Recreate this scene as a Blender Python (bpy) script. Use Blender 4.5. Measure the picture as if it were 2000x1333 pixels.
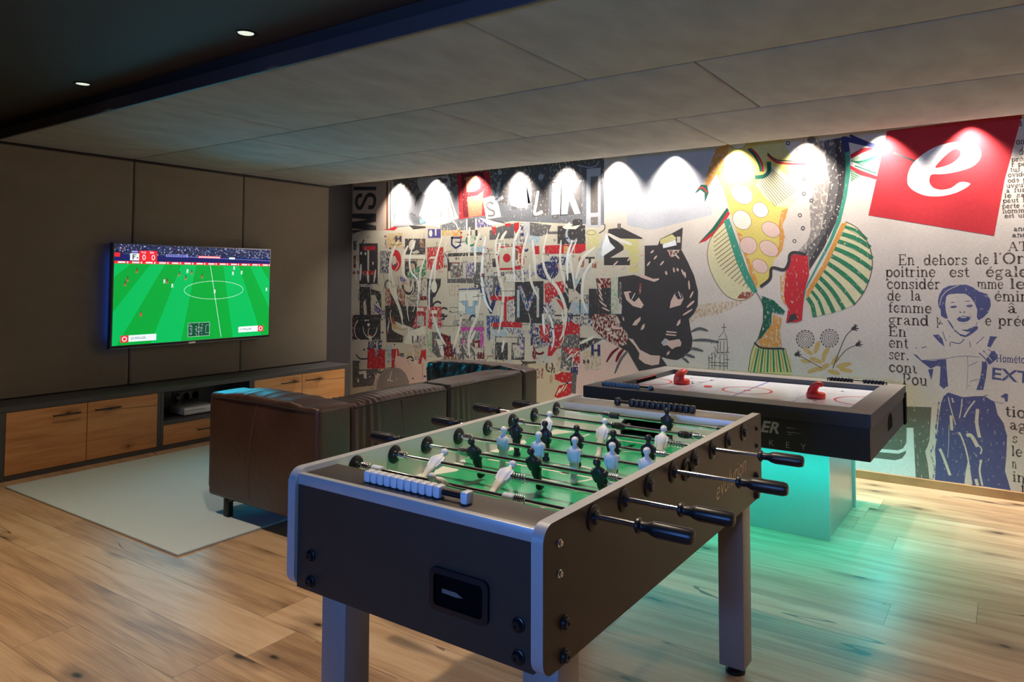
import bpy, bmesh, math, random
from mathutils import Vector, Matrix, noise
for _o in list(bpy.data.objects):
    bpy.data.objects.remove(_o)
S = bpy.context.scene
COL = S.collection
R = math.radians
# ------------------------------------------------------------------ camera, light, exposure
cam_d = bpy.data.cameras.new('camera')
cam = bpy.data.objects.new('camera', cam_d)
COL.objects.link(cam)
_f = Vector((-0.56841107, 0.82149702, 0.04529356)); _r = Vector((0.82242427, 0.56886435, 0.00341528)); _u = _r.cross(_f)
cam.matrix_world = Matrix(((_r.x, _u.x, -_f.x, 6.00737753), (_r.y, _u.y, -_f.y, -5.62097091), (_r.z, _u.z, -_f.z, 1.38973417), (0, 0, 0, 1)))
cam_d.sensor_width = 36.0
cam_d.lens = 1410.0717 / 2000 * 36
cam_d.shift_y = -185.833 / 2000
cam_d.clip_start = 0.05
S.camera = cam
S.view_settings.view_transform = 'Standard'
S.view_settings.look = 'None'
S.view_settings.exposure = 0.0
S.view_settings.gamma = 1.0
S.view_settings.use_curve_mapping = False
W = bpy.data.worlds.new('dim_room_air'); S.world = W
W.use_nodes = True
W.node_tree.nodes['Background'].inputs[0].default_value = (1.0, 0.86, 0.74, 1)
W.node_tree.nodes['Background'].inputs[1].default_value = 0.010
CEIL, SOF = 2.50, 2.364          # black ceiling height, underside of the fabric panels

def lamp(name, kind, loc, energy, color, rot=(0, 0, 0), **kw):
    d = bpy.data.lights.new(name, kind)
    d.energy = energy; d.color = color
    for k, v in kw.items(): setattr(d, k, v)
    o = bpy.data.objects.new(name, d); COL.objects.link(o)
    o.location = loc; o.rotation_euler = rot
    return o
WARM = (1.0, 0.80, 0.58)
# wall washers in the slot between the fabric panels and the mural
for i in range(16):
    lamp('mural_spot', 'SPOT', (0.66 + 0.514 * i, -0.09, 2.46), 106, (1.0, 0.925, 0.85), (R(5), 0, 0), spot_size=R(94), spot_blend=1.0, shadow_soft_size=0.02)
# recessed lamps of the black ceiling
for x, e in ((1.648, 60), (3.175, 60), (4.70, 110), (6.23, 18)):
    lamp('downlight_or_fill', 'SPOT', (x, -3.655, CEIL - 0.03), e, WARM, spot_size=R(100), spot_blend=0.9, shadow_soft_size=0.035)
for x, y, e in ((1.5, -4.9, 52), (3.0, -4.9, 62), (6.4, -4.0, 7)):  # unseen lamps added to brighten the floor, no fixtures built
    lamp('downlight_or_fill', 'SPOT', (x, y, CEIL - 0.03), e, (1.0, 0.75, 0.50), spot_size=R(80), spot_blend=0.9, shadow_soft_size=0.04)
# unseen lamp added on the right to light the right-facing sides
lamp('downlight_or_fill', 'SPOT', (7.6, -2.6, SOF - 0.02), 55, WARM, spot_size=R(140), spot_blend=0.6, shadow_soft_size=0.04)
# blue LED strip along the front wall, cold light of the television, turquoise LED strips below the hockey table
lamp('blue_led_strip', 'AREA', (5.1, -7.6, 1.5), 22, (0.13, 0.34, 1.0), (R(90), 0, 0), shape='RECTANGLE', size=1.4, size_y=0.25, spread=R(88))
lamp('television_glow', 'AREA', (0.112, -1.943, 1.24), 10, (0.0, 0.62, 1.0), (R(90), 0, R(-90)), shape='RECTANGLE', size=1.40, size_y=0.78, spread=R(122))
lamp('television_backlight', 'AREA', (0.042, -2.60, 1.24), 1.0, (0.01, 0.12, 1.0), (R(90), 0, R(90)), shape='RECTANGLE', size=0.1, size_y=0.7)
TEAL = (0.0, 0.86, 0.92)
# ------------------------------------------------------------------ helpers
def link(o): COL.objects.link(o); return o
def root(name, loc, label, cat, group=None):
    o = link(bpy.data.objects.new(name, None)); o.location = loc; o.empty_display_size = 0.05
    return tag(o, label, cat, group)
def tag(o, label, cat, group=None, kind=None):
    o['label'] = label; o['category'] = cat
    if group: o['group'] = group
    if kind: o['kind'] = kind
    return o
def base(parent):
    v = Vector((0, 0, 0))
    while parent is not None:
        v += parent.location; parent = parent.parent
    return v
def obj(name, bm, mats, parent=None, smooth=35, label=None, loc=None):
    """link the bmesh (world coordinates) as one mesh object; origin = its parent's base, or loc"""
    me = bpy.data.meshes.new(name)
    o = bpy.data.objects.new(name, me)
    off = base(parent)
    if loc is not None: o.location = Vector(loc) - off; off = Vector(loc)
    bmesh.ops.recalc_face_normals(bm, faces=bm.faces)
    bmesh.ops.translate(bm, verts=bm.verts, vec=-off)
    bm.to_mesh(me); bm.free()
    for m in (mats if isinstance(mats, (list, tuple)) else [mats]): me.materials.append(m)
    if smooth:
        for p in me.polygons: p.use_smooth = True
        try: me.set_sharp_from_angle(angle=R(smooth))
        except Exception: pass
    link(o)
    if parent is not None: o.parent = parent
    if label: o['label'] = label
    return o
def struct(name, bm, mats, smooth=0):
    o = obj(name, bm, mats, None, smooth); o['kind'] = 'structure'; return o
def NB(): return bmesh.new()
def box(bm, x0, x1, y0, y1, z0, z1, bev=0.0, seg=2, mi=0):
    n0 = len(bm.faces)
    t = bmesh.new()
    vs = [t.verts.new((x, y, z)) for x in (x0, x1) for y in (y0, y1) for z in (z0, z1)]
    for f in ((0, 1, 3, 2), (4, 6, 7, 5), (0, 4, 5, 1), (2, 3, 7, 6), (0, 2, 6, 4), (1, 5, 7, 3)): t.faces.new([vs[i] for i in f])
    bmesh.ops.recalc_face_normals(t, faces=t.faces)
    if bev > 0: bmesh.ops.bevel(t, geom=t.edges[:], offset=bev, segments=seg, profile=0.5, affect='EDGES')
    merge(bm, t, mi=mi)
def merge(bm, t, M=None, mi=None):
    mp = {}
    for v in t.verts: mp[v] = bm.verts.new(M @ v.co if M else v.co)
    for f in t.faces:
        try:
            g = bm.faces.new([mp[v] for v in f.verts]); g.material_index = f.material_index if mi is None else mi; g.smooth = f.smooth
        except ValueError: pass
    t.free()
def frame(axis):
    a = Vector(axis).normalized()
    b = a.cross(Vector((0, 0, 1)) if abs(a.z) < 0.9 else Vector((1, 0, 0))).normalized()
    return a, b, a.cross(b)
def lathe(bm, p, axis, prof, n=20, mi=0):
    """prof: list of (distance along the axis, radius)"""
    p = Vector(p); a, b, c = frame(axis); rings = []
    for h, r in prof:
        if r < 1e-6: rings.append([bm.verts.new(p + a * h)])
        else: rings.append([bm.verts.new(p + a * h + (b * math.cos(2 * math.pi * i / n) + c * math.sin(2 * math.pi * i / n)) * r) for i in range(n)])
    for A, B in zip(rings, rings[1:]):
        for i in range(n):
            j = (i + 1) % n
            q = [A[0], B[i], B[j]] if len(A) == 1 else [A[i], A[j], B[0]] if len(B) == 1 else [A[i], A[j], B[j], B[i]]
            if len(A) == 1 and len(B) == 1: continue
            f = bm.faces.new(q); f.material_index = mi
    for k in (0, -1):
        if len(rings[k]) > 1: f = bm.faces.new(rings[k]); f.material_index = mi
def cyl(bm, p0, p1, r, n=16, mi=0, bev=0.0):
    p0 = Vector(p0); d = Vector(p1) - p0; L = d.length
    pr = [(0, r), (L, r)] if not bev else [(0, r - bev), (bev, r), (L - bev, r), (L, r - bev)]
    lathe(bm, p0, d, pr, n, mi)
def tube(bm, pts, r, n=8, mi=0, closed=False):
    pts = [Vector(p) for p in pts]; rings = []; N = len(pts)
    for i, p in enumerate(pts):
        d = (pts[(i + 1) % N] - pts[i - 1]) if closed or 0 < i < N - 1 else (pts[1] - p if i == 0 else p - pts[-2])
        a, b, c = frame(d)
        rings.append([bm.verts.new(p + (b * math.cos(2 * math.pi * k / n) + c * math.sin(2 * math.pi * k / n)) * r) for k in range(n)])
    for i in range(N if closed else N - 1):
        A, B = rings[i], rings[(i + 1) % N]
        for k in range(n):
            j = (k + 1) % n
            f = bm.faces.new((A[k], A[j], B[j], B[k])); f.material_index = mi
    if not closed:
        bm.faces.new(rings[0]); bm.faces.new(rings[-1])
def extrude(bm, poly, fn, d0, d1, mi=0, side_mi=None, cap0=None):
    """poly of (a, b); fn(a, b, d) -> point; prism between d0 and d1"""
    A = [bm.verts.new(fn(a, b, d0)) for a, b in poly]; B = [bm.verts.new(fn(a, b, d1)) for a, b in poly]
    f = bm.faces.new(A); f.material_index = mi if cap0 is None else cap0
    f = bm.faces.new(B[::-1]); f.material_index = mi
    for i in range(len(poly)):
        j = (i + 1) % len(poly)
        f = bm.faces.new((A[i], B[i], B[j], A[j])); f.material_index = mi if side_mi is None else side_mi
def rrect(a0, a1, b0, b1, r, n=6):
    rs = r if isinstance(r, (list, tuple)) else (r, r, r, r)
    out = []
    for (ca, cb, t0, q) in ((a1, b1, 0, rs[0]), (a0, b1, 90, rs[1]), (a0, b0, 180, rs[2]), (a1, b0, 270, rs[3])):
        sa = -1 if ca == a1 else 1; sb = -1 if cb == b1 else 1
        if q <= 0: out.append((ca, cb)); continue
        for k in range(n + 1):
            t = R(t0 + 90 * k / n); out.append((ca + sa * q + q * math.cos(t), cb + sb * q + q * math.sin(t)))
    return out
def puff(x0, x1, y0, y1, z0, z1, r=0.05, bulge=(0, 0, 0), nx=14, ny=14, nz=12, disp=None):
    """upholstered block: rounded box with swollen faces and an optional displacement"""
    bm = bmesh.new()
    c = Vector(((x0 + x1) / 2, (y0 + y1) / 2, (z0 + z1) / 2)); h = Vector(((x1 - x0) / 2, (y1 - y0) / 2, (z1 - z0) / 2))
    def pos(u, v, w):
        p = Vector((u * h.x, v * h.y, w * h.z)); q = Vector([max(-h[i] + r, min(h[i] - r, p[i])) for i in range(3)])
        d = p - q
        if d.length > 1e-9: p = q + d.normalized() * r
        for i, (s, a, b) in enumerate(((u, v, w), (v, u, w), (w, u, v))):
            p[i] += bulge[i] * s * (1 - a * a) * (1 - b * b)
        p += c
        return disp(p, (u, v, w)) if disp else p
    cache = {}
    def vert(u, v, w):
        k = (round(u, 5), round(v, 5), round(w, 5))
        if k not in cache: cache[k] = bm.verts.new(pos(u, v, w))
        return cache[k]
    def knots(n, hh):
        k = []
        e = min(0.45, r / hh)
        inner = [-1 + e + (2 - 2 * e) * i / n for i in range(n + 1)]
        edge = [-1 + e * (1 - math.cos(R(a))) for a in (0, 20, 40, 60, 78)]
        return edge + inner + [-a for a in edge[::-1]]
    ku, kv, kw = knots(nx, h.x), knots(ny, h.y), knots(nz, h.z)
    for A, B, fn in ((ku, kv, lambda a, b, s: (a, b, s)), (ku, kw, lambda a, b, s: (a, s, b)), (kv, kw, lambda a, b, s: (s, a, b))):
        for s in (-1, 1):
            for i in range(len(A) - 1):
                for j in range(len(B) - 1):
                    try: bm.faces.new([vert(*fn(a, b, s)) for a, b in ((A[i], B[j]), (A[i + 1], B[j]), (A[i + 1], B[j + 1]), (A[i], B[j + 1]))])
                    except ValueError: pass
    return bm
def loft(bm, secs, n=14, mi=0, e=2.6, M=None):
    """secs: (z, cx, cy, rx, ry) superellipse rings"""
    rings = []
    for z, cx, cy, rx, ry in secs:
        ring = []
        for k in range(n):
            t = 2 * math.pi * k / n; ct, st = math.cos(t), math.sin(t)
            p = Vector((cx + rx * abs(ct) ** (2 / e) * (1 if ct >= 0 else -1), cy + ry * abs(st) ** (2 / e) * (1 if st >= 0 else -1), z))
            ring.append(bm.verts.new(M @ p if M else p))
        rings.append(ring)
    for A, B in zip(rings, rings[1:]):
        for k in range(n):
            f = bm.faces.new((A[k], A[(k + 1) % n], B[(k + 1) % n], B[k])); f.material_index = mi
    for q in (rings[0], rings[-1]):
        f = bm.faces.new(q); f.material_index = mi
def sphere(bm, c, r, n=12, mi=0, sc=(1, 1, 1)):
    t = bmesh.new(); bmesh.ops.create_uvsphere(t, u_segments=n, v_segments=max(6, n * 2 // 3), radius=r)
    merge(bm, t, Matrix.Translation(c) @ Matrix.Diagonal((*sc, 1)), mi)
def text_bm(s, size, M, mi=0, depth=0.0004, shear=0.0, offset=0.0, spacing=1.0, align='LEFT'):
    """lettering as mesh, in the plane given by M (local x = reading direction, y = up)"""
    cu = bpy.data.curves.new('lettering', 'FONT'); cu.body = s; cu.size = size; cu.extrude = depth; cu.shear = shear; cu.offset = offset
    cu.space_character = spacing; cu.align_x = align; cu.resolution_u = 3
    o = bpy.data.objects.new('lettering', cu); COL.objects.link(o)
    dg = bpy.context.evaluated_depsgraph_get()
    me = bpy.data.meshes.new_from_object(o.evaluated_get(dg))
    t = bmesh.new(); t.from_mesh(me); bmesh.ops.transform(t, matrix=M, verts=t.verts)
    for f in t.faces: f.material_index = mi
    bpy.data.objects.remove(o); bpy.data.curves.remove(cu); bpy.data.meshes.remove(me)
    return t
def plane_M(o, x, y):
    x = Vector(x).normalized(); y = Vector(y).normalized(); z = x.cross(y)
    return Matrix(((x.x, y.x, z.x, o[0]), (x.y, y.y, z.y, o[1]), (x.z, y.z, z.z, o[2]), (0, 0, 0, 1)))
def copy_tree(o, parent=None):
    c = o.copy(); COL.objects.link(c); c.parent = parent
    for ch in o.children: copy_tree(ch, c)
    return c

# ------------------------------------------------------------------ materials
def srgb(r, g, b): return tuple(((c / 255) / 12.92 if c <= 10 else ((c / 255 + 0.055) / 1.055) ** 2.4) for c in (r, g, b)) + (1,)
def mat(name, col, rough=0.5, metal=0.0, spec=0.5, var=0.0, vscale=8.0, bump=0.0, bscale=60.0, emit=None, coat=0.0, stretch=(1, 1, 1), bstretch=None, rvar=0.0):
    m = bpy.data.materials.new(name); m.use_nodes = True; nt = m.node_tree; N = nt.nodes; L = nt.links
    b = N['Principled BSDF']
    b.inputs['Base Color'].default_value = col if len(col) == 4 else (*col, 1)
    b.inputs['Roughness'].default_value = rough; b.inputs['Metallic'].default_value = metal
    b.inputs['Specular IOR Level'].default_value = spec
    b.inputs['Coat Weight'].default_value = coat
    if emit: b.inputs['Emission Color'].default_value = b.inputs['Base Color'].default_value; b.inputs['Emission Strength'].default_value = emit
    tc = N.new('ShaderNodeTexCoord')
    def noise_node(sc, st, det=5.0):
        mp = N.new('ShaderNodeMapping'); mp.inputs['Scale'].default_value = st; L.new(tc.outputs['Object'], mp.inputs[0])
        n = N.new('ShaderNodeTexNoise'); n.inputs['Scale'].default_value = sc; n.inputs['Detail'].default_value = det; L.new(mp.outputs[0], n.inputs[0])
        return n
    n = noise_node(vscale, stretch)
    mr = N.new('ShaderNodeMapRange'); mr.inputs[1].default_value = 0.25; mr.inputs[2].default_value = 0.75
    mr.inputs[3].default_value = 1 - max(var, 0.02); mr.inputs[4].default_value = 1 + max(var, 0.02); L.new(n.outputs[0], mr.inputs[0])
    mx = N.new('ShaderNodeMix'); mx.data_type = 'RGBA'; mx.blend_type = 'MULTIPLY'; mx.inputs[0].default_value = 1
    mx.inputs[6].default_value = b.inputs['Base Color'].default_value; L.new(mr.outputs[0], mx.inputs[7]); L.new(mx.outputs[2], b.inputs['Base Color'])
    if rvar:
        q = N.new('ShaderNodeMapRange'); q.inputs[1].default_value = 0.3; q.inputs[2].default_value = 0.7; q.inputs[3].default_value = rough - rvar; q.inputs[4].default_value = rough + rvar
        L.new(n.outputs[0], q.inputs[0]); L.new(q.outputs[0], b.inputs['Roughness'])
    if bump:
        n2 = noise_node(bscale, bstretch or (1, 1, 1), 6.0)
        bp = N.new('ShaderNodeBump'); bp.inputs['Strength'].default_value = bump; bp.inputs['Distance'].default_value = 0.01
        L.new(n2.outputs[0], bp.inputs['Height']); L.new(bp.outputs[0], b.inputs['Normal'])
    return m
def wood(name, axis, dark, mid, light, planks=None, rough=0.42, gscale=1.0, knots=1.0):
    """oak: grain along axis (0 = X, 1 = Y); planks = (width, length) lays boards with random tone"""
    m = bpy.data.materials.new(name); m.use_nodes = True; nt = m.node_tree; N = nt.nodes; L = nt.links
    b = N['Principled BSDF']; b.inputs['Specular IOR Level'].default_value = 0.45
    tc = N.new('ShaderNodeTexCoord'); sp = N.new('ShaderNodeSeparateXYZ'); L.new(tc.outputs['Object'], sp.inputs[0])
    def M(op, a, bb=None, c=None):
        n = N.new('ShaderNodeMath'); n.operation = op
        for i, v in enumerate((a, bb, c)):
            if v is None: continue
            if isinstance(v, (int, float)): n.inputs[i].default_value = v
            else: L.new(v, n.inputs[i])
        return n.outputs[0]
    if axis == 0: along, across = sp.outputs[0], sp.outputs[1]
    else: along, across = sp.outputs[1], sp.outputs[2]
    joint = None; tone = None
    if planks:
        w, ln = planks
        row = M('FLOOR', M('DIVIDE', across, w)); 
        wn = N.new('ShaderNodeTexWhiteNoise'); wn.noise_dimensions = '1D'; L.new(row, wn.inputs['W'])
        sh = M('ADD', along, M('MULTIPLY', wn.outputs[0], 7.3))
        colm = M('FLOOR', M('DIVIDE', sh, ln))
        cb = N.new('ShaderNodeCombineXYZ'); L.new(row, cb.inputs[0]); L.new(colm, cb.inputs[1])
        w2 = N.new('ShaderNodeTexWhiteNoise'); w2.noise_dimensions = '2D'; L.new(cb.outputs[0], w2.inputs['Vector'])
        tone = w2.outputs[0]
        fa = M('ABSOLUTE', M('SUBTRACT', M('FRACT', M('DIVIDE', across, w)), 0.5)); fl = M('ABSOLUTE', M('SUBTRACT', M('FRACT', M('DIVIDE', sh, ln)), 0.5))
        joint = M('MAXIMUM', M('GREATER_THAN', fa, 0.5 - 0.0011 / w), M('GREATER_THAN', fl, 0.5 - 0.0011 / ln))
        shift = M('MULTIPLY', tone, 37.0)
    else: shift = 0.0
    cv = N.new('ShaderNodeCombineXYZ'); L.new(M('ADD', along, shift), cv.inputs[0]); L.new(across, cv.inputs[1]); L.new(M('MULTIPLY', tone, 11.0) if tone else sp.outputs[0 if axis else 2], cv.inputs[2])
    def nz(scale, st, det=4.0, dist=0.0):
        mp = N.new('ShaderNodeMapping'); mp.inputs['Scale'].default_value = st; L.new(cv.outputs[0], mp.inputs[0])
        n = N.new('ShaderNodeTexNoise'); n.inputs['Scale'].default_value = scale; n.inputs['Detail'].default_value = det; n.inputs['Distortion'].default_value = dist; L.new(mp.outputs[0], n.inputs[0]); return n.outputs[0]
    g1 = nz(2.2 * gscale, (0.55, 6.0, 1), 6, 1.1); g2 = nz(7.0 * gscale, (0.7, 22.0, 1), 5, 0.4); blot = nz(1.3, (1, 2.2, 1), 3)
    f = M('ADD', M('MULTIPLY', g1, 0.62), M('MULTIPLY', g2, 0.38))
    if tone: f = M('ADD', f, M('MULTIPLY', M('SUBTRACT', tone, 0.5), 0.20))
    f = M('ADD', f, M('MULTIPLY', M('SUBTRACT', blot, 0.5), 0.35))
    rp = N.new('ShaderNodeValToRGB'); e = rp.color_ramp.elements
    e[0].position = 0.24; e[0].color = dark; e[1].position = 0.78; e[1].color = light
    k = e.new(0.50); k.color = mid
    L.new(f, rp.inputs[0]); col = rp.outputs[0]
    def mul(c, fac, to):
        x = N.new('ShaderNodeMix'); x.data_type = 'RGBA'; L.new(fac, x.inputs[0]); L.new(c, x.inputs[6]); x.inputs[7].default_value = to; return x.outputs[2]
    if knots:
        mp = N.new('ShaderNodeMapping'); mp.inputs['Scale'].default_value = (1.15 * knots, 2.9 * knots, 1); L.new(cv.outputs[0], mp.inputs[0])
        nd = N.new('ShaderNodeTexNoise'); nd.inputs['Scale'].default_value = 5; L.new(cv.outputs[0], nd.inputs[0])
        va = N.new('ShaderNodeVectorMath'); va.operation = 'MULTIPLY_ADD'; L.new(nd.outputs['Color'], va.inputs[0]); va.inputs[1].default_value = (0.22, 0.22, 0); L.new(mp.outputs[0], va.inputs[2])
        vo = N.new('ShaderNodeTexVoronoi'); vo.inputs['Scale'].default_value = 1.15; vo.voronoi_dimensions = '2D'; L.new(va.outputs[0], vo.inputs[0])
        d = vo.outputs['Distance']
        ring = N.new('ShaderNodeMapRange'); ring.inputs[1].default_value = 0.03; ring.inputs[2].default_value = 0.20; ring.inputs[3].default_value = 0.75; ring.inputs[4].default_value = 0.0; L.new(d, ring.inputs[0])
        core = N.new('ShaderNodeMapRange'); core.inputs[1].default_value = 0.018; core.inputs[2].default_value = 0.05; core.inputs[3].default_value = 1.0; core.inputs[4].default_value = 0.0; L.new(d, core.inputs[0])
        pick = M('GREATER_THAN', N_sep(N, L, vo.outputs['Color']), 0.42)
        col = mul(col, M('MULTIPLY', ring.outputs[0], pick), tuple(c * 0.62 for c in dark[:3]) + (1,))
        col = mul(col, M('MULTIPLY', core.outputs[0], pick), tuple(c * 0.16 for c in dark[:3]) + (1,))
        crk = nz(1.3, (0.22, 3.4, 1), 2, 0.3)
        cr = M('LESS_THAN', M('ABSOLUTE', M('SUBTRACT', crk, 0.5)), 0.0021)
        cm = M('GREATER_THAN', nz(1.1, (0.8, 1.4, 1), 1), 0.54)
        col = mul(col, M('MULTIPLY', M('MULTIPLY', cr, cm), 0.85), tuple(c * 0.25 for c in dark[:3]) + (1,))
    if joint: col = mul(col, M('MULTIPLY', joint, 0.75), tuple(c * 0.2 for c in dark[:3]) + (1,))
    L.new(col, b.inputs['Base Color'])
    rr = N.new('ShaderNodeMapRange'); rr.inputs[3].default_value = rough + 0.10; rr.inputs[4].default_value = rough - 0.06; L.new(g2, rr.inputs[0]); L.new(rr.outputs[0], b.inputs['Roughness'])
    bp = N.new('ShaderNodeBump'); bp.inputs['Strength'].default_value = 0.12; bp.inputs['Distance'].default_value = 0.004
    L.new(M('SUBTRACT', g2, M('MULTIPLY', joint, 0.8)) if joint else g2, bp.inputs['Height']); L.new(bp.outputs[0], b.inputs['Normal'])
    return m
def N_sep(N, L, c):
    s = N.new('ShaderNodeSeparateColor'); L.new(c, s.inputs[0]); return s.outputs[0]

M_floor = wood('oak_floor', 0, srgb(134, 102, 72), srgb(184, 150, 113), srgb(208, 180, 146), planks=(0.232, 1.85), rough=0.40)
M_oak = wood('oak_front', 1, srgb(140, 90, 48), srgb(186, 128, 74), srgb(208, 156, 98), rough=0.5, gscale=1.2, knots=1.7)
M_base = wood('oak_skirting', 0, srgb(150, 104, 64), srgb(190, 140, 92), srgb(208, 160, 110), rough=0.5, knots=0)
M_ceil = mat('black_ceiling_paint', srgb(58, 54, 52), 0.75, var=0.06, vscale=3)
M_wall = mat('dark_grey_wall_paint', srgb(66, 64, 66), 0.75, var=0.08, vscale=5, bump=0.05, bscale=90)
M_far = mat('warm_grey_wall_paint', srgb(120, 112, 104), 0.8, var=0.05)
M_wfab = mat('taupe_wall_fabric', srgb(128, 118, 102), 0.95, spec=0.15, var=0.05, vscale=3, bump=0.15, bscale=420, stretch=(1, 1, 2.5))
M_cfab = mat('grey_suede_fabric', srgb(160, 157, 152), 0.95, spec=0.15, var=0.15, vscale=2.6, bump=0.12, bscale=300, stretch=(2.2, 1, 1))
M_fascia = mat('graphite_fascia', srgb(70, 68, 72), 0.6, var=0.04)
M_graph = mat('graphite_laminate', srgb(66, 64, 63), 0.55, var=0.05, vscale=20)
M_black = mat('black_plastic', srgb(22, 22, 24), 0.38, var=0.05, vscale=40)
M_mblack = mat('matt_black_metal', srgb(28, 27, 27), 0.45, metal=0.3)
M_blackh = mat('deep_black_recess', srgb(8, 8, 9), 0.8, spec=0.05)
M_rug = mat('pale_grey_woven_wool', srgb(204, 217, 216), 0.98, spec=0.1, var=0.20, vscale=170, bump=0.6, bscale=260, stretch=(1, 2.6, 1))
M_leather = mat('dark_brown_leather', srgb(70, 45, 33), 0.40, spec=0.7, var=0.22, vscale=5, bump=0.22, bscale=30, rvar=0.06)
M_seam = mat('leather_seam', srgb(34, 24, 20), 0.6)
M_seaml = mat('leather_stitch', srgb(104, 76, 60), 0.55)
M_chrome = mat('chrome', (0.82, 0.82, 0.84), 0.10, metal=1.0)
M_alu = mat('silver_edging', srgb(176, 176, 176), 0.42, metal=0.25, var=0.03, vscale=30)
M_leg = mat('silver_grey_leg_paint', srgb(150, 146, 142), 0.45, metal=0.25, var=0.03)
M_tabk = mat('dark_brown_laminate', srgb(56, 45, 36), 0.45, var=0.05, vscale=30, bump=0.04, bscale=400)
M_inner = mat('pale_grey_inner_side', srgb(214, 218, 210), 0.35, var=0.02)
M_wplay = mat('white_player_plastic', srgb(214, 214, 212), 0.5)
M_bplay = mat('black_player_plastic', srgb(26, 26, 28), 0.42)
M_bead = mat('white_bead_plastic', srgb(206, 210, 214), 0.45)
M_bbead = mat('black_bead_plastic', srgb(26, 28, 32), 0.4)
M_field = mat('green_playfield', srgb(34, 166, 112), 0.28, var=0.03, coat=0.08)
M_fline = mat('white_field_marking', srgb(224, 228, 222), 0.28, coat=0.08)
M_script = mat('pale_gold_lettering', srgb(205, 180, 150), 0.5)
M_hbody = mat('black_hockey_side', srgb(40, 40, 42), 0.5, var=0.05)
M_hlip = mat('dark_rail_edge', srgb(54, 53, 54), 0.45)
M_hrim = mat('dark_grey_hockey_rail', srgb(110, 104, 98), 0.42, var=0.04)
M_rink = mat('white_rink_laminate', srgb(226, 226, 230), 0.16, var=0.02, coat=0.3)
M_rred = mat('red_rink_line', srgb(214, 60, 66), 0.2)
M_rblue = mat('blue_rink_line', srgb(70, 80, 170), 0.2)
M_lgrey = mat('grey_rink_print', srgb(206, 206, 212), 0.2)
M_logo = mat('silver_lettering', srgb(180, 180, 182), 0.4)
M_red = mat('red_plastic', srgb(228, 46, 34), 0.42)
M_ped = mat('brushed_metal_cladding', srgb(176, 176, 174), 0.30, metal=0.75, var=0.04, vscale=30)
M_pedf = mat('light_grey_front_panel', srgb(166, 178, 160), 0.42, metal=0.1, var=0.03)
M_wht = mat('white_plastic', srgb(205, 203, 200), 0.45)
M_slotg = mat('dark_slot', srgb(30, 28, 28), 0.6)
M_cable = mat('grey_cable', srgb(150, 150, 150), 0.5)
def emis(name, col, s=1.0): return mat(name, col, 0.5, emit=s, spec=0.2)
M_lens = emis('lit_lamp_lens', srgb(225, 232, 214), 1.0)
# ------------------------------------------------------------------ the room
XR, YF = 8.6, -8.0
bm = NB(); box(bm, -0.06, XR, YF, 0, -0.05, 0); struct('floor', bm, M_floor)
bm = NB(); box(bm, -0.16, -0.06, YF, 0.1, -0.05, CEIL + 0.1); struct('wall_left', bm, M_wall)
bm = NB(); box(bm, -0.06, XR, 0.0, 0.1, -0.05, CEIL + 0.1); struct('wall_back', bm, M_wall)
bm = NB(); box(bm, XR, XR + 0.1, YF, 0.1, -0.05, CEIL + 0.1); struct('wall_right', bm, M_far)
bm = NB(); box(bm, -0.16, XR + 0.1, YF - 0.1, YF, -0.05, CEIL + 0.1); struct('wall_front', bm, M_far)
bm = NB(); box(bm, -0.06, XR, YF, 0, CEIL, CEIL + 0.1); struct('ceiling', bm, M_ceil)
bm = NB(); box(bm, -0.06, XR, -3.49, -0.39, SOF + 0.066, CEIL); struct('trim_2', bm, M_ceil)     # backing the fabric panels hang from
bm = NB(); box(bm, -0.06, XR, -0.016, 0, 0, 0.056, 0.003); struct('baseboard_back', bm, M_base)
bm = NB(); box(bm, -0.02, XR - 0.02, -3.515, -3.496, SOF + 0.004, 2.437, 0.002); struct('trim_1', bm, M_fascia)      # fascia along the front of the fabric panels

def fabric_panel(name, x0, x1, y0, y1, z0, z1, m, bulge, r, n):
    return obj(name, puff(x0, x1, y0, y1, z0, z1, r, bulge, *n), m, loc=((x0 + x1) / 2, (y0 + y1) / 2, z0))
# fabric ceiling panels, three rows
rows = ((-3.494, -2.487, (-0.02, 2.073, 4.29, 6.50, XR - 0.02), 'front row'),
        (-2.483, -1.438, (-0.02, 1.575, 3.228, 4.838, 6.45, XR - 0.02), 'middle row'),
        (-1.434, -0.38, (-0.02, 2.157, 4.313, 6.46, XR - 0.02), 'back row'))
place = {0: 'at the tv wall', 1: 'second from the tv wall', 2: 'third from the tv wall', 3: 'fourth from the tv wall', 4: 'fifth from the tv wall'}
for y0, y1, xs, rn in rows:
    for i in range(len(xs) - 1):
        o = fabric_panel('padded_panel', xs[i] + 0.002, xs[i + 1] - 0.002, y0, y1, SOF + 0.013, SOF + 0.042, M_cfab, (0, 0, 0.021), 0.014, (14, 12, 1))
        tag(o, 'grey suede ceiling panel in the %s, %s' % (rn, place[i]), 'padded panel', 'padded suede panels on the ceiling')
# upholstered panels behind the television
for y0, y1, l in ((-3.53, -2.487, 'tall taupe fabric wall panel left of the television'), (-2.483, -1.438, 'tall taupe fabric wall panel directly behind the television'), (-1.434, -0.385, 'tall taupe fabric wall panel right of the television, next to the mural')):
    o = fabric_panel('padded_panel', -0.052, -0.003, y0, y1, 0.5015, SOF - 0.003, M_wfab, (0.005, 0, 0), 0.016, (1, 8, 10))
    tag(o, l, 'padded panel', 'padded fabric panels on the tv wall')
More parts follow.
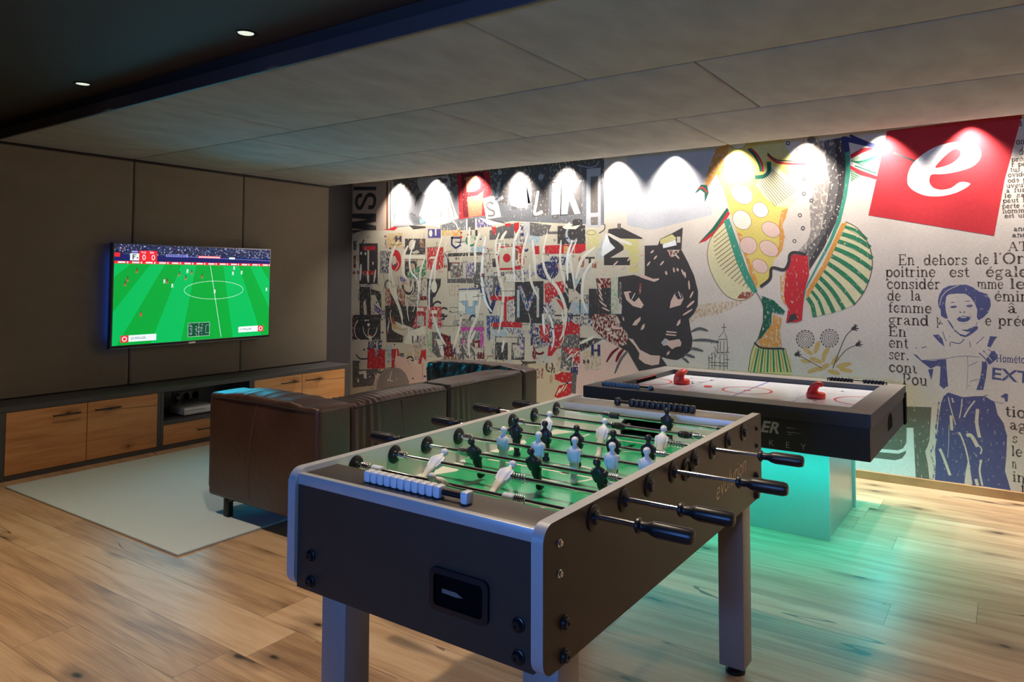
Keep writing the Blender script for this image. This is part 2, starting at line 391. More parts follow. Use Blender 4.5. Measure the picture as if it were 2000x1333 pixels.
# lamps set into the black ceiling
for x, l in ((1.648, 'small round ceiling lamp in the black ceiling, nearer the tv wall'), (3.175, 'small round ceiling lamp in the black ceiling, farther from the tv wall')):
    t = root('recessed_downlight', (x, -3.655, CEIL), l, 'ceiling lamp', 'round lamps in the black ceiling')
    bm = NB(); lathe(bm, (x, -3.655, CEIL), (0, 0, -1), [(0, 0.047), (0.004, 0.047), (0.006, 0.043), (0.001, 0.036), (0, 0.036)], 32); obj('trim_ring', bm, M_black, t)
    bm = NB(); lathe(bm, (x, -3.655, CEIL), (0, 0, -1), [(0, 0.035), (0.0015, 0.035), (0.003, 0.024), (0.0034, 0.0)], 32); obj('lamp_lens', bm, M_lens, t)

# ------------------------------------------------------------------ rug
bm = NB(); box(bm, 0.53, 2.56, -3.555, -0.55, 0, 0.012, 0.004)
tag(obj('area_rug', bm, M_rug, loc=(1.54, -2.0, 0)), 'pale grey woven rug lying in front of the low cabinets', 'rug')

# ------------------------------------------------------------------ low cabinets under the television
XC = 0.3616
def bar_handle(par, y0, y1, z):
    bm = NB(); box(bm, XC + 0.026, XC + 0.034, y0, y1, z - 0.005, z + 0.005, 0.002)
    for y in (y0 + 0.012, y1 - 0.012): cyl(bm, (XC, y, z), (XC + 0.03, y, z), 0.004, 10)
    obj('bar_handle', bm, M_mblack, par)
def front(name, par, y0, y1, z0, z1, hy0, hy1, hz):
    bm = NB(); box(bm, XC - 0.020, XC, y0, y1, z0, z1, 0.0015, 1); d = obj(name, bm, M_oak, par); bar_handle(d, hy0, hy1, hz)
def carcass(par, y0, y1, t0, t1, shelf=None):
    bm = NB(); zt = 0.4995 - 0.035
    box(bm, 0.004, XC, y0, y0 + t0, 0, zt, 0.001, 1); box(bm, 0.004, XC, y1 - t1, y1, 0, zt, 0.001, 1)
    box(bm, 0.004, XC - 0.001, y0 + t0, y1 - t1, 0, 0.034); box(bm, 0.004, 0.016, y0 + t0, y1 - t1, 0.034, zt)
    if shelf: box(bm, 0.016, XC - 0.001, y0 + t0, y1 - t1, shelf[0], shelf[1], 0.001, 1)
    obj('cabinet_body', bm, M_graph, par)
t = root('low_cabinet', (0.18, -2.99, 0), 'low oak-fronted two-door cabinet at the left end, in front of the rug', 'cabinet', 'low cabinets along the tv wall')
carcass(t, -3.55, -2.412, 0.049, 0.024)
front('door', t, -3.499, -2.975, 0.037, 0.462, -3.216, -3.030, 0.402); front('door', t, -2.970, -2.438, 0.037, 0.462, -2.928, -2.741, 0.402)
t = root('low_cabinet', (0.18, -1.99, 0), 'low cabinet with an open niche above a single oak drawer, behind the sofa arm', 'cabinet', 'low cabinets along the tv wall')
carcass(t, -2.410, -1.567, 0.024, 0.024, (0.199, 0.229))
front('drawer', t, -2.384, -1.593, 0.037, 0.196, -2.10, -1.88, 0.119)
t = root('low_cabinet', (0.18, -0.99, 0), 'low oak-fronted two-door cabinet at the right end, next to the mural', 'cabinet', 'low cabinets along the tv wall')
carcass(t, -1.565, -0.386, 0.024, 0.076)
front('door', t, -1.539, -1.008, 0.037, 0.462, -1.257, -1.070, 0.402); front('door', t, -1.004, -0.464, 0.037, 0.462, -0.974, -0.785, 0.402)
bm = NB(); box(bm, 0.004, XC, -3.55, -0.386, 0.4648, 0.5013, 0.0015, 1)
tag(obj('cabinet_top', bm, M_graph, loc=(0.18, -1.97, 0.4648)), 'long graphite top board running over all the low cabinets', 'cabinet top')
# socket strip, cable and game console in the niche
t = root('power_socket_strip', (0.016, -1.99, 0.30), 'black wall socket strip with a grey plug at the back of the cabinet niche', 'socket')
bm = NB(); box(bm, 0.016, 0.026, -2.115, -1.87, 0.305, 0.395, 0.003); obj('socket_plate', bm, M_black, t)
for y in (-2.075, -1.992, -1.909):
    bm = NB(); lathe(bm, (0.026, y, 0.35), (1, 0, 0), [(0.001, 0.030), (0.003, 0.030), (0.003, 0.024), (0.001, 0.024)], 24); obj('socket_outlet', bm, M_blackh, t)
bm = NB(); lathe(bm, (0.027, -2.075, 0.35), (1, 0, 0), [(0, 0.017), (0.022, 0.017), (0.028, 0.010), (0.040, 0.006)], 18); pl = obj('plug', bm, M_cable, t)
bm = NB(); tube(bm, [(0.066, -2.075, 0.35), (0.075, -2.078, 0.335), (0.075, -2.09, 0.31), (0.07, -2.105, 0.285), (0.06, -2.12, 0.262), (0.045, -2.125, 0.245), (0.03, -2.12, 0.238)], 0.0035); tube(bm, [(0.066, -2.075, 0.347), (0.072, -2.07, 0.325), (0.07, -2.062, 0.305), (0.058, -2.085, 0.285), (0.05, -2.10, 0.27)], 0.003); obj('cable', bm, M_cable, t)
t = root('game_console', (0.17, -2.02, 0.229), 'slim white game console lying on the niche shelf of the middle cabinet', 'game console')
bm = NB(); box(bm, 0.075, 0.305, -2.175, -1.88, 0.240, 0.297, 0.003); obj('console_case', bm, M_wht, t)
bm = NB(); box(bm, 0.085, 0.295, -2.165, -1.89, 0.2295, 0.240); obj('console_base', bm, M_black, t)
bm = NB(); box(bm, 0.3045, 0.3058, -2.170, -1.985, 0.271, 0.2745); obj('disc_slot', bm, M_slotg, t)

# ------------------------------------------------------------------ television
M_crowd = bpy.data.materials.new('screen_crowd'); M_crowd.use_nodes = True
_n = M_crowd.node_tree.nodes; _l = M_crowd.node_tree.links; _b = _n['Principled BSDF']
_v = _n.new('ShaderNodeTexVoronoi'); _v.inputs['Scale'].default_value = 120; _tc = _n.new('ShaderNodeTexCoord'); _l.new(_tc.outputs['Object'], _v.inputs[0])
_h = _n.new('ShaderNodeValToRGB'); _h.color_ramp.interpolation = 'CONSTANT'
for p, c in ((0.0, (10, 16, 54)), (0.38, (22, 40, 88)), (0.66, (56, 84, 130)), (0.84, (180, 192, 220)), (0.93, (96, 40, 70))):
    e = _h.color_ramp.elements[0] if p == 0.0 else _h.color_ramp.elements.new(p); e.color = srgb(*c)
_l.new(N_sep(_n, _l, _v.outputs['Color']), _h.inputs[0]); _l.new(_h.outputs[0], _b.inputs['Emission Color']); _b.inputs['Emission Strength'].default_value = 1.0; _b.inputs['Base Color'].default_value = (0.01, 0.01, 0.01, 1)
def build_tv():
    Y0, Y1, Z0, Z1, XS = -2.692, -1.193, 0.815, 1.668, 0.100
    t = root('television', (0.0, (Y0 + Y1) / 2, 1.24), 'large flat television on the taupe wall showing a football match', 'television')
    bm = NB(); box(bm, 0.045, XS, Y0, Y1, Z0, Z1, 0.004); obj('screen_frame', bm, mat('silver_tv_frame', srgb(120, 124, 134), 0.3, metal=0.85), t)
    bm = NB(); box(bm, 0.004, 0.045, -2.15, -1.73, 1.05, 1.45, 0.004); obj('wall_bracket', bm, M_mblack, t)
    bm = NB(); box(bm, XS, XS + 0.003, Y0 + 0.004, Y1 - 0.004, Z0, Z0 + 0.022, 0.001); lip = obj('lower_bezel', bm, M_mblack, t)
    bm = NB(); box(bm, XS + 0.003, XS + 0.004, Y0 + 0.004, Y1 - 0.004, Z0 + 0.002, Z0 + 0.005); obj('bezel_line', bm, M_alu, lip)
    bm = NB(); extrude(bm, rrect(-2.03, -1.965, Z0 + 0.001, Z0 + 0.015, 0.005), lambda a, b, d: Vector((d, a, b)), XS + 0.003, XS + 0.007); obj('brand_badge', bm, M_chrome, lip)
    sy0, sy1, sz0, sz1 = Y0 + 0.012, Y1 - 0.012, Z0 + 0.026, Z1 - 0.010
    mats = [emis('screen_green', srgb(4, 160, 56)), emis('screen_light_green', srgb(2, 180, 88)), emis('screen_white', srgb(226, 236, 240)), emis('screen_red', srgb(224, 40, 52)),
            M_crowd, emis('screen_navy', srgb(26, 34, 96)), emis('screen_dark_green', srgb(14, 78, 50)), emis('screen_dark', srgb(40, 60, 60)), emis('screen_lilac', srgb(150, 150, 220)), emis('screen_brown', srgb(120, 70, 50))]
    bm = NB()
    def U(u, v, k): return Vector((XS + 0.0006 + 0.0004 * k, sy0 + u * (sy1 - sy0), sz1 - v * (sz1 - sz0)))
    def poly(pts, mi, k=1): f = bm.faces.new([bm.verts.new(U(u, v, k)) for u, v in pts]); f.material_index = mi
    def clipped(p, mi):
        for lim, sg in ((0, 1), (1, -1)):
            o = []
            for i in range(len(p)):
                a, c = p[i - 1], p[i]; da, dc = sg * (a[0] - lim), sg * (c[0] - lim)
                if (da < 0) != (dc < 0): t = da / (da - dc); o.append((a[0] + (c[0] - a[0]) * t, a[1] + (c[1] - a[1]) * t))
                if dc >= 0: o.append(c)
            p = o
        poly(p, mi)
    def rect(u0, v0, u1, v1, mi, k=1): poly(((u0, v0), (u1, v0), (u1, v1), (u0, v1)), mi, k)
    def disc(u, v, ru, rv, mi, k=2, n=10): poly([(u + ru * math.cos(2 * math.pi * i / n), v + rv * math.sin(2 * math.pi * i / n)) for i in range(n)], mi, k)
    def line(pts, w, mi, k=2):
        for (a, b), (c, d) in zip(pts, pts[1:]):
            dx, dy = (c - a) * 1.76, d - b; l = math.hypot(dx, dy); nx, ny = -dy / l * w / 1.76, dx / l * w
            poly(((a + nx, b + ny), (c + nx, d + ny), (c - nx, d - ny), (a - nx, b - ny)), mi, k)
    rect(0, 0, 1, 1, 0, 0); rect(0, 0, 1, 0.108, 4); rect(0, 0.100, 1, 0.165, 5)
    rect(0, 0.165, 1, 0.192, 3); 
    for i in range(13): rect(0.02 + i * 0.077, 0.171, 0.06 + i * 0.077, 0.186, 2, 2); rect(0.068 + i * 0.077, 0.170, 0.076 + i * 0.077, 0.188, 2, 2)
    for a, b, c, d in ((0.20, 0.195, 0.285, 0.195), (0.385, 0.195, 0.48, 0.195), (0.66, 0.195, 0.77, 0.195), (0.85, 0.195, 0.93, 0.195)):
        cx = 0.575; s = 1.9
        clipped(((a, b), (c, d), (cx + (c - cx) * s, 1), (cx + (a - cx) * s, 1)), 1)
    poly(((0.0, 0.195), (0.09, 0.195), (0.0, 0.33)), 1)
    line(((0.572, 0.195), (0.655, 0.985)), 0.0022, 2); line([(0.605 + 0.198 * math.cos(R(a)), 0.465 + 0.098 * math.sin(R(a))) for a in range(0, 361, 8)], 0.0016, 2)
    for u, v, c in ((0.125, 0.26, 9), (0.075, 0.345, 9), (0.062, 0.39, 9), (0.375, 0.29, 9), (0.415, 0.33, 9), (0.452, 0.27, 9), (0.425, 0.255, 2), (0.285, 0.365, 2), (0.302, 0.365, 9), (0.333, 0.41, 2), (0.52, 0.31, 9), (0.736, 0.215, 2), (0.728, 0.275, 2), (0.79, 0.265, 2), (0.605, 0.475, 2), (0.977, 0.46, 2), (0.153, 0.70, 3)):
        disc(u, v - 0.022, 0.0035, 0.007, 9 if c == 2 else 7, 3, 7); poly(((u - 0.005, v - 0.015), (u + 0.005, v - 0.015), (u + 0.004, v + 0.006), (u - 0.004, v + 0.006)), c, 3)
        poly(((u - 0.004, v + 0.006), (u, v + 0.006), (u - 0.004, v + 0.026), (u - 0.007, v + 0.026)), c if c != 9 else 3, 3); poly(((u, v + 0.006), (u + 0.004, v + 0.006), (u + 0.006, v + 0.025), (u + 0.003, v + 0.025)), c if c != 9 else 3, 3)
    for u0, u1, v0, v1, c in ((0.29, 0.425, 0.088, 0.113, 8), (0.49, 0.64, 0.093, 0.118, 3), (0.70, 0.74, 0.10, 0.122, 2), (0.0, 0.03, 0.085, 0.125, 3)): rect(u0, v0, u1, v1, c, 2)
    for i in range(14): rect(0.496 + i * 0.0102, 0.097, 0.502 + i * 0.0102, 0.114, 2, 3)
    for i in range(12): rect(0.296 + i * 0.0102, 0.092, 0.302 + i * 0.0102, 0.109, 5, 3)
    line(((0.30, 0.105), (1.0, 0.128)), 0.0018, 8)
    rect(0.085, 0.088, 0.135, 0.158, 2, 3); rect(0.135, 0.058, 0.238, 0.168, 3, 3); rect(0.092, 0.062, 0.128, 0.080, 8, 3)
    poly(((0.098, 0.098), (0.120, 0.098), (0.120, 0.106), (0.105, 0.106), (0.105, 0.118), (0.115, 0.118), (0.115, 0.126), (0.105, 0.126), (0.105, 0.148), (0.098, 0.148)), 7, 4); rect(0.122, 0.126, 0.130, 0.138, 7, 4)
    rect(0.437, 0.815, 0.575, 0.960, 6, 2)
    for a, b, c, d in ((0.437, 0.815, 0.575, 0.815), (0.575, 0.815, 0.575, 0.96), (0.575, 0.96, 0.437, 0.96), (0.437, 0.96, 0.437, 0.815), (0.506, 0.815, 0.506, 0.96)): line(((a, b), (c, d)), 0.0011, 2, 3)
    line([(0.506 + 0.016 * math.cos(R(a)), 0.888 + 0.026 * math.sin(R(a))) for a in range(0, 361, 30)], 0.0009, 2, 3)
    for a, s in ((0.437, 1), (0.575, -1)):
        line(((a, 0.845), (a + s * 0.024, 0.845), (a + s * 0.024, 0.93), (a, 0.93)), 0.0009, 2, 3)
    for i in range(16): disc(0.45 + (i * 37 % 110) / 1000, 0.83 + (i * 53 % 115) / 1000, 0.0028, 0.005, 2 if i % 2 else 8, 3, 6)
    for u, v in ((0.045, 0.905), (0.775, 0.885)):
        left = u < 0.5; rect(u + (0.044 if left else 0), v, u + (0.20 if left else 0.142), v + 0.065, 2, 2)
        b = u if left else u + 0.142; rect(b, v, b + 0.042, v + 0.068, 3, 2); disc(b + 0.021, v + 0.034, 0.014, 0.025, 2, 3, 16); disc(b + 0.021, v + 0.034, 0.009, 0.016, 3, 4, 16)
    Ms = lambda u, v: plane_M(U(u, v, 4), (0, 1, 0), (0, 0, 1))
    for s, u, v, h, c in (('0', 0.152, 0.152, 0.075, 2), ('0', 0.205, 0.152, 0.075, 2), ('FCB', 0.147, 0.085, 0.026, 2), ('B04', 0.196, 0.085, 0.026, 2), ('25 MÜLLER', 0.100, 0.947, 0.030, 7), ('17 MÜLLER', 0.785, 0.927, 0.030, 7)):
        merge(bm, text_bm(s, h * 1.05 * (sz1 - sz0), Ms(u, v), c, 0.0))
    bm2 = bm
    o = obj('screen_picture', bm2, mats, t, smooth=0)
build_tv()
# ------------------------------------------------------------------ leather sofa
def build_sofa():
    X0, X1, Y0, Y1, ZB, ZT = 2.095, 3.05, -3.10, -1.0, 0.118, 0.712
    YA, YM, YC = -2.862, -2.04, -1.185
    t = root('leather_sofa', (2.57, -2.05, 0), 'dark brown leather sofa standing on the rug with its back to the game tables', 'sofa')
    def wr(p, amp, fx, fy, seed=0.0): return noise.noise(Vector((p.x * fx + seed, p.y * fy, p.z * 2 + seed))) * amp
    def arm_disp(p, q):
        p = Vector(p); top = max(0, q[2]) ** 6
        p.z += top * (wr(p, 0.006, 22, 3.0) + wr(p, 0.005, 9, 4)) + top * 0.018 * (1 - (2 * (p.x - X0) / (X1 - X0) - 1) ** 2) * 1.0
        p.x += 0.004 * noise.noise(p * 4); p.y += 0.004 * noise.noise(p * 4 + Vector((9, 0, 0)))
        return p
    def far_arm_disp(p, q):
        p = arm_disp(p, q); inner = max(0, -q[1]) ** 6                      # crumpled leather on the side towards the seat
        p.y += inner * (0.016 * noise.noise(Vector((p.x * 14, 0, p.z * 7))) + 0.008 * noise.noise(Vector((p.x * 34, 3, p.z * 22))))
        return p
    def back_disp(seed, pleat):
        def d(p, q):
            p = Vector(p); top = max(0, q[2]) ** 6; out = max(0, q[0]) ** 6
            p.z += top * (pleat * 0.0065 * math.sin(p.y * 150 + 3 * noise.noise(p * 5)) * max(0, 0.4 + noise.noise(Vector((p.y * 3, seed, 0)))) + 0.006 * noise.noise(p * 6))
            fold = pleat * max(0, 1 - abs(q[1] + 0.72) / 0.36)
            p.x += out * (0.010 * fold * math.sin(p.y * 115 + 2.2 * p.z) * (0.4 + 0.6 * (1 - abs(q[2]))) + 0.004 * noise.noise(p * 5 + Vector((0, 0, seed))))
            return p
        return d
    def padded(name, b, r, bulge, disp, n): return obj(name, puff(*b, r, bulge, *n, disp), M_leather, t, smooth=60)
    arms = [padded('armrest', (X0, X1, Y0, YA - 0.002, ZB, ZT), 0.024, (0.006, 0.010, 0.012), arm_disp, (44, 8, 14)),
            padded('armrest', (X0, X1, YC + 0.002, Y1, ZB, ZT + 0.004), 0.026, (0.006, 0.014, 0.012), far_arm_disp, (72, 8, 34))]
    backs = [padded('backrest', (X1 - 0.255, X1 - 0.004, YA, YM - 0.002, ZB, ZT - 0.006), 0.030, (0.014, 0.004, 0.018), back_disp(1.0, 1.0), (8, 64, 14)),
             padded('backrest', (X1 - 0.255, X1 - 0.004, YM + 0.002, YC, ZB, ZT), 0.030, (0.014, 0.004, 0.018), back_disp(5.0, 0.35), (8, 64, 14))]
    for y0, y1 in ((YA, YM - 0.002), (YM + 0.002, YC)):
        padded('seat_cushion', (X0 + 0.02, X1 - 0.262, y0 + 0.004, y1 - 0.004, 0.23, 0.42), 0.05, (0.01, 0.005, 0.025), lambda p, q: p, (10, 10, 5))
    bm = NB(); box(bm, X0 + 0.03, X1 - 0.265, YA + 0.004, YC - 0.004, 0.125, 0.232, 0.015); obj('seat_base', bm, M_leather, t)
    # piping and stitched seams
    def pipe(par, pts, r=0.0048, m=M_seam):
        bm = NB(); tube(bm, pts, r, 6); obj('piping', bm, m, par)
    def seam(par, pts): 
        bm = NB(); tube(bm, pts, 0.0028, 6); obj('stitched_seam', bm, M_seaml, par)
    n = 18
    zt = ZT - 0.024
    pipe(arms[0], [(X0 + 0.022 + (X1 - X0 - 0.05) * i / n, Y0 - 0.0005 - 0.005 * math.sin(math.pi * i / n), zt + 0.018 * (1 - (2 * i / n - 1) ** 2) * 0.6) for i in range(n + 1)])
    pipe(arms[0], [(X0 + 0.004, Y0 + 0.010, zt - 0.52 * i / 8) for i in range(9)])
    seam(arms[0], [(X0 + 0.455 - 0.075 * math.sin(math.pi / 2 * i / 14) + 0.02 * (i / 14) ** 3, Y0 - 0.0105 * (1 - (2 * i / 14 - 1) ** 2) - 0.0005, zt + 0.004 - 0.54 * i / 14) for i in range(15)])
    pipe(arms[0], [(X1 - 0.004, YA - 0.016, zt - 0.5 * i / 8) for i in range(9)], 0.003)
    for k, (o, y0, y1, z) in enumerate(((backs[0], YA, YM, ZT - 0.030), (backs[1], YM, YC, ZT - 0.024))):
        pipe(o, [(X1 - 0.0015 + 0.005 * math.sin(math.pi * i / n), y0 + 0.02 + (y1 - y0 - 0.04) * i / n, z + 0.008 * math.sin(math.pi * i / n)) for i in range(n + 1)])
        ym = (y0 + y1) / 2 - 0.03
        seam_pts = [(X1 + 0.0095 * (1 - (2 * i / 14 - 1) ** 2) - 0.002, ym + 0.02 * math.sin(i / 14 * 2.6), z - 0.005 - 0.53 * i / 14) for i in range(15)]
        bm = NB(); tube(bm, seam_pts, 0.003, 6); obj('stitched_seam', bm, M_seam, o)
    pipe(arms[1], [(X0 + 0.022 + (X1 - X0 - 0.05) * i / n, YC + 0.006, zt + 0.02) for i in range(n + 1)])
    # legs: flat steel brackets
    for x in (X0 + 0.155, X1 - 0.155):
        for y in (Y0 + 0.035, Y1 - 0.035):
            z0 = 0.012 if x < 2.56 else 0.0
            bm = NB(); box(bm, x - 0.024, x + 0.024, y - 0.016, y + 0.016, z0, ZB + 0.006, 0.002)
            s = 1 if x < 2.5 else -1
            box(bm, min(x, x + s * 0.06), max(x, x + s * 0.06), y - 0.016, y + 0.016, ZB - 0.012, ZB + 0.004, 0.002); obj('leg', bm, M_mblack, t)
build_sofa()
# ------------------------------------------------------------------ table football
def build_football():
    XL, XR_, YA, YB, ZB, ZT, TH = 4.462, 5.237, -4.397, -2.897, 0.6018, 0.8992, 0.028
    PF, PN, FZ, RZ = -4.257, -3.047, 0.785, 0.868             # plate ends, field height, rod height
    t = root('football_table', ((XL + XR_) / 2, (YA + YB) / 2, 0), 'table football game with dark sides, silver edges and green pitch, in the foreground', 'football table')
    # side panels: dark laminate outside, pale inside, silver edge band all round
    prof = rrect(YA, YB, ZB, ZT, (0.012, 0.036, 0.036, 0.045), 8)
    for x0, x1, out in ((XL, XL + TH, -1), (XR_ - TH, XR_, 1)):
        bm = NB(); extrude(bm, prof, lambda a, b, d: Vector((d, a, b)), x0, x1, mi=(2 if out < 0 else 0), side_mi=1, cap0=(0 if out < 0 else 2))
        bmesh.ops.recalc_face_normals(bm, faces=bm.faces)
        es = [e for e in bm.edges if len(e.link_faces) == 2 and {f.material_index for f in e.link_faces} & {0, 2} and 1 in {f.material_index for f in e.link_faces}]
        sp = obj('side_panel', bm, (M_tabk, M_alu, M_inner), t, 40)
        if out > 0: right = sp
        else: left = sp
    xi0, xi1 = XL + TH, XR_ - TH
    # end panels and counter plates
    for y0, y1, s in ((YA + 0.010, YA + 0.028, -1), (YB - 0.028, YB - 0.010, 1)):
        bm = NB(); box(bm, xi0, xi1, y0, y1, ZB + 0.002, 0.861); obj('end_panel', bm, M_tabk, t)
        bm = NB(); yf = y0 if s < 0 else y1
        box(bm, xi0, xi1, min(yf, yf - s * 0.018), max(yf, yf - s * 0.018), 0.861, 0.8885, 0.0015); obj('silver_strip', bm, M_alu, t)
    bm = NB(); box(bm, xi0, xi1, YA + 0.028, PF, 0.872, 0.886, 0.001); obj('counter_plate', bm, M_tabk, t)
    bm = NB(); box(bm, xi0, xi1, PN, YB - 0.028, 0.872, 0.886, 0.001); obj('counter_plate', bm, M_hrim, t)  # far plate paler than the near one, its lit tone put into the colour
    bm = NB(); box(bm, xi0, xi1, PN - 0.004, PN, 0.858, 0.8875, 0.001); obj('silver_strip', bm, M_alu, t)
    # inner end walls with the goal mouths
    xc = (XL + XR_) / 2
    for y0, y1, far in ((PF - 0.016, PF, 0), (PN, PN + 0.016, 1)):
        bm = NB(); a, b = xc - 0.105, xc + 0.105
        box(bm, xi0, a, y0, y1, FZ - 0.01, 0.872, mi=0); box(bm, b, xi1, y0, y1, FZ - 0.01, 0.872, mi=0); box(bm, a, b, y0, y1, 0.858, 0.872, mi=0)
        for xa, sg in ((a, 1), (b, -1)):
            pts = [(xa, 0.858)] + [(xa + sg * (0.045 - 0.045 * math.cos(R(q))), 0.813 + 0.045 * math.sin(R(q))) for q in range(0, 91, 10)]
            extrude(bm, pts, lambda p, q, d: Vector((p, d, q)), y0, y1)
        g = obj('goal_wall', bm, M_inner, t)
        bm = NB(); pr = rrect(a, b, FZ - 0.005, 0.858, (0.045, 0.045, 0, 0), 8); ins = rrect(a + 0.008, b - 0.008, FZ - 0.005, 0.851, (0.04, 0.04, 0, 0), 8)
        ya, yb = (y0 - 0.005, y0 + 0.03) if far else (y1 - 0.03, y1 + 0.005)
        for i in range(len(pr)):
            j = (i + 1) % len(pr)
            q = [Vector((pr[i][0], ya, pr[i][1])), Vector((pr[j][0], ya, pr[j][1])), Vector((pr[j][0], yb, pr[j][1])), Vector((pr[i][0], yb, pr[i][1])), Vector((ins[i][0], ya, ins[i][1])), Vector((ins[j][0], ya, ins[j][1])), Vector((ins[j][0], yb, ins[j][1])), Vector((ins[i][0], yb, ins[i][1]))]
            v = [bm.verts.new(p) for p in q]
            for f in ((0, 1, 2, 3), (4, 7, 6, 5), (0, 4, 5, 1), (3, 2, 6, 7)): bm.faces.new([v[k] for k in f])
        obj('goal_frame', bm, M_black, g, 30)
        bm = NB(); yb2 = y1 + 0.05 if far else y0 - 0.05
        box(bm, a, b, min(yb2, yb2 + (0.004 if far else -0.004)), max(yb2, yb2 + (0.004 if far else -0.004)), FZ - 0.01, 0.871); obj('goal_back', bm, M_blackh, g)
    # playfield with its printed markings
    bm = NB(); box(bm, xi0, xi1, PF - 0.02, PN + 0.05, FZ - 0.008, FZ); fld = obj('playfield', bm, M_field, t)
    bm = NB(); z = FZ + 0.0004; yc = (PF + PN) / 2
    def pl(pts): bm.faces.new([bm.verts.new((x, y, z)) for x, y in pts])
    def seg(x0, y0, x1, y1, w=0.0058):
        d = Vector((x1 - x0, y1 - y0)).normalized(); n = Vector((-d.y, d.x)) * w
        pl(((x0 + n.x, y0 + n.y), (x1 + n.x, y1 + n.y), (x1 - n.x, y1 - n.y), (x0 - n.x, y0 - n.y)))
    def arc(cx, cy, r, a0, a1, w=0.0055, n=36):
        for i in range(n):
            t0, t1 = R(a0 + (a1 - a0) * i / n), R(a0 + (a1 - a0) * (i + 1) / n)
            pl([(cx + (r + s) * math.cos(q), cy + (r + s) * math.sin(q)) for s, q in ((-w, t0), (-w, t1), (w, t1), (w, t0))])
    seg(xi0 + 0.06, yc, xi1 - 0.06, yc); arc(xc, yc, 0.10, 0, 360); arc(xc, yc, 0.008, 0, 360, 0.008, 16)
    for ye, s in ((PF, 1), (PN, -1)):
        seg(xc - 0.21, ye, xc - 0.21, ye + s * 0.20); seg(xc + 0.21, ye, xc + 0.21, ye + s * 0.20); seg(xc - 0.214, ye + s * 0.20, xc + 0.214, ye + s * 0.20)
        seg(xc - 0.12, ye, xc - 0.12, ye + s * 0.09); seg(xc + 0.12, ye, xc + 0.12, ye + s * 0.09); seg(xc - 0.124, ye + s * 0.09, xc + 0.124, ye + s * 0.09)
        a = (35, 145) if s > 0 else (215, 325); arc(xc, ye + s * 0.145, 0.10, *a, n=20)
        for sx in (-1, 1):
            xa = xi0 if sx < 0 else xi1
            pl(((xa, ye), (xa - sx * 0.10, ye), (xa - sx * 0.085, ye + s * 0.06), (xa - sx * 0.04, ye + s * 0.16), (xa, ye + s * 0.21)))
    for sx in (-1, 1):
        xa = xi0 if sx < 0 else xi1
        for c in (-0.18, 0.18): pl(((xa, yc + c - 0.13), (xa - sx * 0.03, yc + c - 0.10), (xa - sx * 0.072, yc + c), (xa - sx * 0.03, yc + c + 0.10), (xa, yc + c + 0.13)))
    obj('pitch_marking', bm, M_fline, fld, 0)
    bm = NB(); box(bm, XL + TH, XR_ - TH, YA + 0.03, YB - 0.03, 0.612, 0.628); obj('bottom_board', bm, M_blackh, t)
    # ball outlet in the front panel
    pr = rrect(4.940, 5.100, 0.668, 0.760, 0.016, 6); ins = rrect(4.953, 5.087, 0.680, 0.748, 0.010, 6); yf = YA + 0.010
    bm = NB()
    for i in range(len(pr)):
        j = (i + 1) % len(pr); o0 = [(pr[i], yf), (pr[j], yf), (pr[j], yf - 0.007), (pr[i], yf - 0.007)]; k0 = [(ins[i], yf - 0.008), (ins[j], yf - 0.008), (ins[j], yf - 0.0005), (ins[i], yf - 0.0005)]
        v = [bm.verts.new((p[0], y, p[1])) for p, y in o0 + k0]
        for f in ((0, 1, 2, 3), (3, 2, 5, 4), (4, 5, 6, 7)): bm.faces.new([v[q] for q in f])
    bmesh.ops.remove_doubles(bm, verts=bm.verts, dist=1e-5)
    cup = obj('ball_outlet', bm, M_black, t, 40)
    bm = NB(); f = bm.faces.new([bm.verts.new((a, yf - 0.0006, b)) for a, b in ins]); obj('outlet_recess', bm, M_blackh, cup, 0)
    bm = NB(); bm.faces.new([bm.verts.new((a, yf - 0.0010, b)) for a, b in ((4.972, 0.7155), (5.012, 0.7155), (5.030, 0.708), (5.012, 0.7055), (4.972, 0.7065))]); obj('outlet_slot', bm, M_hrim, cup, 0)
    # bolts
    def cap(p, ax, r, parent=t, m=M_black, name='bolt_cap'):
        bm = NB(); lathe(bm, p, ax, [(0, r), (0.003, r), (0.004, r * 0.86), (0.010, r * 0.74), (0.012, r * 0.60), (0.0125, r * 0.22), (0.009, r * 0.2), (0.009, 0)], 20); obj(name, bm, m, parent)
    for x in (4.543, 5.173):
        for z in (0.692, 0.628): cap((x, YA + 0.010, z), (0, -1, 0), 0.0155)
    for y in (-4.317, -2.970):
        for z in (0.687, 0.620): cap((XR_, y, z), (1, 0, 0), 0.0155); cap((XL, y, z), (-1, 0, 0), 0.0155)
    for y in (-4.335, -2.957):
        for z in (0.852, 0.791):
            for x, s in ((XR_, 1), (XL, -1)):
                bm = NB(); lathe(bm, (x, y, z), (s, 0, 0), [(0, 0.0085), (0.002, 0.0085), (0.003, 0.006), (0.0065, 0.0055), (0.0068, 0.0025), (0.005, 0.0022), (0.005, 0)], 18); obj('small_bolt', bm, M_chrome if y < -4 else M_black, t)
    # legs
    for x0 in (4.485, 5.124):
        for y0 in (-4.300, -3.050):
            bm = NB(); box(bm, x0, x0 + 0.09, y0, y0 + 0.088, 0.030, 0.606, 0.004, 2); l = obj('leg', bm, M_leg, t)
            bm = NB(); lathe(bm, (x0 + 0.045, y0 + 0.044, 0), (0, 0, 1), [(0, 0.034), (0.012, 0.034), (0.016, 0.026), (0.030, 0.026)], 24); obj('foot', bm, M_black, l)
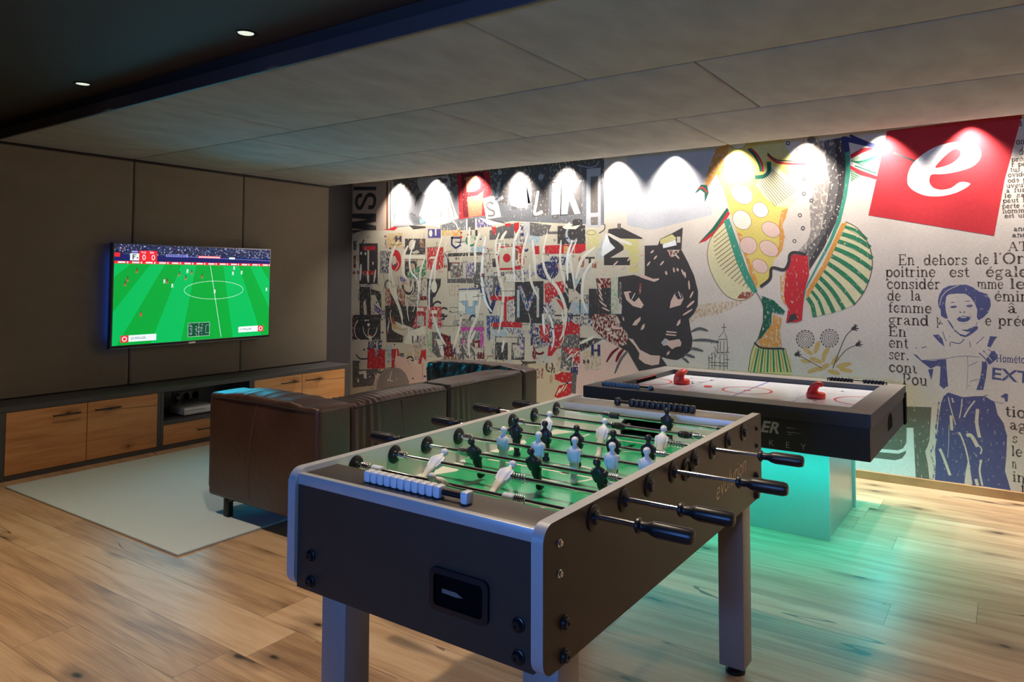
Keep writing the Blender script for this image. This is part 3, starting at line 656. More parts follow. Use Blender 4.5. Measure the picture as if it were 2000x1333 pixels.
    # score counters: beads on a bar
    def counter(y, xs, m, x0, x1, z):
        bm = NB(); cyl(bm, (x0, y, z), (x1, y, z), 0.007, 12); c = obj('score_counter', bm, M_black, t)
        for x in xs:
            bm = NB(); box(bm, x - 0.0108, x + 0.0108, y - 0.0145, y + 0.0145, z - 0.0145, z + 0.0145, 0.0068, 2); obj('counter_bead', bm, m, c)
    counter(-4.330, [4.690 + 0.0224 * i for i in range(11)] + [4.994], M_bead, 4.676, 5.002, 0.901)
    counter(-2.985, [4.700] + [4.763 + 0.0224 * i for i in range(12)], M_bbead, 4.69, 5.02, 0.901)
    # ball throw-in ring and lettering on the right side
    bm = NB(); lathe(bm, (XR_, -3.640, 0.852), (1, 0, 0), [(0, 0.032), (0.004, 0.032), (0.007, 0.028), (0.008, 0.023), (0.002, 0.020), (0.002, 0)], 28); obj('throw_in_ring', bm, M_black, right)
    Mx = plane_M((XR_ + 0.0005, -3.395, 0.700), (0, 1, 0.10), (0, -0.1, 1))
    bm = text_bm('evolution', 0.082, Mx, 0, 0.0002, 0.35, -0.0006); obj('lettering', bm, M_script, right, 0)
    # rods
    def player(rod, x, y, ang, m, nm):
        M = Matrix.Translation((x, y, RZ)) @ Matrix.Rotation(R(ang), 4, 'X'); bm = NB()
        loft(bm, [(-0.079, 0, 0.001, 0.0105, 0.0125), (-0.070, 0, 0.001, 0.0105, 0.0125), (-0.066, 0, 0, 0.0085, 0.0075), (-0.050, 0, 0, 0.0105, 0.0085), (-0.034, 0, 0, 0.0135, 0.0105), (-0.026, 0, 0, 0.0140, 0.0110), (-0.016, 0, 0, 0.0125, 0.0100),
                  (-0.002, 0, 0, 0.0165, 0.0125), (0.010, 0, 0, 0.0190, 0.0125), (0.019, 0, 0, 0.0175, 0.0105), (0.025, 0, 0, 0.0095, 0.0075), (0.029, 0, 0, 0.0060, 0.0058), (0.034, 0, 0, 0.0058, 0.0058)], 14, M=M)
        for s in (-1, 1): loft(bm, [(-0.020, s * 0.0150, 0, 0.0035, 0.006), (-0.006, s * 0.0185, 0, 0.0045, 0.007), (0.010, s * 0.0195, 0, 0.0050, 0.008), (0.018, s * 0.0170, 0, 0.0045, 0.007)], 8, M=M)
        sphere(bm, M @ Vector((0, 0, 0.0430)), 0.0108, 14)
        obj(nm, bm, m, rod, 50)
    def spring(rod, x0, x1, y):
        bm = NB(); n = 5 * 12; tube(bm, [(x0 + (x1 - x0) * i / n, y + 0.0105 * math.cos(i * 2 * math.pi / 12), RZ + 0.0105 * math.sin(i * 2 * math.pi / 12)) for i in range(n + 1)], 0.0022, 6); obj('spring', bm, M_chrome, rod)
    def bumper(rod, x0, x1, y, m):
        bm = NB(); cyl(bm, (x0, y, RZ), (x1, y, RZ), 0.0115, 16, bev=0.002); obj('bumper', bm, m, rod)
    HAND = [(0, 0.0125), (0.004, 0.0165), (0.009, 0.0165), (0.013, 0.0105), (0.028, 0.0105), (0.038, 0.0155), (0.046, 0.0168), (0.118, 0.0168), (0.125, 0.0145), (0.127, 0.010), (0.127, 0)]
    def handle(rod, x, s, y):
        bm = NB(); lathe(bm, (x, y, RZ), (s, 0, 0), HAND, 20)
        for k in range(10):
            a = 2 * math.pi * k / 10; tube(bm, [(x + s * (0.046 + 0.07 * i / 4), y + 0.0159 * math.cos(a), RZ + 0.0159 * math.sin(a)) for i in range(5)], 0.0016, 5)
        obj('handle', bm, M_black, rod)
    W_, B_ = M_wplay, M_bplay
    rods = [(-4.190, 'W', [4.800], 56, 1, 5.340, [(4.513, 4.545), (5.030, 5.058)], [(4.556, 4.592), (4.995, 5.028)]),
            (-4.037, 'W', [4.652, 4.890], -60, 1, 5.374, [(4.510, 4.540), (4.918, 4.958)], []),
            (-3.893, 'B', [4.680, 4.890, 5.098], 24, -1, 4.381, [(4.622, 4.655), (5.124, 5.152)], []),
            (-3.735, 'W', [4.672, 4.803, 4.930, 5.053, 5.160], -3, 1, 5.411, [(4.516, 4.546)], []),
            (-3.575, 'B', [4.612, 4.728, 4.848, 4.978, 5.095], 3, -1, 4.369, [(4.560, 4.590), (5.122, 5.150)], []),
            (-3.422, 'W', [4.640, 4.860, 5.072], -24, 1, 5.378, [(4.514, 4.546), (5.100, 5.148)], []),
            (-3.275, 'B', [4.850, 5.095], 78, -1, 4.329, [(4.790, 4.824), (5.125, 5.15)], []),
            (-3.112, 'B', [4.962], 4, -1, 4.410, [(4.700, 4.728)], [(4.732, 4.768), (5.150, 5.185)])]
    for y, tm, xs, ang, s, hx, spr, bum in rods:
        a, b = (XL - 0.012, hx + 0.01) if s > 0 else (hx - 0.01, XR_ + 0.012)
        bm = NB(); cyl(bm, (a, y, RZ), (b, y, RZ), 0.0064, 14); r = obj('rod', bm, M_chrome, t)
        handle(r, hx, s, y)
        for x in xs: player(r, x, y, ang, W_ if tm == 'W' else B_, 'player')
        for p in spr: spring(r, *p, y)
        for p in bum: bumper(r, *p, y, W_ if tm == 'W' else B_)
        for x, q in ((XR_, 1), (XL, -1)):
            bm = NB(); lathe(bm, (x, y, RZ - 0.003), (q, 0, 0), [(0, 0.0285), (0.003, 0.0285), (0.005, 0.025), (0.006, 0.016), (0.014, 0.012), (0.014, 0.0)], 28); obj('outer_bearing', bm, M_black, r)
        for x, q in ((xi1, -1), (xi0, 1)):
            bm = NB(); lathe(bm, (x, y, RZ), (q, 0, 0), [(0, 0.027), (0.002, 0.027), (0.004, 0.024), (0.005, 0.012), (0.010, 0.010), (0.010, 0.0)], 28); obj('inner_bearing', bm, M_black, r)
build_football()
# ------------------------------------------------------------------ air hockey table
def build_hockey():
    X0, X1, Y0, Y1, ZB, ZT = 3.820, 5.427, -1.7075, -0.4755, 0.501, 0.7333
    ix0, ix1, iy0, iy1, FZ = 3.950, 5.304, -1.545, -0.612, 0.700
    rot = Matrix.Translation((X1, Y0, 0)) @ Matrix.Rotation(-0.015, 4, 'Z') @ Matrix.Translation((-X1, -Y0, 0))
    def O(name, bm, m, par=None, sm=35, **k):
        bmesh.ops.transform(bm, matrix=rot, verts=bm.verts); return obj(name, bm, m, par, sm, **k)
    P = lambda x, y, z: rot @ Vector((x, y, z))
    t = root('air_hockey_table', P((X0 + X1) / 2, (Y0 + Y1) / 2, 0), 'black air hockey table on a turquoise-lit pedestal in front of the mural', 'air hockey table')
    # rails: mitred frame
    bm = NB(); z0, z1 = 0.664, ZT
    def rail(outer, inner):
        for zz in (0,):
            vs = [bm.verts.new((*p, z)) for z in (z0, z1) for p in (outer[0], outer[1], inner[1], inner[0])]
            for f in ((0, 1, 2, 3), (4, 5, 6, 7), (0, 1, 5, 4), (1, 2, 6, 5), (2, 3, 7, 6), (3, 0, 4, 7)): bm.faces.new([vs[i] for i in f])
    oc = [(X0, Y0), (X1, Y0), (X1, Y1), (X0, Y1)]; ic = [(ix0, iy0), (ix1, iy0), (ix1, iy1), (ix0, iy1)]
    for i in range(4):
        bm = NB(); j = (i + 1) % 4; rail((oc[i], oc[j]), (ic[i], ic[j]))
        bmesh.ops.recalc_face_normals(bm, faces=bm.faces); bmesh.ops.bevel(bm, geom=[e for e in bm.edges if all(abs(v.co.z - z1) < 1e-6 for v in e.verts)], offset=0.0015, segments=1, affect='EDGES')
        for f in bm.faces: f.material_index = 0 if f.normal.z > 0.5 else 1
        O('rail', bm, (M_hrim, M_hlip), t)
    e = 0.006
    for nm, b in (('side_board', (X0 + e, X1 - e, Y0 + e, Y0 + e + 0.02)), ('side_board', (X0 + e, X1 - e, Y1 - e - 0.02, Y1 - e)), ('end_board', (X0 + e, X0 + e + 0.02, Y0 + e + 0.02, Y1 - e - 0.02)), ('end_board', (X1 - e - 0.02, X1 - e, Y0 + e + 0.02, Y1 - e - 0.02))):
        bm = NB(); box(bm, *b, ZB, 0.664, 0.0015, 1); q = O(nm, bm, M_hbody, t)
        if nm == 'side_board' and b[2] < -1.6: fr = q
        if nm == 'end_board' and b[0] > 5: er = q
    bm = NB(); box(bm, X0 + 0.03, X1 - 0.03, Y0 + 0.03, Y1 - 0.03, ZB + 0.012, ZB + 0.03); O('bottom_board', bm, M_hbody, t)
    bm = NB(); box(bm, ix0 - 0.02, ix1 + 0.02, iy0 - 0.02, iy1 + 0.02, FZ - 0.02, FZ); fl = O('playing_surface', bm, M_rink, t)
    cx, cy = (ix0 + ix1) / 2, (iy0 + iy1) / 2; z = FZ + 0.0004
    def marks(name, m, fn, zz=0.0):
        bm = NB()
        def pl(pts): bm.faces.new([bm.verts.new((x, y, z + zz)) for x, y in pts])
        def arc(x, y, r, a0, a1, w, n=40):
            for i in range(n):
                t0, t1 = R(a0 + (a1 - a0) * i / n), R(a0 + (a1 - a0) * (i + 1) / n)
                pl([(x + (r + s) * math.cos(q), y + (r + s) * math.sin(q)) for s, q in ((-w, t0), (-w, t1), (w, t1), (w, t0))])
        def seg(xa, ya, xb, yb, w):
            d = Vector((xb - xa, yb - ya)).normalized(); n = Vector((-d.y, d.x)) * w
            pl(((xa + n.x, ya + n.y), (xb + n.x, yb + n.y), (xb - n.x, yb - n.y), (xa - n.x, ya - n.y)))
        fn(pl, arc, seg); O(name, bm, m, fl, 0)
    def grey(pl, arc, seg):
        for sx in (-1, 1):
            for sy in (-1, 1): arc(cx + sx * 0.42, cy + sy * 0.25, 0.10, 0, 360, 0.012); arc(cx + sx * 0.24, cy + sy * 0.30, 0.06, 0, 300, 0.01)
            seg(cx + sx * 0.5, iy0, cx + sx * 0.3, iy1, 0.010); seg(cx + sx * 0.15, iy0, cx + sx * 0.55, iy1, 0.008)
    marks('centre_circle', M_rred, lambda pl, arc, seg: arc(cx, cy, 0.145, 0, 360, 0.007), 0.0002); marks('centre_spot', M_rred, lambda pl, arc, seg: arc(cx, cy, 0.012, 0, 360, 0.012, 16), 0.0002)
    marks('goal_crease', M_rred, lambda pl, arc, seg: arc(ix0, cy, 0.165, -90, 90, 0.007), 0.0002); marks('goal_crease', M_rred, lambda pl, arc, seg: arc(ix1, cy, 0.165, 90, 270, 0.007), 0.0002)
    marks('centre_line', M_rblue, lambda pl, arc, seg: seg(cx, iy0, cx, iy1, 0.0045), 0.0001)
    for q in (-0.34, 0.34): marks('blue_line', M_rblue, lambda pl, arc, seg: seg(cx + q, iy0, cx + q, iy1, 0.0012), 0.0001)
    marks('printed_pattern', M_lgrey, grey)
    # goal slots and their red lips
    for x, s in ((ix0, 1), (ix1, -1)):
        bm = NB(); box(bm, min(x, x + s * 0.0015), max(x, x + s * 0.0015), cy - 0.15, cy + 0.15, FZ + 0.001, FZ + 0.024); g = O('goal_slot', bm, M_blackh, t)
        bm = NB(); box(bm, min(x, x + s * 0.003), max(x, x + s * 0.003), cy - 0.15, cy + 0.15, FZ + 0.024, FZ + 0.029); O('goal_lip', bm, M_rred, g)
    # puck return in the end board, black end strip
    pr = [(cy + a, b) for a, b in ((-0.075, 0.560), (0.075, 0.560), (0.078, 0.600), (0.055, 0.632), (0.0, 0.650), (-0.055, 0.632), (-0.078, 0.600))]
    bm = NB(); extrude(bm, pr, lambda a, b, d: Vector((d, a, b)), X1 - e - 0.001, X1 - e + 0.0015); O('puck_return', bm, M_blackh, er)
    bm = NB(); box(bm, X1 - e, X1 + 0.004, Y1 - 0.075, Y1 - 0.004, 0.499, 0.690, 0.001, 1); O('end_strip', bm, M_blackh, t)
    # lettering on the long side
    yv = Y0 + e - 0.0006
    bm = text_bm('ER', 0.082, plane_M((4.892, yv, 0.586), (1, 0, 0), (0, 0, 1)), 0, 0.0003, 0.30, 0.0024, 1.05)
    for a, b, c in ((0.600, 5.03, 5.115), (0.622, 5.03, 5.080), (0.589, 5.035, 5.06)):
        bm.faces.new([bm.verts.new(p) for p in ((b, yv - 0.0003, a - 0.0016), (c, yv - 0.0003, a), (b, yv - 0.0003, a + 0.0016))])
    O('lettering', bm, M_logo, fr, 0)
    bm = NB()
    for ch, x in (('K', 4.935), ('E', 5.021), ('Y', 5.096)): merge(bm, text_bm(ch, 0.044, plane_M((x, yv, 0.5185), (1, 0, 0), (0, 0, 1)), 0, 0.0003, 0, -0.0006))
    O('lettering', bm, M_logo, fr, 0)
    # score counters on the long rails
    def counter(x0, x1, y, xs, m):
        bm = NB(); cyl(bm, (x0, y, ZT + 0.0138), (x1, y, ZT + 0.0138), 0.005, 10)
        for x in (x0, x1): box(bm, x - 0.003, x + 0.003, y - 0.006, y + 0.006, ZT, ZT + 0.018)
        c = O('score_counter', bm, M_black, t)
        for x in xs: bm = NB(); lathe(bm, (x - 0.010, y, ZT + 0.0138), (1, 0, 0), [(0, 0.009), (0.004, 0.0135), (0.0165, 0.0135), (0.0205, 0.009)], 14); O('counter_bead', bm, m, c)
    counter(3.915, 4.246, -1.630, [3.930 + 0.0222 * i for i in range(11)] + [4.232], M_greybead)
    counter(4.985, 5.33, -0.545, [5.004 + 0.0205 * i for i in range(7)] + [5.205 + 0.0205 * i for i in range(6)], M_bbead)
    # pedestal: front and back panels stand out from the side cladding
    px1 = X1 - 0.2496; px0 = X0 + 0.2496; py0 = Y0 + 0.2575; py1 = py0 + 0.7168
    for nm, b, m in (('pedestal_panel', (px0, px1, py0, py0 + 0.019), M_pedf), ('pedestal_panel', (px0, px1, py1 - 0.019, py1), M_pedf), ('pedestal_side', (px0 + 0.012, px0 + 0.03, py0 + 0.019, py1 - 0.019), M_ped), ('pedestal_side', (px1 - 0.03, px1 - 0.012, py0 + 0.019, py1 - 0.019), M_ped)):
        bm = NB(); box(bm, *b, 0, ZB + 0.012, 0.001, 1); O(nm, bm, m, t)
    # LED strips under the table edge, with their light
    em = emis('turquoise_led', (0.0, 0.75, 0.80, 1), 3.0)
    for a, b, en in (((X0 + 0.06, Y0 + 0.07), (X1 - 0.06, Y0 + 0.07), 8.5), ((X1 - 0.06, Y0 + 0.09), (X1 - 0.06, Y1 - 0.09), 5), ((X0 + 0.06, Y0 + 0.09), (X0 + 0.06, Y1 - 0.09), 5), ((X0 + 0.06, Y1 - 0.07), (X1 - 0.06, Y1 - 0.07), 7)):
        bm = NB(); box(bm, min(a[0], b[0]) - 0.004, max(a[0], b[0]) + 0.004, min(a[1], b[1]) - 0.004, max(a[1], b[1]) + 0.004, ZB + 0.008, ZB + 0.012); O('led_strip', bm, em, t)
        m = P((a[0] + b[0]) / 2, (a[1] + b[1]) / 2, ZB + 0.004); L = math.hypot(b[0] - a[0], b[1] - a[1]); hor = abs(b[0] - a[0]) > abs(b[1] - a[1])
        lamp('hockey_led_light', 'AREA', m, en, TEAL, (0, 0, 0 if hor else R(90)), shape='RECTANGLE', size=L, size_y=0.012)
    # mallets and puck lie loose on the surface
    def mallet(x, y, ang, label):
        r = root('hockey_mallet', P(x, y, FZ), label, 'mallet', 'red hockey mallets')
        bm = NB(); c = Vector((x, y, FZ)); n = 28
        lathe(bm, c, (0, 0, 1), [(0.0, 0.048), (0.003, 0.052), (0.022, 0.053), (0.029, 0.051), (0.032, 0.046), (0.032, 0.0)], n)
        O('base', bm, M_red, r, 50)
        bm = NB(); M = Matrix.Translation(c) @ Matrix.Rotation(R(ang), 4, 'Z')
        # arched hand grip: rises from the back of the base and curls forward
        secs = [((-0.022, 0.016), 0.047, 0.040), ((-0.024, 0.032), 0.046, 0.040), ((-0.022, 0.048), 0.043, 0.036), ((-0.014, 0.064), 0.039, 0.032), ((-0.001, 0.077), 0.034, 0.029), ((0.014, 0.083), 0.028, 0.027), ((0.029, 0.080), 0.020, 0.021), ((0.036, 0.074), 0.010, 0.012)]
        rings = []
        for i, ((a, h), w, th) in enumerate(secs):
            p0 = secs[max(0, i - 1)][0]; p1 = secs[min(len(secs) - 1, i + 1)][0]; d = Vector((p1[0] - p0[0], p1[1] - p0[1])).normalized(); nn = Vector((-d.y, d.x)); ring = []
            for k in range(16):
                q = 2 * math.pi * k / 16; ring.append(bm.verts.new(M @ Vector((a + nn.x * th * math.cos(q) * 0.6 - 0.008 * (math.sin(q) ** 2 - 1), w * math.sin(q), h + nn.y * th * math.cos(q) * 0.6))))
            rings.append(ring)
        for A, B in zip(rings, rings[1:]):
            for k in range(16): bm.faces.new((A[k], A[(k + 1) % 16], B[(k + 1) % 16], B[k]))
        bm.faces.new(rings[0]); bm.faces.new(rings[-1])
        O('hand_grip', bm, M_red, r, 60)
    mallet(4.192, -1.060, 62, 'red air hockey mallet at the left end of the white playing surface')
    mallet(5.043, -1.125, -15, 'red air hockey mallet near the right end of the white playing surface')
    bm = NB(); lathe(bm, (4.377, -1.075, FZ), (0, 0, 1), [(0.0, 0.024), (0.001, 0.026), (0.005, 0.026), (0.006, 0.024), (0.006, 0.018), (0.005, 0.017), (0.005, 0.0)], 28)
    tag(O('hockey_puck', bm, M_red, loc=P(4.377, -1.075, FZ)), 'thin red puck lying beside the left mallet on the white surface', 'puck')
M_greybead = mat('grey_bead_plastic', srgb(150, 165, 175), 0.45)
build_hockey()
# the collage on the back wall, in millimetres on the wall plane: (shape, colour, wear in per cent, points)
MURAL_COLOURS = [(218,206,192),(214,202,179),(238,230,212),(73,69,69),(106,102,101),(144,143,146),(190,190,194),(242,242,240),(200,54,60),(118,39,45),(151,80,64),(55,134,95),(41,100,80),(151,190,149),(214,204,132),(221,214,168),(219,199,109),(217,153,76),(208,174,109),(69,91,141),(59,63,106),(94,84,149),(160,192,205),(200,84,163),(228,194,178),(135,93,66),(198,164,127),(111,113,102),(226,230,226),(90,93,135),(92,80,71),(200,176,158),(69,150,125),(125,117,111),(151,141,134),(123,124,128),(206,128,96)]
MURAL = [
('p',1,10,[-77,1955,509,1961,1297,1940,2176,1944,2839,1906,3193,1873,3190,974,2838,689,2838,284,-37,-62]),
('p',0,0,[2786,730,3190,974,3477,1328,5187,1343,5172,484,2681,223]),
('p',24,25,[2786,685,3141,862,3427,770,3786,668,3652,325,2786,234]),
('p',26,55,[3833,1165,4087,1212,4328,1225,4127,1124,3918,1077,3832,1000]),
('p',0,6,[5272,1594,6105,1740,6063,-26,5245,36]),
('p',6,12,[3317,2467,4099,2473,4052,1903,3526,1799,3314,1850]),
('p',26,62,[825,1740,975,1752,979,1673,813,1676]),
('p',10,64,[198,1060,355,1077,340,907,228,903]),
('p',35,66,[2085,1483,2189,1479,2200,1424,2103,1424]),
('p',34,64,[1289,593,1418,611,1417,510,1268,499]),
('p',20,44,[2687,1088,2784,1085,2776,946,2698,943]),
('p',35,52,[1416,973,1560,985,1576,917,1395,910]),
('p',4,44,[2045,1454,2192,1464,2201,1357,2025,1356]),
('p',20,41,[2071,1223,2160,1229,2163,1131,2090,1129]),
('p',10,52,[2620,866,2715,878,2708,765,2607,759]),
('p',35,47,[68,1330,166,1323,199,1146,40,1143]),
('p',10,44,[1114,1656,1306,1648,1325,1495,1104,1496]),
('p',22,43,[2759,1437,2848,1441,2827,1329,2739,1329]),
('p',25,39,[1265,653,1516,654,1512,553,1251,535]),
('p',20,39,[217,702,424,727,426,531,205,516]),
('p',34,39,[433,1051,670,1059,657,957,429,949]),
('p',34,45,[773,1197,975,1201,950,1099,760,1094]),
('p',4,56,[1758,730,1891,751,1913,666,1762,657]),
('p',2,65,[1386,515,1570,542,1566,385,1384,370]),
('p',25,54,[1896,489,1984,487,1991,420,1911,414]),
('p',18,58,[768,628,999,628,976,553,796,541]),
('p',35,58,[2162,1793,2364,1782,2345,1733,2146,1738]),
('p',4,66,[1571,1168,1707,1185,1728,1081,1547,1076]),
('p',34,59,[903,1275,1125,1276,1147,1184,888,1179]),
('p',6,41,[1998,677,2150,688,2131,549,2008,540]),
('p',4,47,[1649,587,1818,611,1837,543,1670,531]),
('p',18,62,[2616,703,2682,715,2703,607,2611,601]),
('p',20,51,[1644,437,1723,434,1717,388,1669,384]),
('p',34,41,[2667,775,2730,775,2748,639,2666,634]),
('p',22,66,[2513,1611,2700,1612,2716,1549,2503,1552]),
('p',26,40,[-19,1649,208,1646,223,1583,-19,1585]),
('p',22,57,[1740,1261,1853,1249,1859,1194,1749,1192]),
('p',20,57,[2792,1095,2975,1106,2990,975,2804,967]),
('p',2,59,[2021,1293,2122,1299,2119,1181,2026,1179]),
('p',20,40,[2541,1596,2731,1585,2739,1512,2558,1513]),
('p',4,54,[1385,462,1484,479,1505,345,1392,336]),
('p',26,56,[2895,717,3059,736,3062,600,2894,587]),
('p',22,57,[3001,1724,3180,1715,3186,1570,3010,1572]),
('p',20,49,[2484,926,2668,941,2667,815,2472,804]),
('p',4,47,[810,1384,1006,1388,1003,1205,831,1203]),
('p',25,50,[1492,992,1602,990,1609,839,1486,833]),
('p',2,40,[2035,1635,2106,1621,2112,1472,2027,1472]),
('p',20,47,[2401,1169,2555,1165,2540,1077,2389,1073]),
('p',20,54,[458,1841,618,1835,647,1710,445,1714]),
('p',26,47,[870,713,981,731,959,546,900,542]),
('p',18,55,[2000,946,2089,937,2107,893,2011,889]),
('p',18,40,[1250,1886,1481,1888,1500,1815,1250,1823]),
('p',6,50,[1290,1636,1521,1627,1541,1523,1282,1526]),
('p',35,65,[223,301,362,297,342,171,204,158]),
('p',2,61,[1995,1841,2093,1836,2112,1796,1993,1800]),
('p',10,53,[2271,550,2474,574,2475,482,2257,464]),
('p',18,46,[2029,545,2139,550,2117,433,2036,426]),
('p',25,66,[1914,695,2073,701,2066,568,1931,558]),
('p',33,49,[829,1401,922,1398,925,1224,859,1223]),
('p',10,40,[2844,1592,2902,1588,2892,1494,2831,1494]),
('p',6,38,[1169,960,1264,948,1282,881,1171,877]),
('p',2,44,[237,1549,375,1532,348,1366,253,1366]),
('p',35,43,[1250,522,1455,525,1463,389,1246,372]),
('p',35,60,[1416,406,1617,420,1607,270,1402,251]),
('p',35,64,[1484,1616,1552,1620,1574,1457,1509,1457]),
('p',26,58,[1405,743,1508,763,1497,671,1394,665]),
('p',22,46,[475,681,569,682,583,505,504,499]),
('p',4,40,[2167,585,2305,609,2308,544,2154,532]),
('p',35,61,[868,569,961,563,968,401,850,392]),
('p',33,46,[271,524,387,523,408,387,284,378]),
('p',20,62,[102,1385,254,1374,288,1199,83,1196]),
('p',33,59,[770,384,1031,399,1019,269,797,249]),
('p',25,51,[2629,1696,2713,1691,2713,1640,2622,1642]),
('p',22,65,[2371,672,2543,687,2535,641,2365,630]),
('p',2,43,[692,906,835,924,820,818,723,813]),
('p',10,39,[2974,1543,3029,1537,3021,1484,2976,1484]),
('p',18,60,[2898,756,3062,763,3056,712,2878,700]),
('p',18,39,[471,1869,710,1871,702,1715,479,1720]),
('p',22,38,[2760,1179,2953,1174,2942,1086,2753,1080]),
('p',22,45,[2316,1819,2442,1811,2426,1679,2321,1681]),
('p',4,56,[1479,1404,1658,1392,1675,1342,1487,1341]),
('p',6,53,[2863,1483,2963,1491,2966,1383,2878,1383]),
('p',22,39,[1587,1698,1807,1704,1818,1576,1593,1579]),
('p',33,46,[1792,1358,2014,1351,2019,1230,1795,1227]),
('p',2,39,[2041,1433,2245,1434,2235,1360,2051,1359]),
('p',6,44,[2744,1442,2857,1439,2874,1406,2738,1405]),
('p',35,43,[1470,1760,1612,1765,1622,1596,1456,1598]),
('p',33,54,[725,440,981,447,1009,284,728,260]),
('p',2,39,[1441,1742,1622,1746,1633,1609,1419,1612]),
('p',4,42,[217,1200,325,1201,327,1142,228,1140]),
('p',33,51,[1932,1692,2100,1698,2113,1640,1935,1643]),
('p',4,43,[2451,1018,2653,1024,2642,969,2457,962]),
('p',6,59,[2970,499,3101,508,3089,471,2988,463]),
('p',22,48,[1897,991,2074,1003,2066,840,1888,831]),
('p',10,63,[2267,1095,2422,1095,2413,1029,2284,1025]),
('p',35,38,[2767,969,2847,984,2826,883,2782,881]),
('p',4,52,[2714,904,2793,895,2788,763,2703,758]),
('p',33,43,[2894,1248,3017,1261,2999,1174,2873,1171]),
('p',4,49,[1481,767,1646,775,1666,611,1463,598]),
('p',20,40,[1260,722,1433,733,1446,627,1255,615]),
('p',26,62,[1524,1087,1721,1104,1720,1041,1536,1035]),
('p',20,25,[2754,1271,2823,1272,2823,1216,2754,1215]),
('p',20,12,[2704,524,2735,526,2735,492,2776,495,2776,529,2806,532,2806,446,2776,443,2776,478,2735,474,2735,440,2704,437]),
('p',4,31,[1891,959,2017,963,2017,906,1891,901]),
('k',3,0,[16,0,2730,964,2716,957,2698,954,2680,955,2664,959,2654,967,2650,977,2654,987,2664,996,2680,1002,2698,1004,2716,1002,2730,997]),
('p',4,30,[820,1076,969,1080,970,1003,821,998]),
('p',20,11,[2665,1791,2693,1790,2693,1753,2730,1752,2730,1789,2758,1788,2758,1696,2730,1696,2730,1733,2693,1734,2693,1697,2665,1698]),
('k',4,0,[24,0,537,1281,524,1267,508,1262,491,1264,476,1275,466,1293,463,1314,466,1335,475,1352,489,1363,506,1367,522,1361,536,1348]),
('k',9,0,[20,0,2475,721,2457,707,2433,700,2409,701,2388,711,2374,728,2369,749,2374,771,2388,789,2409,801,2433,806,2456,802,2475,789]),
('k',3,0,[20,0,1250,1067,1230,1053,1206,1047,1181,1050,1159,1060,1145,1077,1139,1098,1144,1119,1159,1137,1180,1149,1205,1153,1229,1148,1249,1135]),
('p',3,29,[899,921,969,924,970,829,900,826]),
('p',3,9,[2885,679,2903,680,2903,666,2927,667,2927,681,2944,682,2944,648,2927,647,2927,661,2903,659,2903,645,2885,644]),
('p',3,16,[1095,1366,1189,1367,1190,1310,1095,1309]),
('p',4,32,[1495,800,1602,805,1602,751,1495,745]),
('p',3,5,[1996,1585,2038,1585,2038,1569,2021,1570,2021,1534,2011,1535,2011,1570,1996,1570]),
('p',3,26,[1671,1370,1692,1371,1692,1343,1719,1343,1719,1371,1740,1371,1740,1301,1720,1301,1720,1329,1692,1329,1692,1301,1671,1301]),
('p',4,27,[2054,1661,2118,1660,2118,1618,2054,1619]),
('p',4,35,[253,754,313,757,315,649,255,646]),
('k',20,0,[20,0,2299,1668,2291,1655,2281,1649,2270,1653,2261,1664,2255,1682,2253,1704,2255,1725,2261,1743,2270,1754,2281,1757,2291,1751,2299,1737]),
('p',3,25,[1706,1302,1815,1303,1815,1288,1772,1288,1772,1253,1745,1253,1744,1288,1706,1287]),
('k',4,0,[20,0,1578,565,1563,551,1544,544,1525,546,1508,556,1497,573,1493,594,1497,616,1508,635,1524,647,1543,652,1562,647,1577,634]),
('p',20,27,[875,892,899,893,899,878,930,879,930,894,954,895,954,858,931,857,930,872,899,870,899,855,876,854]),
('p',3,27,[1011,470,1143,479,1143,464,1091,460,1091,425,1058,423,1058,458,1011,455]),
('p',3,32,[2434,926,2484,928,2484,881,2434,879]),
('p',9,35,[2351,721,2393,724,2393,651,2351,648]),
('p',3,23,[1754,1439,1875,1439,1875,1340,1755,1339]),
('p',20,24,[1906,1452,1943,1452,1944,1438,1993,1438,1993,1451,2031,1451,2031,1417,1994,1417,1994,1431,1944,1431,1944,1417,1906,1417]),
('p',9,20,[2521,831,2608,836,2608,809,2574,807,2574,745,2552,743,2552,806,2521,804]),
('p',3,11,[2907,1585,3002,1583,3002,1566,2964,1567,2964,1527,2940,1527,2941,1567,2907,1567]),
('p',3,23,[2312,1186,2337,1186,2337,1169,2371,1170,2371,1187,2396,1188,2396,1144,2371,1144,2371,1161,2337,1160,2337,1143,2312,1142]),
('p',9,29,[1713,671,1798,676,1799,614,1713,608]),
('k',9,0,[20,0,1642,1437,1634,1425,1623,1421,1612,1423,1602,1433,1596,1448,1593,1466,1595,1485,1602,1500,1611,1509,1622,1512,1633,1507,1642,1496]),
('p',20,23,[2756,606,2832,612,2832,543,2756,537]),
('k',3,0,[20,0,1329,1020,1312,1008,1291,1003,1270,1005,1251,1014,1238,1028,1234,1046,1238,1064,1250,1079,1269,1089,1290,1092,1312,1088,1329,1077]),
('p',4,25,[1690,1586,1770,1585,1771,1570,1739,1571,1739,1536,1719,1536,1719,1571,1690,1571]),
('p',20,17,[857,1054,878,1055,879,1014,907,1015,907,1056,928,1056,929,955,908,954,907,995,879,994,880,953,859,952]),
('p',9,32,[954,1203,1077,1205,1077,1165,955,1162]),
('p',4,19,[690,603,745,606,746,524,691,520]),
('p',3,19,[1289,813,1315,814,1316,772,1350,774,1350,816,1376,817,1377,712,1351,711,1351,753,1316,751,1316,709,1290,707]),
('k',20,0,[20,0,1296,987,1283,981,1266,978,1249,978,1234,983,1224,990,1220,1000,1223,1009,1233,1017,1248,1023,1266,1025,1282,1023,1296,1017]),
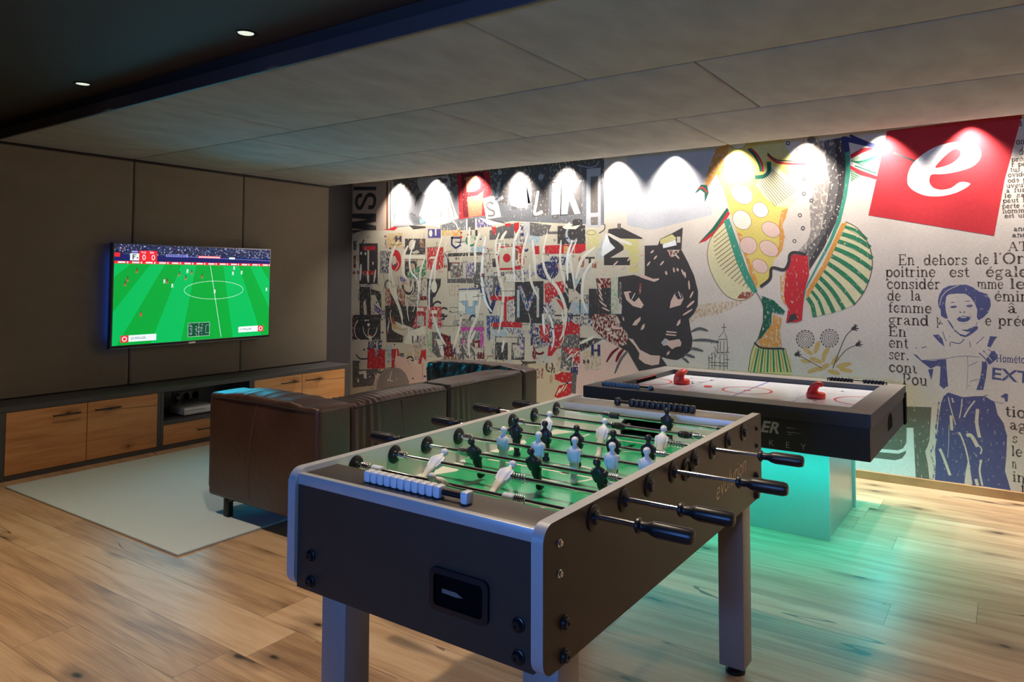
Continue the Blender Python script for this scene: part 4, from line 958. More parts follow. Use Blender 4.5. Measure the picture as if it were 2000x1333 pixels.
('p',20,16,[2965,815,2992,816,2991,776,3027,778,3027,818,3054,820,3054,719,3027,717,3027,758,2991,756,2991,715,2964,713]),
('p',4,7,[2479,1674,2581,1672,2581,1659,2540,1660,2540,1628,2515,1629,2515,1660,2479,1661]),
('p',9,24,[1651,827,1680,828,1681,784,1719,786,1719,830,1748,831,1749,721,1720,719,1720,764,1681,761,1681,717,1652,715]),
('p',20,5,[2355,498,2394,501,2394,482,2378,480,2378,435,2369,434,2368,480,2355,478]),
('k',4,0,[24,0,468,401,442,384,410,376,377,377,349,387,329,405,322,427,328,450,347,471,375,485,408,491,441,487,467,474]),
('k',4,0,[20,0,2843,714,2827,703,2806,697,2785,698,2767,705,2755,718,2750,734,2755,750,2767,764,2785,774,2806,777,2827,774,2843,765]),
('p',20,6,[602,1840,629,1840,629,1815,665,1814,665,1839,692,1838,693,1776,666,1777,666,1801,630,1802,630,1778,603,1778]),
('p',3,18,[1873,1582,1994,1580,1994,1499,1873,1500]),
('k',20,0,[20,0,1689,949,1676,937,1660,931,1643,933,1629,943,1619,959,1615,978,1619,997,1628,1014,1642,1024,1659,1028,1675,1023,1689,1011]),
('p',5,0,[562,2511,1478,2489,1495,1973,570,1926]),
('p',4,30,[562,2511,1478,2489,1479,2324,1225,2289,802,2318,564,2367]),
('p',35,12,[1464,2516,3096,2488,3094,1859,2117,1936,1470,1872]),
('p',4,28,[1464,2516,3096,2488,3096,2263,2116,2239,1467,2273]),
('p',4,15,[1995,2470,2145,2467,2057,2096,1967,2126]),
('p',4,15,[2325,2466,2544,2461,2517,1976,2349,1960]),
('p',4,15,[2787,2458,3086,2462,3075,2219,2943,2274,2829,2352]),
('p',31,0,[-74,2472,464,2432,472,1907,-63,1909]),
('p',3,0,[-48,2416,308,2391,308,2351,-47,2375]),
('l',3,0,[44,0,190,2171,258,2171,287,2217,283,2276,232,2307,171,2299,128,2243,81,2177,32,2176,2,2225,8,2280,40,2308,94,2309]),
('p',3,0,[-67,2114,313,2096,316,1912,-64,1926]),
('p',31,0,[-72,2064,172,2035,-72,2019]),
('p',31,0,[152,1990,313,2005,314,1961]),
('p',31,0,[-70,1948,120,1926,-70,1926]),
('p',3,0,[-64,1926,120,1919,-50,1887]),
('p',25,0,[459,2432,492,2430,500,1906,468,1907]),
('p',2,0,[491,2434,517,2432,525,1913,499,1914]),
('p',3,0,[517,2432,528,2432,536,1929,524,1930]),
('p',2,0,[528,2436,567,2433,574,1936,536,1938]),
('p',33,0,[539,2435,545,2434,553,1937,547,1937]),
('p',6,0,[584,2035,672,2113,693,2226,760,2198,783,2123,795,2025,872,1941,574,1949]),
('p',7,0,[625,2288,736,2306,760,2165,694,2169,684,2063,651,2065]),
('p',7,0,[695,2046,740,2044,774,1977,752,1954]),
('l',4,0,[12,1,758,2304,823,2357,877,2426]),
('l',4,0,[20,1,803,2261,878,2321,931,2373,964,2339]),
('l',4,0,[23,1,880,2151,911,2230,975,2290]),
('l',4,0,[11,1,945,2075,992,2152,1034,2238]),
('l',33,0,[11,0,779,2384,833,2421,909,2432]),
('s',6,0,[909,2424,1026,2439,1224,2435,1326,2431,1360,2343,1348,2242,1039,2250,942,2316]),
('p',2,0,[1034,2250,1353,2238,1429,2059,1469,1995,1260,1942,1032,1967,935,2051]),
('l',33,0,[7,1,1065,2244,1062,2125,1042,2006]),
('l',33,0,[8,1,1102,2242,1122,2121,1125,2002]),
('l',33,0,[7,1,1154,2238,1153,2120,1136,2002]),
('l',33,0,[8,1,1216,2235,1235,2115,1239,1997]),
('l',33,0,[7,1,1287,2230,1327,2110,1350,1992]),
('l',33,0,[8,1,1328,2228,1382,2107,1420,1989]),
('p',4,0,[1322,2393,1323,2385,1318,2377,1308,2369,1293,2363,1276,2358,1258,2355,1240,2355,1225,2358,1214,2362,1208,2369,1207,2377,1213,2385,1223,2393,1237,2399,1255,2404,1273,2406,1290,2406,1305,2404,1316,2399]),
('p',4,0,[1250,2406,1249,2401,1245,2398,1239,2395,1232,2393,1224,2393,1216,2395,1209,2397,1204,2401,1200,2405,1199,2410,1200,2414,1203,2418,1209,2420,1216,2422,1224,2422,1232,2421,1239,2418,1245,2414,1249,2410]),
('p',35,0,[1378,2274,1372,2271,1363,2271,1352,2272,1342,2277,1331,2283,1322,2290,1316,2298,1313,2306,1313,2314,1316,2319,1323,2322,1331,2323,1342,2321,1353,2317,1363,2310,1372,2303,1378,2295,1382,2287,1382,2280]),
('p',35,0,[800,2066,838,2080,946,2010,952,1954,872,1969]),
('p',22,0,[946,2010,1021,1999,1010,1968,952,1954]),
('p',3,0,[851,2071,850,2070,848,2068,845,2067,842,2066,838,2066,834,2067,830,2068,827,2069,825,2071,825,2073,825,2074,827,2076,830,2077,834,2077,838,2078,842,2077,845,2076,848,2075,850,2073]),
('p',3,0,[886,2053,885,2052,883,2050,880,2049,877,2048,873,2048,869,2049,865,2050,862,2051,860,2053,860,2055,860,2056,862,2058,865,2059,869,2060,873,2060,877,2059,880,2058,883,2057,885,2055]),
('p',7,0,[979,1953,1126,1971,1229,1935,1260,1902,1126,1927]),
('p',8,0,[415,1913,506,1922,585,1944,641,1934,586,1900,506,1906]),
('p',3,0,[796,1948,1032,1927,1032,1911,862,1901]),
('p',24,0,[441,1725,733,1719,733,1711,441,1717]),
('p',21,0,[1064,1898,1235,1892,1236,1801,1065,1806]),
('p',2,0,[1124,1852,1123,1841,1120,1831,1115,1824,1108,1819,1101,1817,1094,1819,1088,1825,1083,1833,1079,1843,1078,1854,1079,1865,1082,1875,1087,1882,1094,1887,1101,1889,1108,1887,1114,1881,1119,1873,1123,1863]),
('p',2,0,[1158,1898,1178,1898,1179,1827,1158,1827]),
('p',3,0,[56,1776,342,1769,349,1327,64,1325]),
('p',8,0,[183,1743,307,1741,308,1694,184,1697]),
('p',1,0,[184,1697,213,1696,217,1469,188,1469]),
('p',8,30,[111,1741,195,1739,195,1697,112,1698]),
('p',3,30,[-37,1804,13,1803,14,1700,-35,1701]),
('p',9,30,[-33,1641,3,1640,6,1495,-31,1495]),
('p',3,0,[121,1817,140,1812,87,1741,74,1750]),
('p',7,0,[103,1664,102,1659,100,1654,97,1649,93,1647,88,1646,84,1647,80,1650,77,1654,74,1659,74,1665,74,1671,76,1676,79,1680,83,1683,88,1683,92,1682,96,1680,100,1676,102,1670]),
('p',7,0,[166,1659,166,1653,164,1648,162,1644,158,1642,155,1641,151,1642,148,1644,145,1649,143,1654,142,1660,143,1665,144,1670,147,1675,150,1677,154,1678,158,1677,161,1674,164,1670,166,1665]),
('p',7,0,[283,1552,283,1547,281,1542,278,1539,275,1536,272,1536,268,1537,265,1539,262,1543,260,1547,260,1553,260,1558,262,1562,264,1566,267,1568,271,1569,275,1568,278,1566,281,1562,282,1558]),
('p',35,40,[378,1685,487,1683,491,1443,382,1443]),
('p',3,35,[487,1674,555,1673,559,1443,491,1443]),
('p',8,0,[693,1577,690,1542,679,1510,662,1485,639,1469,615,1463,590,1469,567,1485,549,1511,536,1543,532,1579,535,1614,546,1646,564,1672,586,1687,611,1693,636,1687,659,1670,677,1644,689,1612]),
('p',1,0,[624,1578,623,1562,618,1548,610,1537,600,1530,589,1527,578,1530,568,1537,560,1549,554,1563,552,1579,554,1594,559,1608,567,1620,577,1627,588,1629,599,1626,609,1619,617,1608,622,1593]),
('p',1,40,[500,1616,552,1616,553,1533,501,1534]),
('p',3,15,[743,1808,1028,1800,1030,1637,745,1641]),
('p',1,0,[885,1734,879,1717,869,1703,857,1692,843,1686,830,1685,817,1690,807,1699,800,1713,797,1730,799,1747,805,1764,815,1778,827,1789,841,1795,855,1796,867,1791,877,1781,884,1767,886,1751]),
('p',25,40,[1012,1756,1015,1742,1013,1728,1009,1717,1002,1709,993,1706,983,1707,972,1713,963,1722,955,1735,950,1750,948,1765,949,1778,953,1790,960,1797,970,1801,980,1799,990,1793,1000,1784,1007,1771]),
('p',1,0,[832,1660,918,1683,951,1658,887,1639]),
('p',2,0,[729,1633,1025,1629,1025,1597,729,1601]),
('p',25,30,[735,1589,1015,1585,1015,1577,735,1581]),
('p',3,20,[746,1572,909,1571,911,1395,749,1394]),
('p',26,20,[812,1547,877,1547,879,1411,814,1410]),
('p',11,30,[985,1458,1036,1617,1040,1458]),
('p',8,30,[1056,1704,1272,1707,1274,1528,1234,1481,1090,1482,1058,1506]),
('p',2,0,[1088,1608,1161,1615,1171,1575,1089,1561]),
('p',3,0,[1293,1628,1366,1643,1368,1463,1335,1463,1324,1597]),
('p',18,60,[485,1845,488,1840,487,1833,483,1826,476,1818,465,1811,454,1806,442,1802,431,1800,422,1801,416,1804,413,1809,413,1816,418,1823,425,1831,436,1838,447,1843,459,1847,470,1849,479,1848]),
('p',26,60,[522,1855,524,1851,524,1846,520,1841,515,1835,507,1830,499,1826,490,1823,482,1822,475,1822,470,1825,468,1828,468,1833,472,1839,477,1844,485,1850,494,1854,502,1857,511,1858,517,1857]),
('p',18,60,[196,1865,198,1861,198,1856,194,1851,188,1845,181,1840,172,1835,162,1832,154,1831,147,1832,142,1834,139,1838,140,1843,143,1849,149,1855,157,1860,166,1864,175,1867,184,1868,191,1868]),
('p',8,25,[122,1471,307,1470,308,1427,123,1427]),
('p',9,40,[-44,1471,122,1471,123,1432,-44,1432]),
('p',3,20,[60,1427,323,1427,323,1399,60,1399]),
('p',3,20,[748,1563,917,1562,918,1458,749,1458]),
('p',26,0,[805,1547,875,1546,876,1468,806,1468]),
('p',11,40,[778,1453,1014,1540,1041,1560,1042,1426,961,1385,793,1393]),
('p',21,40,[671,1416,764,1384,779,1343,708,1342,679,1374]),
('p',8,35,[1068,1591,1269,1593,1276,1507,1204,1472,1083,1478,1062,1519]),
('p',20,50,[404,1567,515,1566,517,1459,405,1459]),
('p',3,40,[500,1609,544,1608,546,1459,502,1459]),
('l',3,0,[29,0,715,1321,738,1258,809,1228,879,1270,892,1354]),
('p',10,45,[461,1276,752,1279,754,1091,464,1083]),
('p',3,20,[549,1277,653,1173,740,1080,714,890,552,1075]),
('p',33,65,[809,1217,935,1219,936,1167,810,1165]),
('k',3,0,[5,0,929,1183,925,1175,916,1168,901,1163,883,1160,863,1159,845,1162,830,1166,820,1173,817,1181,820,1189,830,1196,845,1201,863,1204,882,1205,900,1202,915,1197,925,1191,929,1183]),
('p',3,70,[988,1375,1036,1375,1038,1211,990,1210]),
('p',3,12,[1057,1385,1244,1388,1239,1315,1167,1202,1140,1192,1141,1070,1094,1048,1066,1129]),
('p',2,0,[1192,1304,1190,1286,1185,1268,1176,1255,1165,1246,1153,1243,1140,1246,1129,1254,1120,1268,1114,1285,1112,1304,1113,1323,1119,1340,1128,1353,1139,1362,1151,1365,1164,1362,1175,1354,1184,1340,1190,1323]),
('p',3,12,[70,1294,233,1296,254,980,193,978,166,1174,128,1119,147,955,76,975]),
('p',3,20,[241,1274,401,1243,414,943,283,1111,243,1198]),
('p',1,0,[243,1203,311,1210,404,1060,405,1044,267,1122]),
('p',21,40,[290,1112,450,1030,435,986,314,1026]),
('p',3,12,[-19,983,398,996,402,728,-14,707]),
('k',2,0,[10,0,349,853,345,833,338,814,329,796,318,780,304,767,289,756,273,748,256,743,238,741,221,743,204,748,187,756,173,767,159,781,148,797,140,816,134,835,130,856]),
('k',2,0,[11,0,89,712,72,713,55,719,40,729,26,742,15,759,7,778,2,799,0,821,2,842,7,863,15,883,26,900,40,913,55,923]),
('p',7,0,[239,882,238,878,235,873,230,870,224,867,218,866,211,867,205,869,200,872,197,876,196,881,197,885,200,890,205,893,211,896,217,897,224,896,230,894,235,891,238,887]),
('p',2,0,[155,934,224,936,224,925,155,923]),
('p',2,0,[220,762,258,775,274,700,236,730]),
('p',9,30,[-43,971,-17,972,-12,696,-37,695]),
('p',3,8,[463,1094,1060,1098,994,901,856,875,554,948,570,842,744,797,724,713,492,706]),
('p',10,20,[532,989,598,970,628,887,555,895]),
('p',18,20,[555,916,628,897,686,847,599,849]),
('p',1,0,[570,842,743,871,800,852,787,789,744,782,614,818]),
('p',8,30,[856,875,910,1001,923,1095,1046,1098,1046,903,994,891]),
('p',6,40,[924,1002,1020,1005,1021,902,925,899]),
('p',2,40,[923,1084,1012,1087,1013,1051,923,1048]),
('p',8,35,[1073,1099,1254,1103,1256,892,1210,890,1202,990,1128,1008,1130,866,1076,884]),
('p',2,30,[1121,1064,1195,1066,1195,1031,1122,1028]),
('p',2,20,[745,704,800,831,1035,903,1043,771,872,700]),
('p',35,60,[858,720,968,798,1050,822,1048,699,942,673]),
('p',20,30,[926,796,947,797,948,725,927,724]),
('p',20,30,[857,792,874,793,875,710,858,710]),
('p',8,14,[207,620,321,627,330,541,368,544,366,624,471,630,474,423,203,403]),
('p',8,10,[566,636,660,646,690,575,625,560,627,455,569,441]),
('p',8,10,[944,499,990,650,1051,664,1053,537,1005,585,985,502]),
('l',3,0,[16,0,29,544,93,504,216,513]),
('l',3,0,[18,0,769,538,832,574,888,546,832,527]),
('p',4,15,[-25,475,77,482,79,383,370,416,298,228,-19,178]),
('p',2,0,[72,361,188,381,197,295,159,292,150,345,80,329]),
('l',24,0,[14,0,310,358,334,317,312,240]),
('p',2,0,[81,264,81,257,79,251,75,245,71,242,66,241,61,241,57,244,53,248,51,254,50,261,51,268,53,274,56,279,60,283,65,284,70,283,75,281,78,276,80,270]),
('p',24,0,[647,572,747,558,944,509,1053,496,1055,334,637,257,620,444]),
('p',34,0,[351,197,386,321,459,412,576,443,692,434,764,393,821,304,808,238]),
('l',33,0,[3,0,402,260,431,324,489,403]),
('l',33,0,[4,0,447,256,466,338,510,410]),
('l',33,0,[4,0,491,251,502,351,530,417]),
('l',33,0,[3,0,536,246,537,364,550,424]),
('l',33,0,[4,0,579,242,572,378,571,430]),
('l',33,0,[4,0,623,254,607,370,591,427]),
('l',33,0,[3,0,666,266,641,362,612,423]),
('l',33,0,[3,0,708,278,676,354,632,419]),
('l',33,0,[3,0,751,290,710,347,652,415]),
('l',30,0,[5,0,351,197,386,321,459,412,576,443,692,434,764,393,821,304]),
('p',13,45,[1056,832,1117,835,1133,603,1065,700]),
('p',4,20,[1130,846,1210,839,1251,751,1292,613,1213,588,1133,643]),
('p',2,0,[1184,778,1251,771,1291,653,1298,603,1252,610]),
('p',9,20,[1250,841,1342,815,1394,719,1421,611,1318,605,1290,733]),
('p',8,4,[1445,2436,1774,2438,1849,2434,1873,2196,1794,2178,1805,2005,1586,1992,1479,1978]),
('p',36,8,[1554,2400,1698,2404,1756,2339,1775,2247,1758,2007,1596,1995]),  # orange inside the P, spot light on the red tile put into the colour
('p',9,4,[1495,2432,1774,2436,1798,2336,1784,2247,1700,2207,1575,2199,1596,1999,1528,1999]),
('p',36,0,[1554,2397,1689,2404,1737,2341,1732,2280,1661,2247,1570,2246]),  # counter of the P, same painted spot light
('p',2,0,[1766,2172,1905,2190,1961,2101,1989,1981,1814,1967]),
('l',33,0,[18,0,1897,2112,1850,2130,1813,2102,1851,2062,1906,2037,1897,2000,1833,2000]),
('l',6,0,[35,0,1969,2324,1942,2199,1933,2147,2015,2172]),
('p',6,0,[1996,2411,1995,2403,1992,2396,1987,2391,1980,2388,1973,2387,1966,2389,1959,2393,1954,2399,1950,2407,1949,2414,1950,2422,1954,2429,1959,2434,1965,2437,1973,2438,1980,2436,1987,2432,1992,2426,1995,2419]),
('p',7,0,[2100,2284,2297,2270,2297,2054,2101,2064]),
('k',4,0,[26,0,2100,2292,2099,2376,2192,2376,2184,2308]),
('p',6,0,[2211,2087,2245,2093,2254,2252,2271,2330,2297,2328,2297,2090,2323,2095]),
('p',4,0,[2096,2086,2176,2067,2167,2042,2114,2049]),
('l',7,0,[30,0,2412,2205,2387,2077,2375,1992,2461,2009]),
('p',6,0,[2468,2321,2463,2313,2456,2306,2447,2302,2438,2301,2429,2303,2421,2307,2415,2314,2412,2323,2412,2333,2415,2342,2420,2350,2427,2357,2436,2361,2445,2362,2454,2360,2462,2355,2468,2348,2471,2340,2471,2330]),
('p',35,25,[1229,1930,1469,1974,1567,1974,1577,1870,1229,1883]),
('p',4,15,[1581,1977,1673,1984,1678,1870,1587,1870]),
('p',7,0,[1562,1978,1581,1977,1582,1870,1563,1871]),
('p',7,0,[1677,1980,1696,1979,1697,1866,1678,1867]),
('l',7,0,[13,0,1400,1966,1440,1929,1465,1874]),
('p',21,40,[1701,1972,1777,1961,1889,1896,1702,1889]),
('p',2,0,[1720,1986,1851,1958,2034,1913,2088,1911,1852,1905]),
('l',4,0,[15,1,1870,1957,1962,1938,2034,1920]),
('p',17,40,[1396,1877,1500,1873,1510,1811,1396,1815]),
('k',20,0,[23,0,1382,1808,1382,1730,1432,1694,1491,1720,1500,1796,1377,1800]),
('l',20,0,[9,0,1447,1752,1493,1750]),
('l',20,0,[6,0,1447,1694,1447,1652]),
('k',11,0,[20,0,1672,1791,1679,1782,1684,1772,1686,1761,1684,1751,1680,1741,1673,1732,1664,1725,1653,1719,1640,1716,1627,1715,1613,1717,1601,1720,1589,1727,1580,1734,1572,1744,1568,1754,1567,1765,1568,1775,1573,1785,1580,1794]),
('p',3,0,[1602,1862,1631,1861,1631,1808,1602,1808]),
('p',3,0,[1678,1867,1707,1866,1707,1805,1679,1806]),
('p',13,50,[1588,1817,1683,1814,1684,1791,1588,1794]),
('p',4,10,[1852,1853,1925,1880,2106,1910,2141,1909,2142,1777,1853,1764]),
('p',8,25,[1875,1889,1925,1895,1930,1813,1908,1807]),
('p',8,0,[2141,1916,2198,1921,2198,1826,2168,1809,2141,1850]),
('p',20,50,[2207,1913,2255,1911,2255,1738,2208,1739]),
('p',8,0,[2034,1913,2097,1918,2106,1888,2043,1887]),
('p',4,25,[2319,1916,2462,1896,2462,1782,2384,1784,2320,1794]),
('p',6,20,[2259,1918,2315,1916,2316,1708,2260,1709]),
('p',33,60,[1926,1724,2255,1724,2260,1556,1927,1559]),
('p',3,25,[1335,1642,1783,1648,1783,1616,1341,1609]),
('p',1,0,[1335,1609,1783,1616,1783,1549,1354,1549]),
('k',3,0,[7,0,1335,1619,1332,1368]),
('p',4,40,[1366,1549,1526,1547,1527,1401,1373,1396]),
('p',9,30,[1366,1551,1526,1549,1526,1537,1366,1538]),
('p',21,50,[1561,1547,1687,1546,1688,1415,1562,1401]),
('p',4,20,[1687,1546,1749,1549,1745,1379,1643,1378,1682,1442]),
('p',4,20,[1331,1386,1750,1397,1751,1347,1326,1345]),
('p',1,0,[1526,1552,1561,1551,1562,1396,1527,1396]),
('p',33,65,[1782,1657,1883,1673,1895,1441,1795,1406]),
('p',8,22,[1935,1698,2252,1700,2258,1527,2216,1474,1955,1470]),
('p',1,0,[1970,1680,2121,1694,2184,1667,2205,1571,2143,1493,1971,1490]),
('p',8,0,[2104,1585,2102,1572,2096,1561,2086,1551,2073,1546,2059,1544,2045,1546,2033,1552,2023,1561,2016,1573,2014,1586,2016,1599,2023,1611,2032,1620,2045,1626,2059,1628,2073,1626,2085,1619,2095,1610,2102,1598]),
('p',25,0,[2158,1676,2189,1649,2184,1571,2158,1563]),
('l',8,0,[11,0,1971,1481,2143,1483]),
('p',13,40,[2158,1528,2205,1536,2206,1514,2164,1506]),
('p',8,5,[2345,1693,2423,1692,2423,1615,2345,1616]),
('p',26,65,[1332,1331,1486,1332,1476,1204,1345,1211]),
('p',6,50,[1795,1441,1971,1441,1972,1247,1885,1211,1819,1245]),
('p',20,14,[1728,1325,1785,1334,1869,1122,1928,1317,1972,1327,1983,1292,1886,1051,1859,1051]),
('p',4,30,[1818,1415,1950,1415,1972,1327,1928,1317,1885,1175,1841,1281]),
('p',19,60,[1795,1406,1906,1388,1885,1246,1818,1281]),
('l',19,0,[11,0,1475,1281,1729,1289]),
('p',2,0,[1469,1258,1717,1271,1708,1046,1477,1035]),
('k',35,0,[6,0,1475,1268,1466,1039,1786,1044]),
('p',22,15,[1529,1168,1593,1169,1593,1115,1656,1117,1656,1171,1718,1172,1707,1136,1684,1126,1679,1041,1570,1037,1564,1123,1529,1132]),
('k',35,0,[5,0,1529,1168,1593,1169,1593,1106,1656,1108,1656,1171,1720,1172,1713,1136,1679,1126,1674,1041]),
('k',35,0,[5,0,1529,1168,1529,1132,1564,1123,1565,1037]),
('p',8,8,[1863,1219,2238,1221,2248,1183,2059,1170,2060,987,2239,981,2234,933,1876,927,1881,972,2028,982,2027,1178,1869,1184]),
('p',3,6,[2154,1358,2472,1369,2472,977,2155,982]),
('p',19,45,[2185,1320,2227,1329,2300,1167,2381,1321,2411,1322,2310,1081,2280,1098]),
('p',22,50,[2177,1285,2206,1285,2207,1027,2178,1026]),
('p',22,55,[2396,1305,2424,1305,2424,1034,2397,1033]),
('p',19,35,[1820,1032,1973,1037,1974,975,1865,962,1871,821,1855,785,1832,793]),
('p',19,65,[2070,1179,2144,1198,2145,990,2070,979]),
('p',19,60,[2164,1458,2350,1483,2391,1424,2227,1372,2164,1372]),
('p',21,30,[2501,1483,2498,1467,2490,1453,2477,1442,2460,1435,2441,1432,2423,1435,2406,1442,2392,1453,2384,1467,2381,1483,2384,1499,2392,1513,2406,1524,2423,1532,2441,1534,2460,1531,2477,1524,2490,1513,2498,1498]),
('p',21,40,[2401,1526,2501,1533,2511,1415,2411,1424]),
('p',19,55,[2060,918,2239,934,2249,831,2208,786,2177,871,2103,867]),
('p',20,30,[2331,980,2362,981,2362,778,2332,768]),
('p',19,60,[2239,908,2331,912,2331,878,2239,874]),
('p',20,40,[2422,966,2482,969,2483,784,2443,799]),
('p',34,35,[1519,972,1792,982,1793,920,1519,908]),
('p',23,15,[1508,908,1798,920,1796,880,1508,867]),
('p',35,35,[1520,868,1776,879,1771,790,1526,804]),
('p',23,25,[1526,795,1572,789,1550,724,1521,741]),
('p',23,35,[1748,869,1793,871,1789,720,1744,726]),
('p',3,25,[1926,837,2265,845,2262,636,1927,614]),
('p',1,0,[1937,829,2187,837,2185,789,2119,786,2114,626,2077,624,2073,784,1937,781]),
('p',21,55,[2198,837,2255,836,2255,687,2198,752]),
('p',35,65,[2124,773,2198,769,2255,669,2146,637]),
('l',4,0,[27,0,1521,732,1539,588]),
('l',4,0,[23,0,1631,711,1677,651,1677,597]),
('k',3,0,[9,0,1694,643,1789,649,1784,613]),
('k',3,0,[6,0,1828,611,1830,620,1836,628,1846,634,1858,639,1872,641,1886,640,1898,637,1908,632,1914,625,1916,617]),
('l',3,0,[11,0,2229,617,2393,619]),
('p',1,40,[1799,765,1888,769,1888,655,1800,649]),
('p',9,20,[1240,827,1277,820,1350,741,1387,614,1291,608,1290,747]),
('p',3,3,[2662,2400,2742,2400,2750,1965,2646,1961]),
('p',4,4,[2734,2390,2872,2282,2876,1962,2726,1966]),
('p',7,0,[2678,2384,2744,2382,2738,2195,2829,2275,2872,2268,2782,2157,2860,1970,2798,1969,2742,2104,2726,1973,2660,1972]),
('p',2,0,[2564,2263,2629,2262,2654,2235,2650,2187,2572,2185]),
('p',7,0,[2560,2178,2654,2179,2646,1977,2556,1974]),
('p',4,15,[2556,1974,2637,1974,2629,1935,2564,1938]),
('l',4,0,[12,0,2564,2270,2637,2275]),
('p',6,5,[2923,2367,3061,2366,3063,1842,2915,1848]),
('p',33,8,[2962,2296,3034,2293,3033,1972,2961,1972]),
('p',33,8,[2961,1934,3033,1934,3033,1863,2965,1863]),
('l',6,0,[8,0,2829,2410,2939,2380,3015,2387,3046,2425]),
('p',3,10,[2778,1925,2876,1924,2880,1863,2778,1863]),
('p',4,20,[2321,1913,2556,1879,2515,1799,2406,1781,2321,1798]),
('p',4,15,[2515,1824,2702,1817,2702,1793,2515,1799]),
('p',3,12,[2621,1869,2907,1865,2911,1698,2621,1705]),
('p',6,0,[2829,1782,2826,1759,2817,1738,2803,1722,2785,1712,2766,1708,2746,1713,2728,1724,2714,1741,2705,1763,2702,1786,2705,1810,2714,1831,2728,1847,2746,1857,2766,1860,2785,1856,2803,1844,2817,1827,2826,1806]),
('p',3,10,[2837,1796,2834,1777,2826,1760,2814,1746,2799,1738,2782,1735,2765,1739,2749,1748,2737,1762,2729,1780,2726,1799,2729,1819,2737,1836,2749,1849,2765,1857,2782,1860,2799,1856,2814,1847,2826,1832,2834,1815]),
('p',2,0,[2670,1857,2750,1902,2766,1860,2860,1870,2813,1834,2702,1838]),
('p',8,10,[2347,1694,2425,1692,2425,1617,2347,1619]),
('p',8,10,[2486,1694,2911,1701,2911,1643,2860,1617,2490,1616]),
('p',17,40,[2686,1686,2734,1685,2734,1619,2686,1620]),
('p',14,40,[2930,1820,3044,1816,3044,1648,2930,1650]),
('l',4,0,[11,0,3101,1867,3097,1821,3044,1789]),
('k',33,0,[5,0,3014,1797,3011,1790,3003,1784,2991,1780,2976,1778,2960,1778,2945,1781,2933,1786,2925,1793,2922,1800,2925,1807,2933,1812,2945,1817,2960,1818,2976,1818,2991,1815,3003,1810,3011,1804,3014,1797]),
('p',20,25,[2631,1464,2626,1438,2609,1415,2583,1397,2550,1385,2514,1380,2477,1384,2443,1396,2416,1415,2399,1439,2393,1465,2399,1491,2416,1515,2443,1534,2476,1545,2513,1549,2550,1545,2583,1532,2609,1514,2626,1490]),
('p',8,30,[2480,1347,2689,1370,2696,1271,2560,1202,2494,1111]),
('p',3,15,[2599,1236,2702,1271,2766,1184,2740,1106,2677,1182]),
('p',8,15,[2599,1214,2677,1182,2734,1095,2677,1116]),
('p',3,12,[2709,1436,2778,1447,2804,1294,2866,1403,2878,1273,2766,1184,2702,1304]),
('p',1,20,[2734,1304,2804,1294,2854,1251,2740,1172]),
('k',3,0,[13,0,2593,1102,2589,1058,2853,1064,2854,1207]),
('p',6,20,[2778,1184,2816,1185,2816,1076,2778,1075]),
('p',19,60,[2494,1156,2586,1180,2593,1025,2508,999]),
('p',8,22,[2401,962,2853,990,2853,860,2677,829,2560,690,2515,687,2528,788,2415,861]),
('p',8,15,[2828,935,2825,911,2814,890,2797,872,2776,860,2753,855,2730,858,2708,868,2691,884,2680,905,2677,928,2680,952,2691,974,2708,992,2730,1004,2753,1008,2776,1005,2797,995,2814,979,2825,958]),
('p',4,30,[2702,886,2841,903,2853,752,2816,642,2740,571,2651,586,2664,785]),
('p',8,35,[2677,775,2853,774,2853,644,2803,641]),
('p',20,50,[2347,971,2428,963,2441,806,2534,811,2534,967,2567,968,2560,779,2375,746]),
('p',8,12,[2593,527,2664,554,2816,555,2803,489,2677,457,2593,483]),
('p',8,12,[2587,328,2638,432,2765,464,2772,378,2677,304]),
('p',4,12,[2766,551,2822,566,2809,371,2765,378]),
('k',30,0,[16,0,2559,627,2566,615,2570,601,2570,586,2566,571,2559,559,2549,550,2537,547,2525,549,2515,556,2507,567,2503,581,2503,597,2507,611,2515,624]),
('k',30,0,[12,0,2537,578,2589,580,2584,537]),
('l',30,0,[19,0,2239,602,2388,623]),
('p',26,30,[2572,481,2571,467,2569,455,2565,445,2560,438,2554,435,2549,437,2543,443,2539,452,2537,465,2536,478,2537,492,2539,504,2543,515,2548,521,2554,524,2560,522,2565,516,2569,507,2571,495]),
('p',3,30,[2851,871,3084,872,2865,747,2828,805]),
('l',2,0,[7,1,2841,805,2890,851]),
('l',2,0,[8,1,2858,813,2908,859]),
('l',2,0,[7,1,2875,820,2925,866]),
('l',2,0,[8,1,2893,828,2942,873]),
('l',2,0,[7,1,2910,835,2959,881]),
('l',2,0,[7,1,2927,842,2976,888]),
('l',2,0,[8,1,2944,850,2993,895]),
('l',2,0,[7,1,2961,857,3010,902]),
('l',2,0,[11,1,2740,724,2778,769]),
('l',2,0,[11,1,2709,656,2778,726]),
('l',2,0,[9,1,2766,692,2841,751]),
('l',2,0,[9,1,2677,588,2734,614]),
('l',2,0,[11,1,2606,528,2715,591]),
('l',2,0,[11,1,2638,366,2690,436]),
('l',2,0,[9,1,2677,380,2721,450]),
('l',2,0,[11,1,2613,342,2651,411]),
('l',2,0,[32,1,589,1699,536,1581,552,1423,650,1169]),
('l',2,0,[32,1,788,1734,724,1618,726,1443,779,1385]),
('l',7,0,[20,1,891,1789,816,1617,831,1462,935,1347,926,1060]),
('l',2,0,[23,1,641,1776,536,1621,526,1344,569,1227,679,1053,734,862]),
('l',2,0,[23,1,1034,1613,960,1442,962,1232]),
('l',7,0,[23,1,1207,1686,1123,1461,1088,1272,1090,1065]),
('l',2,0,[24,1,1255,1817,1183,1611,1160,1461,1162,1310]),
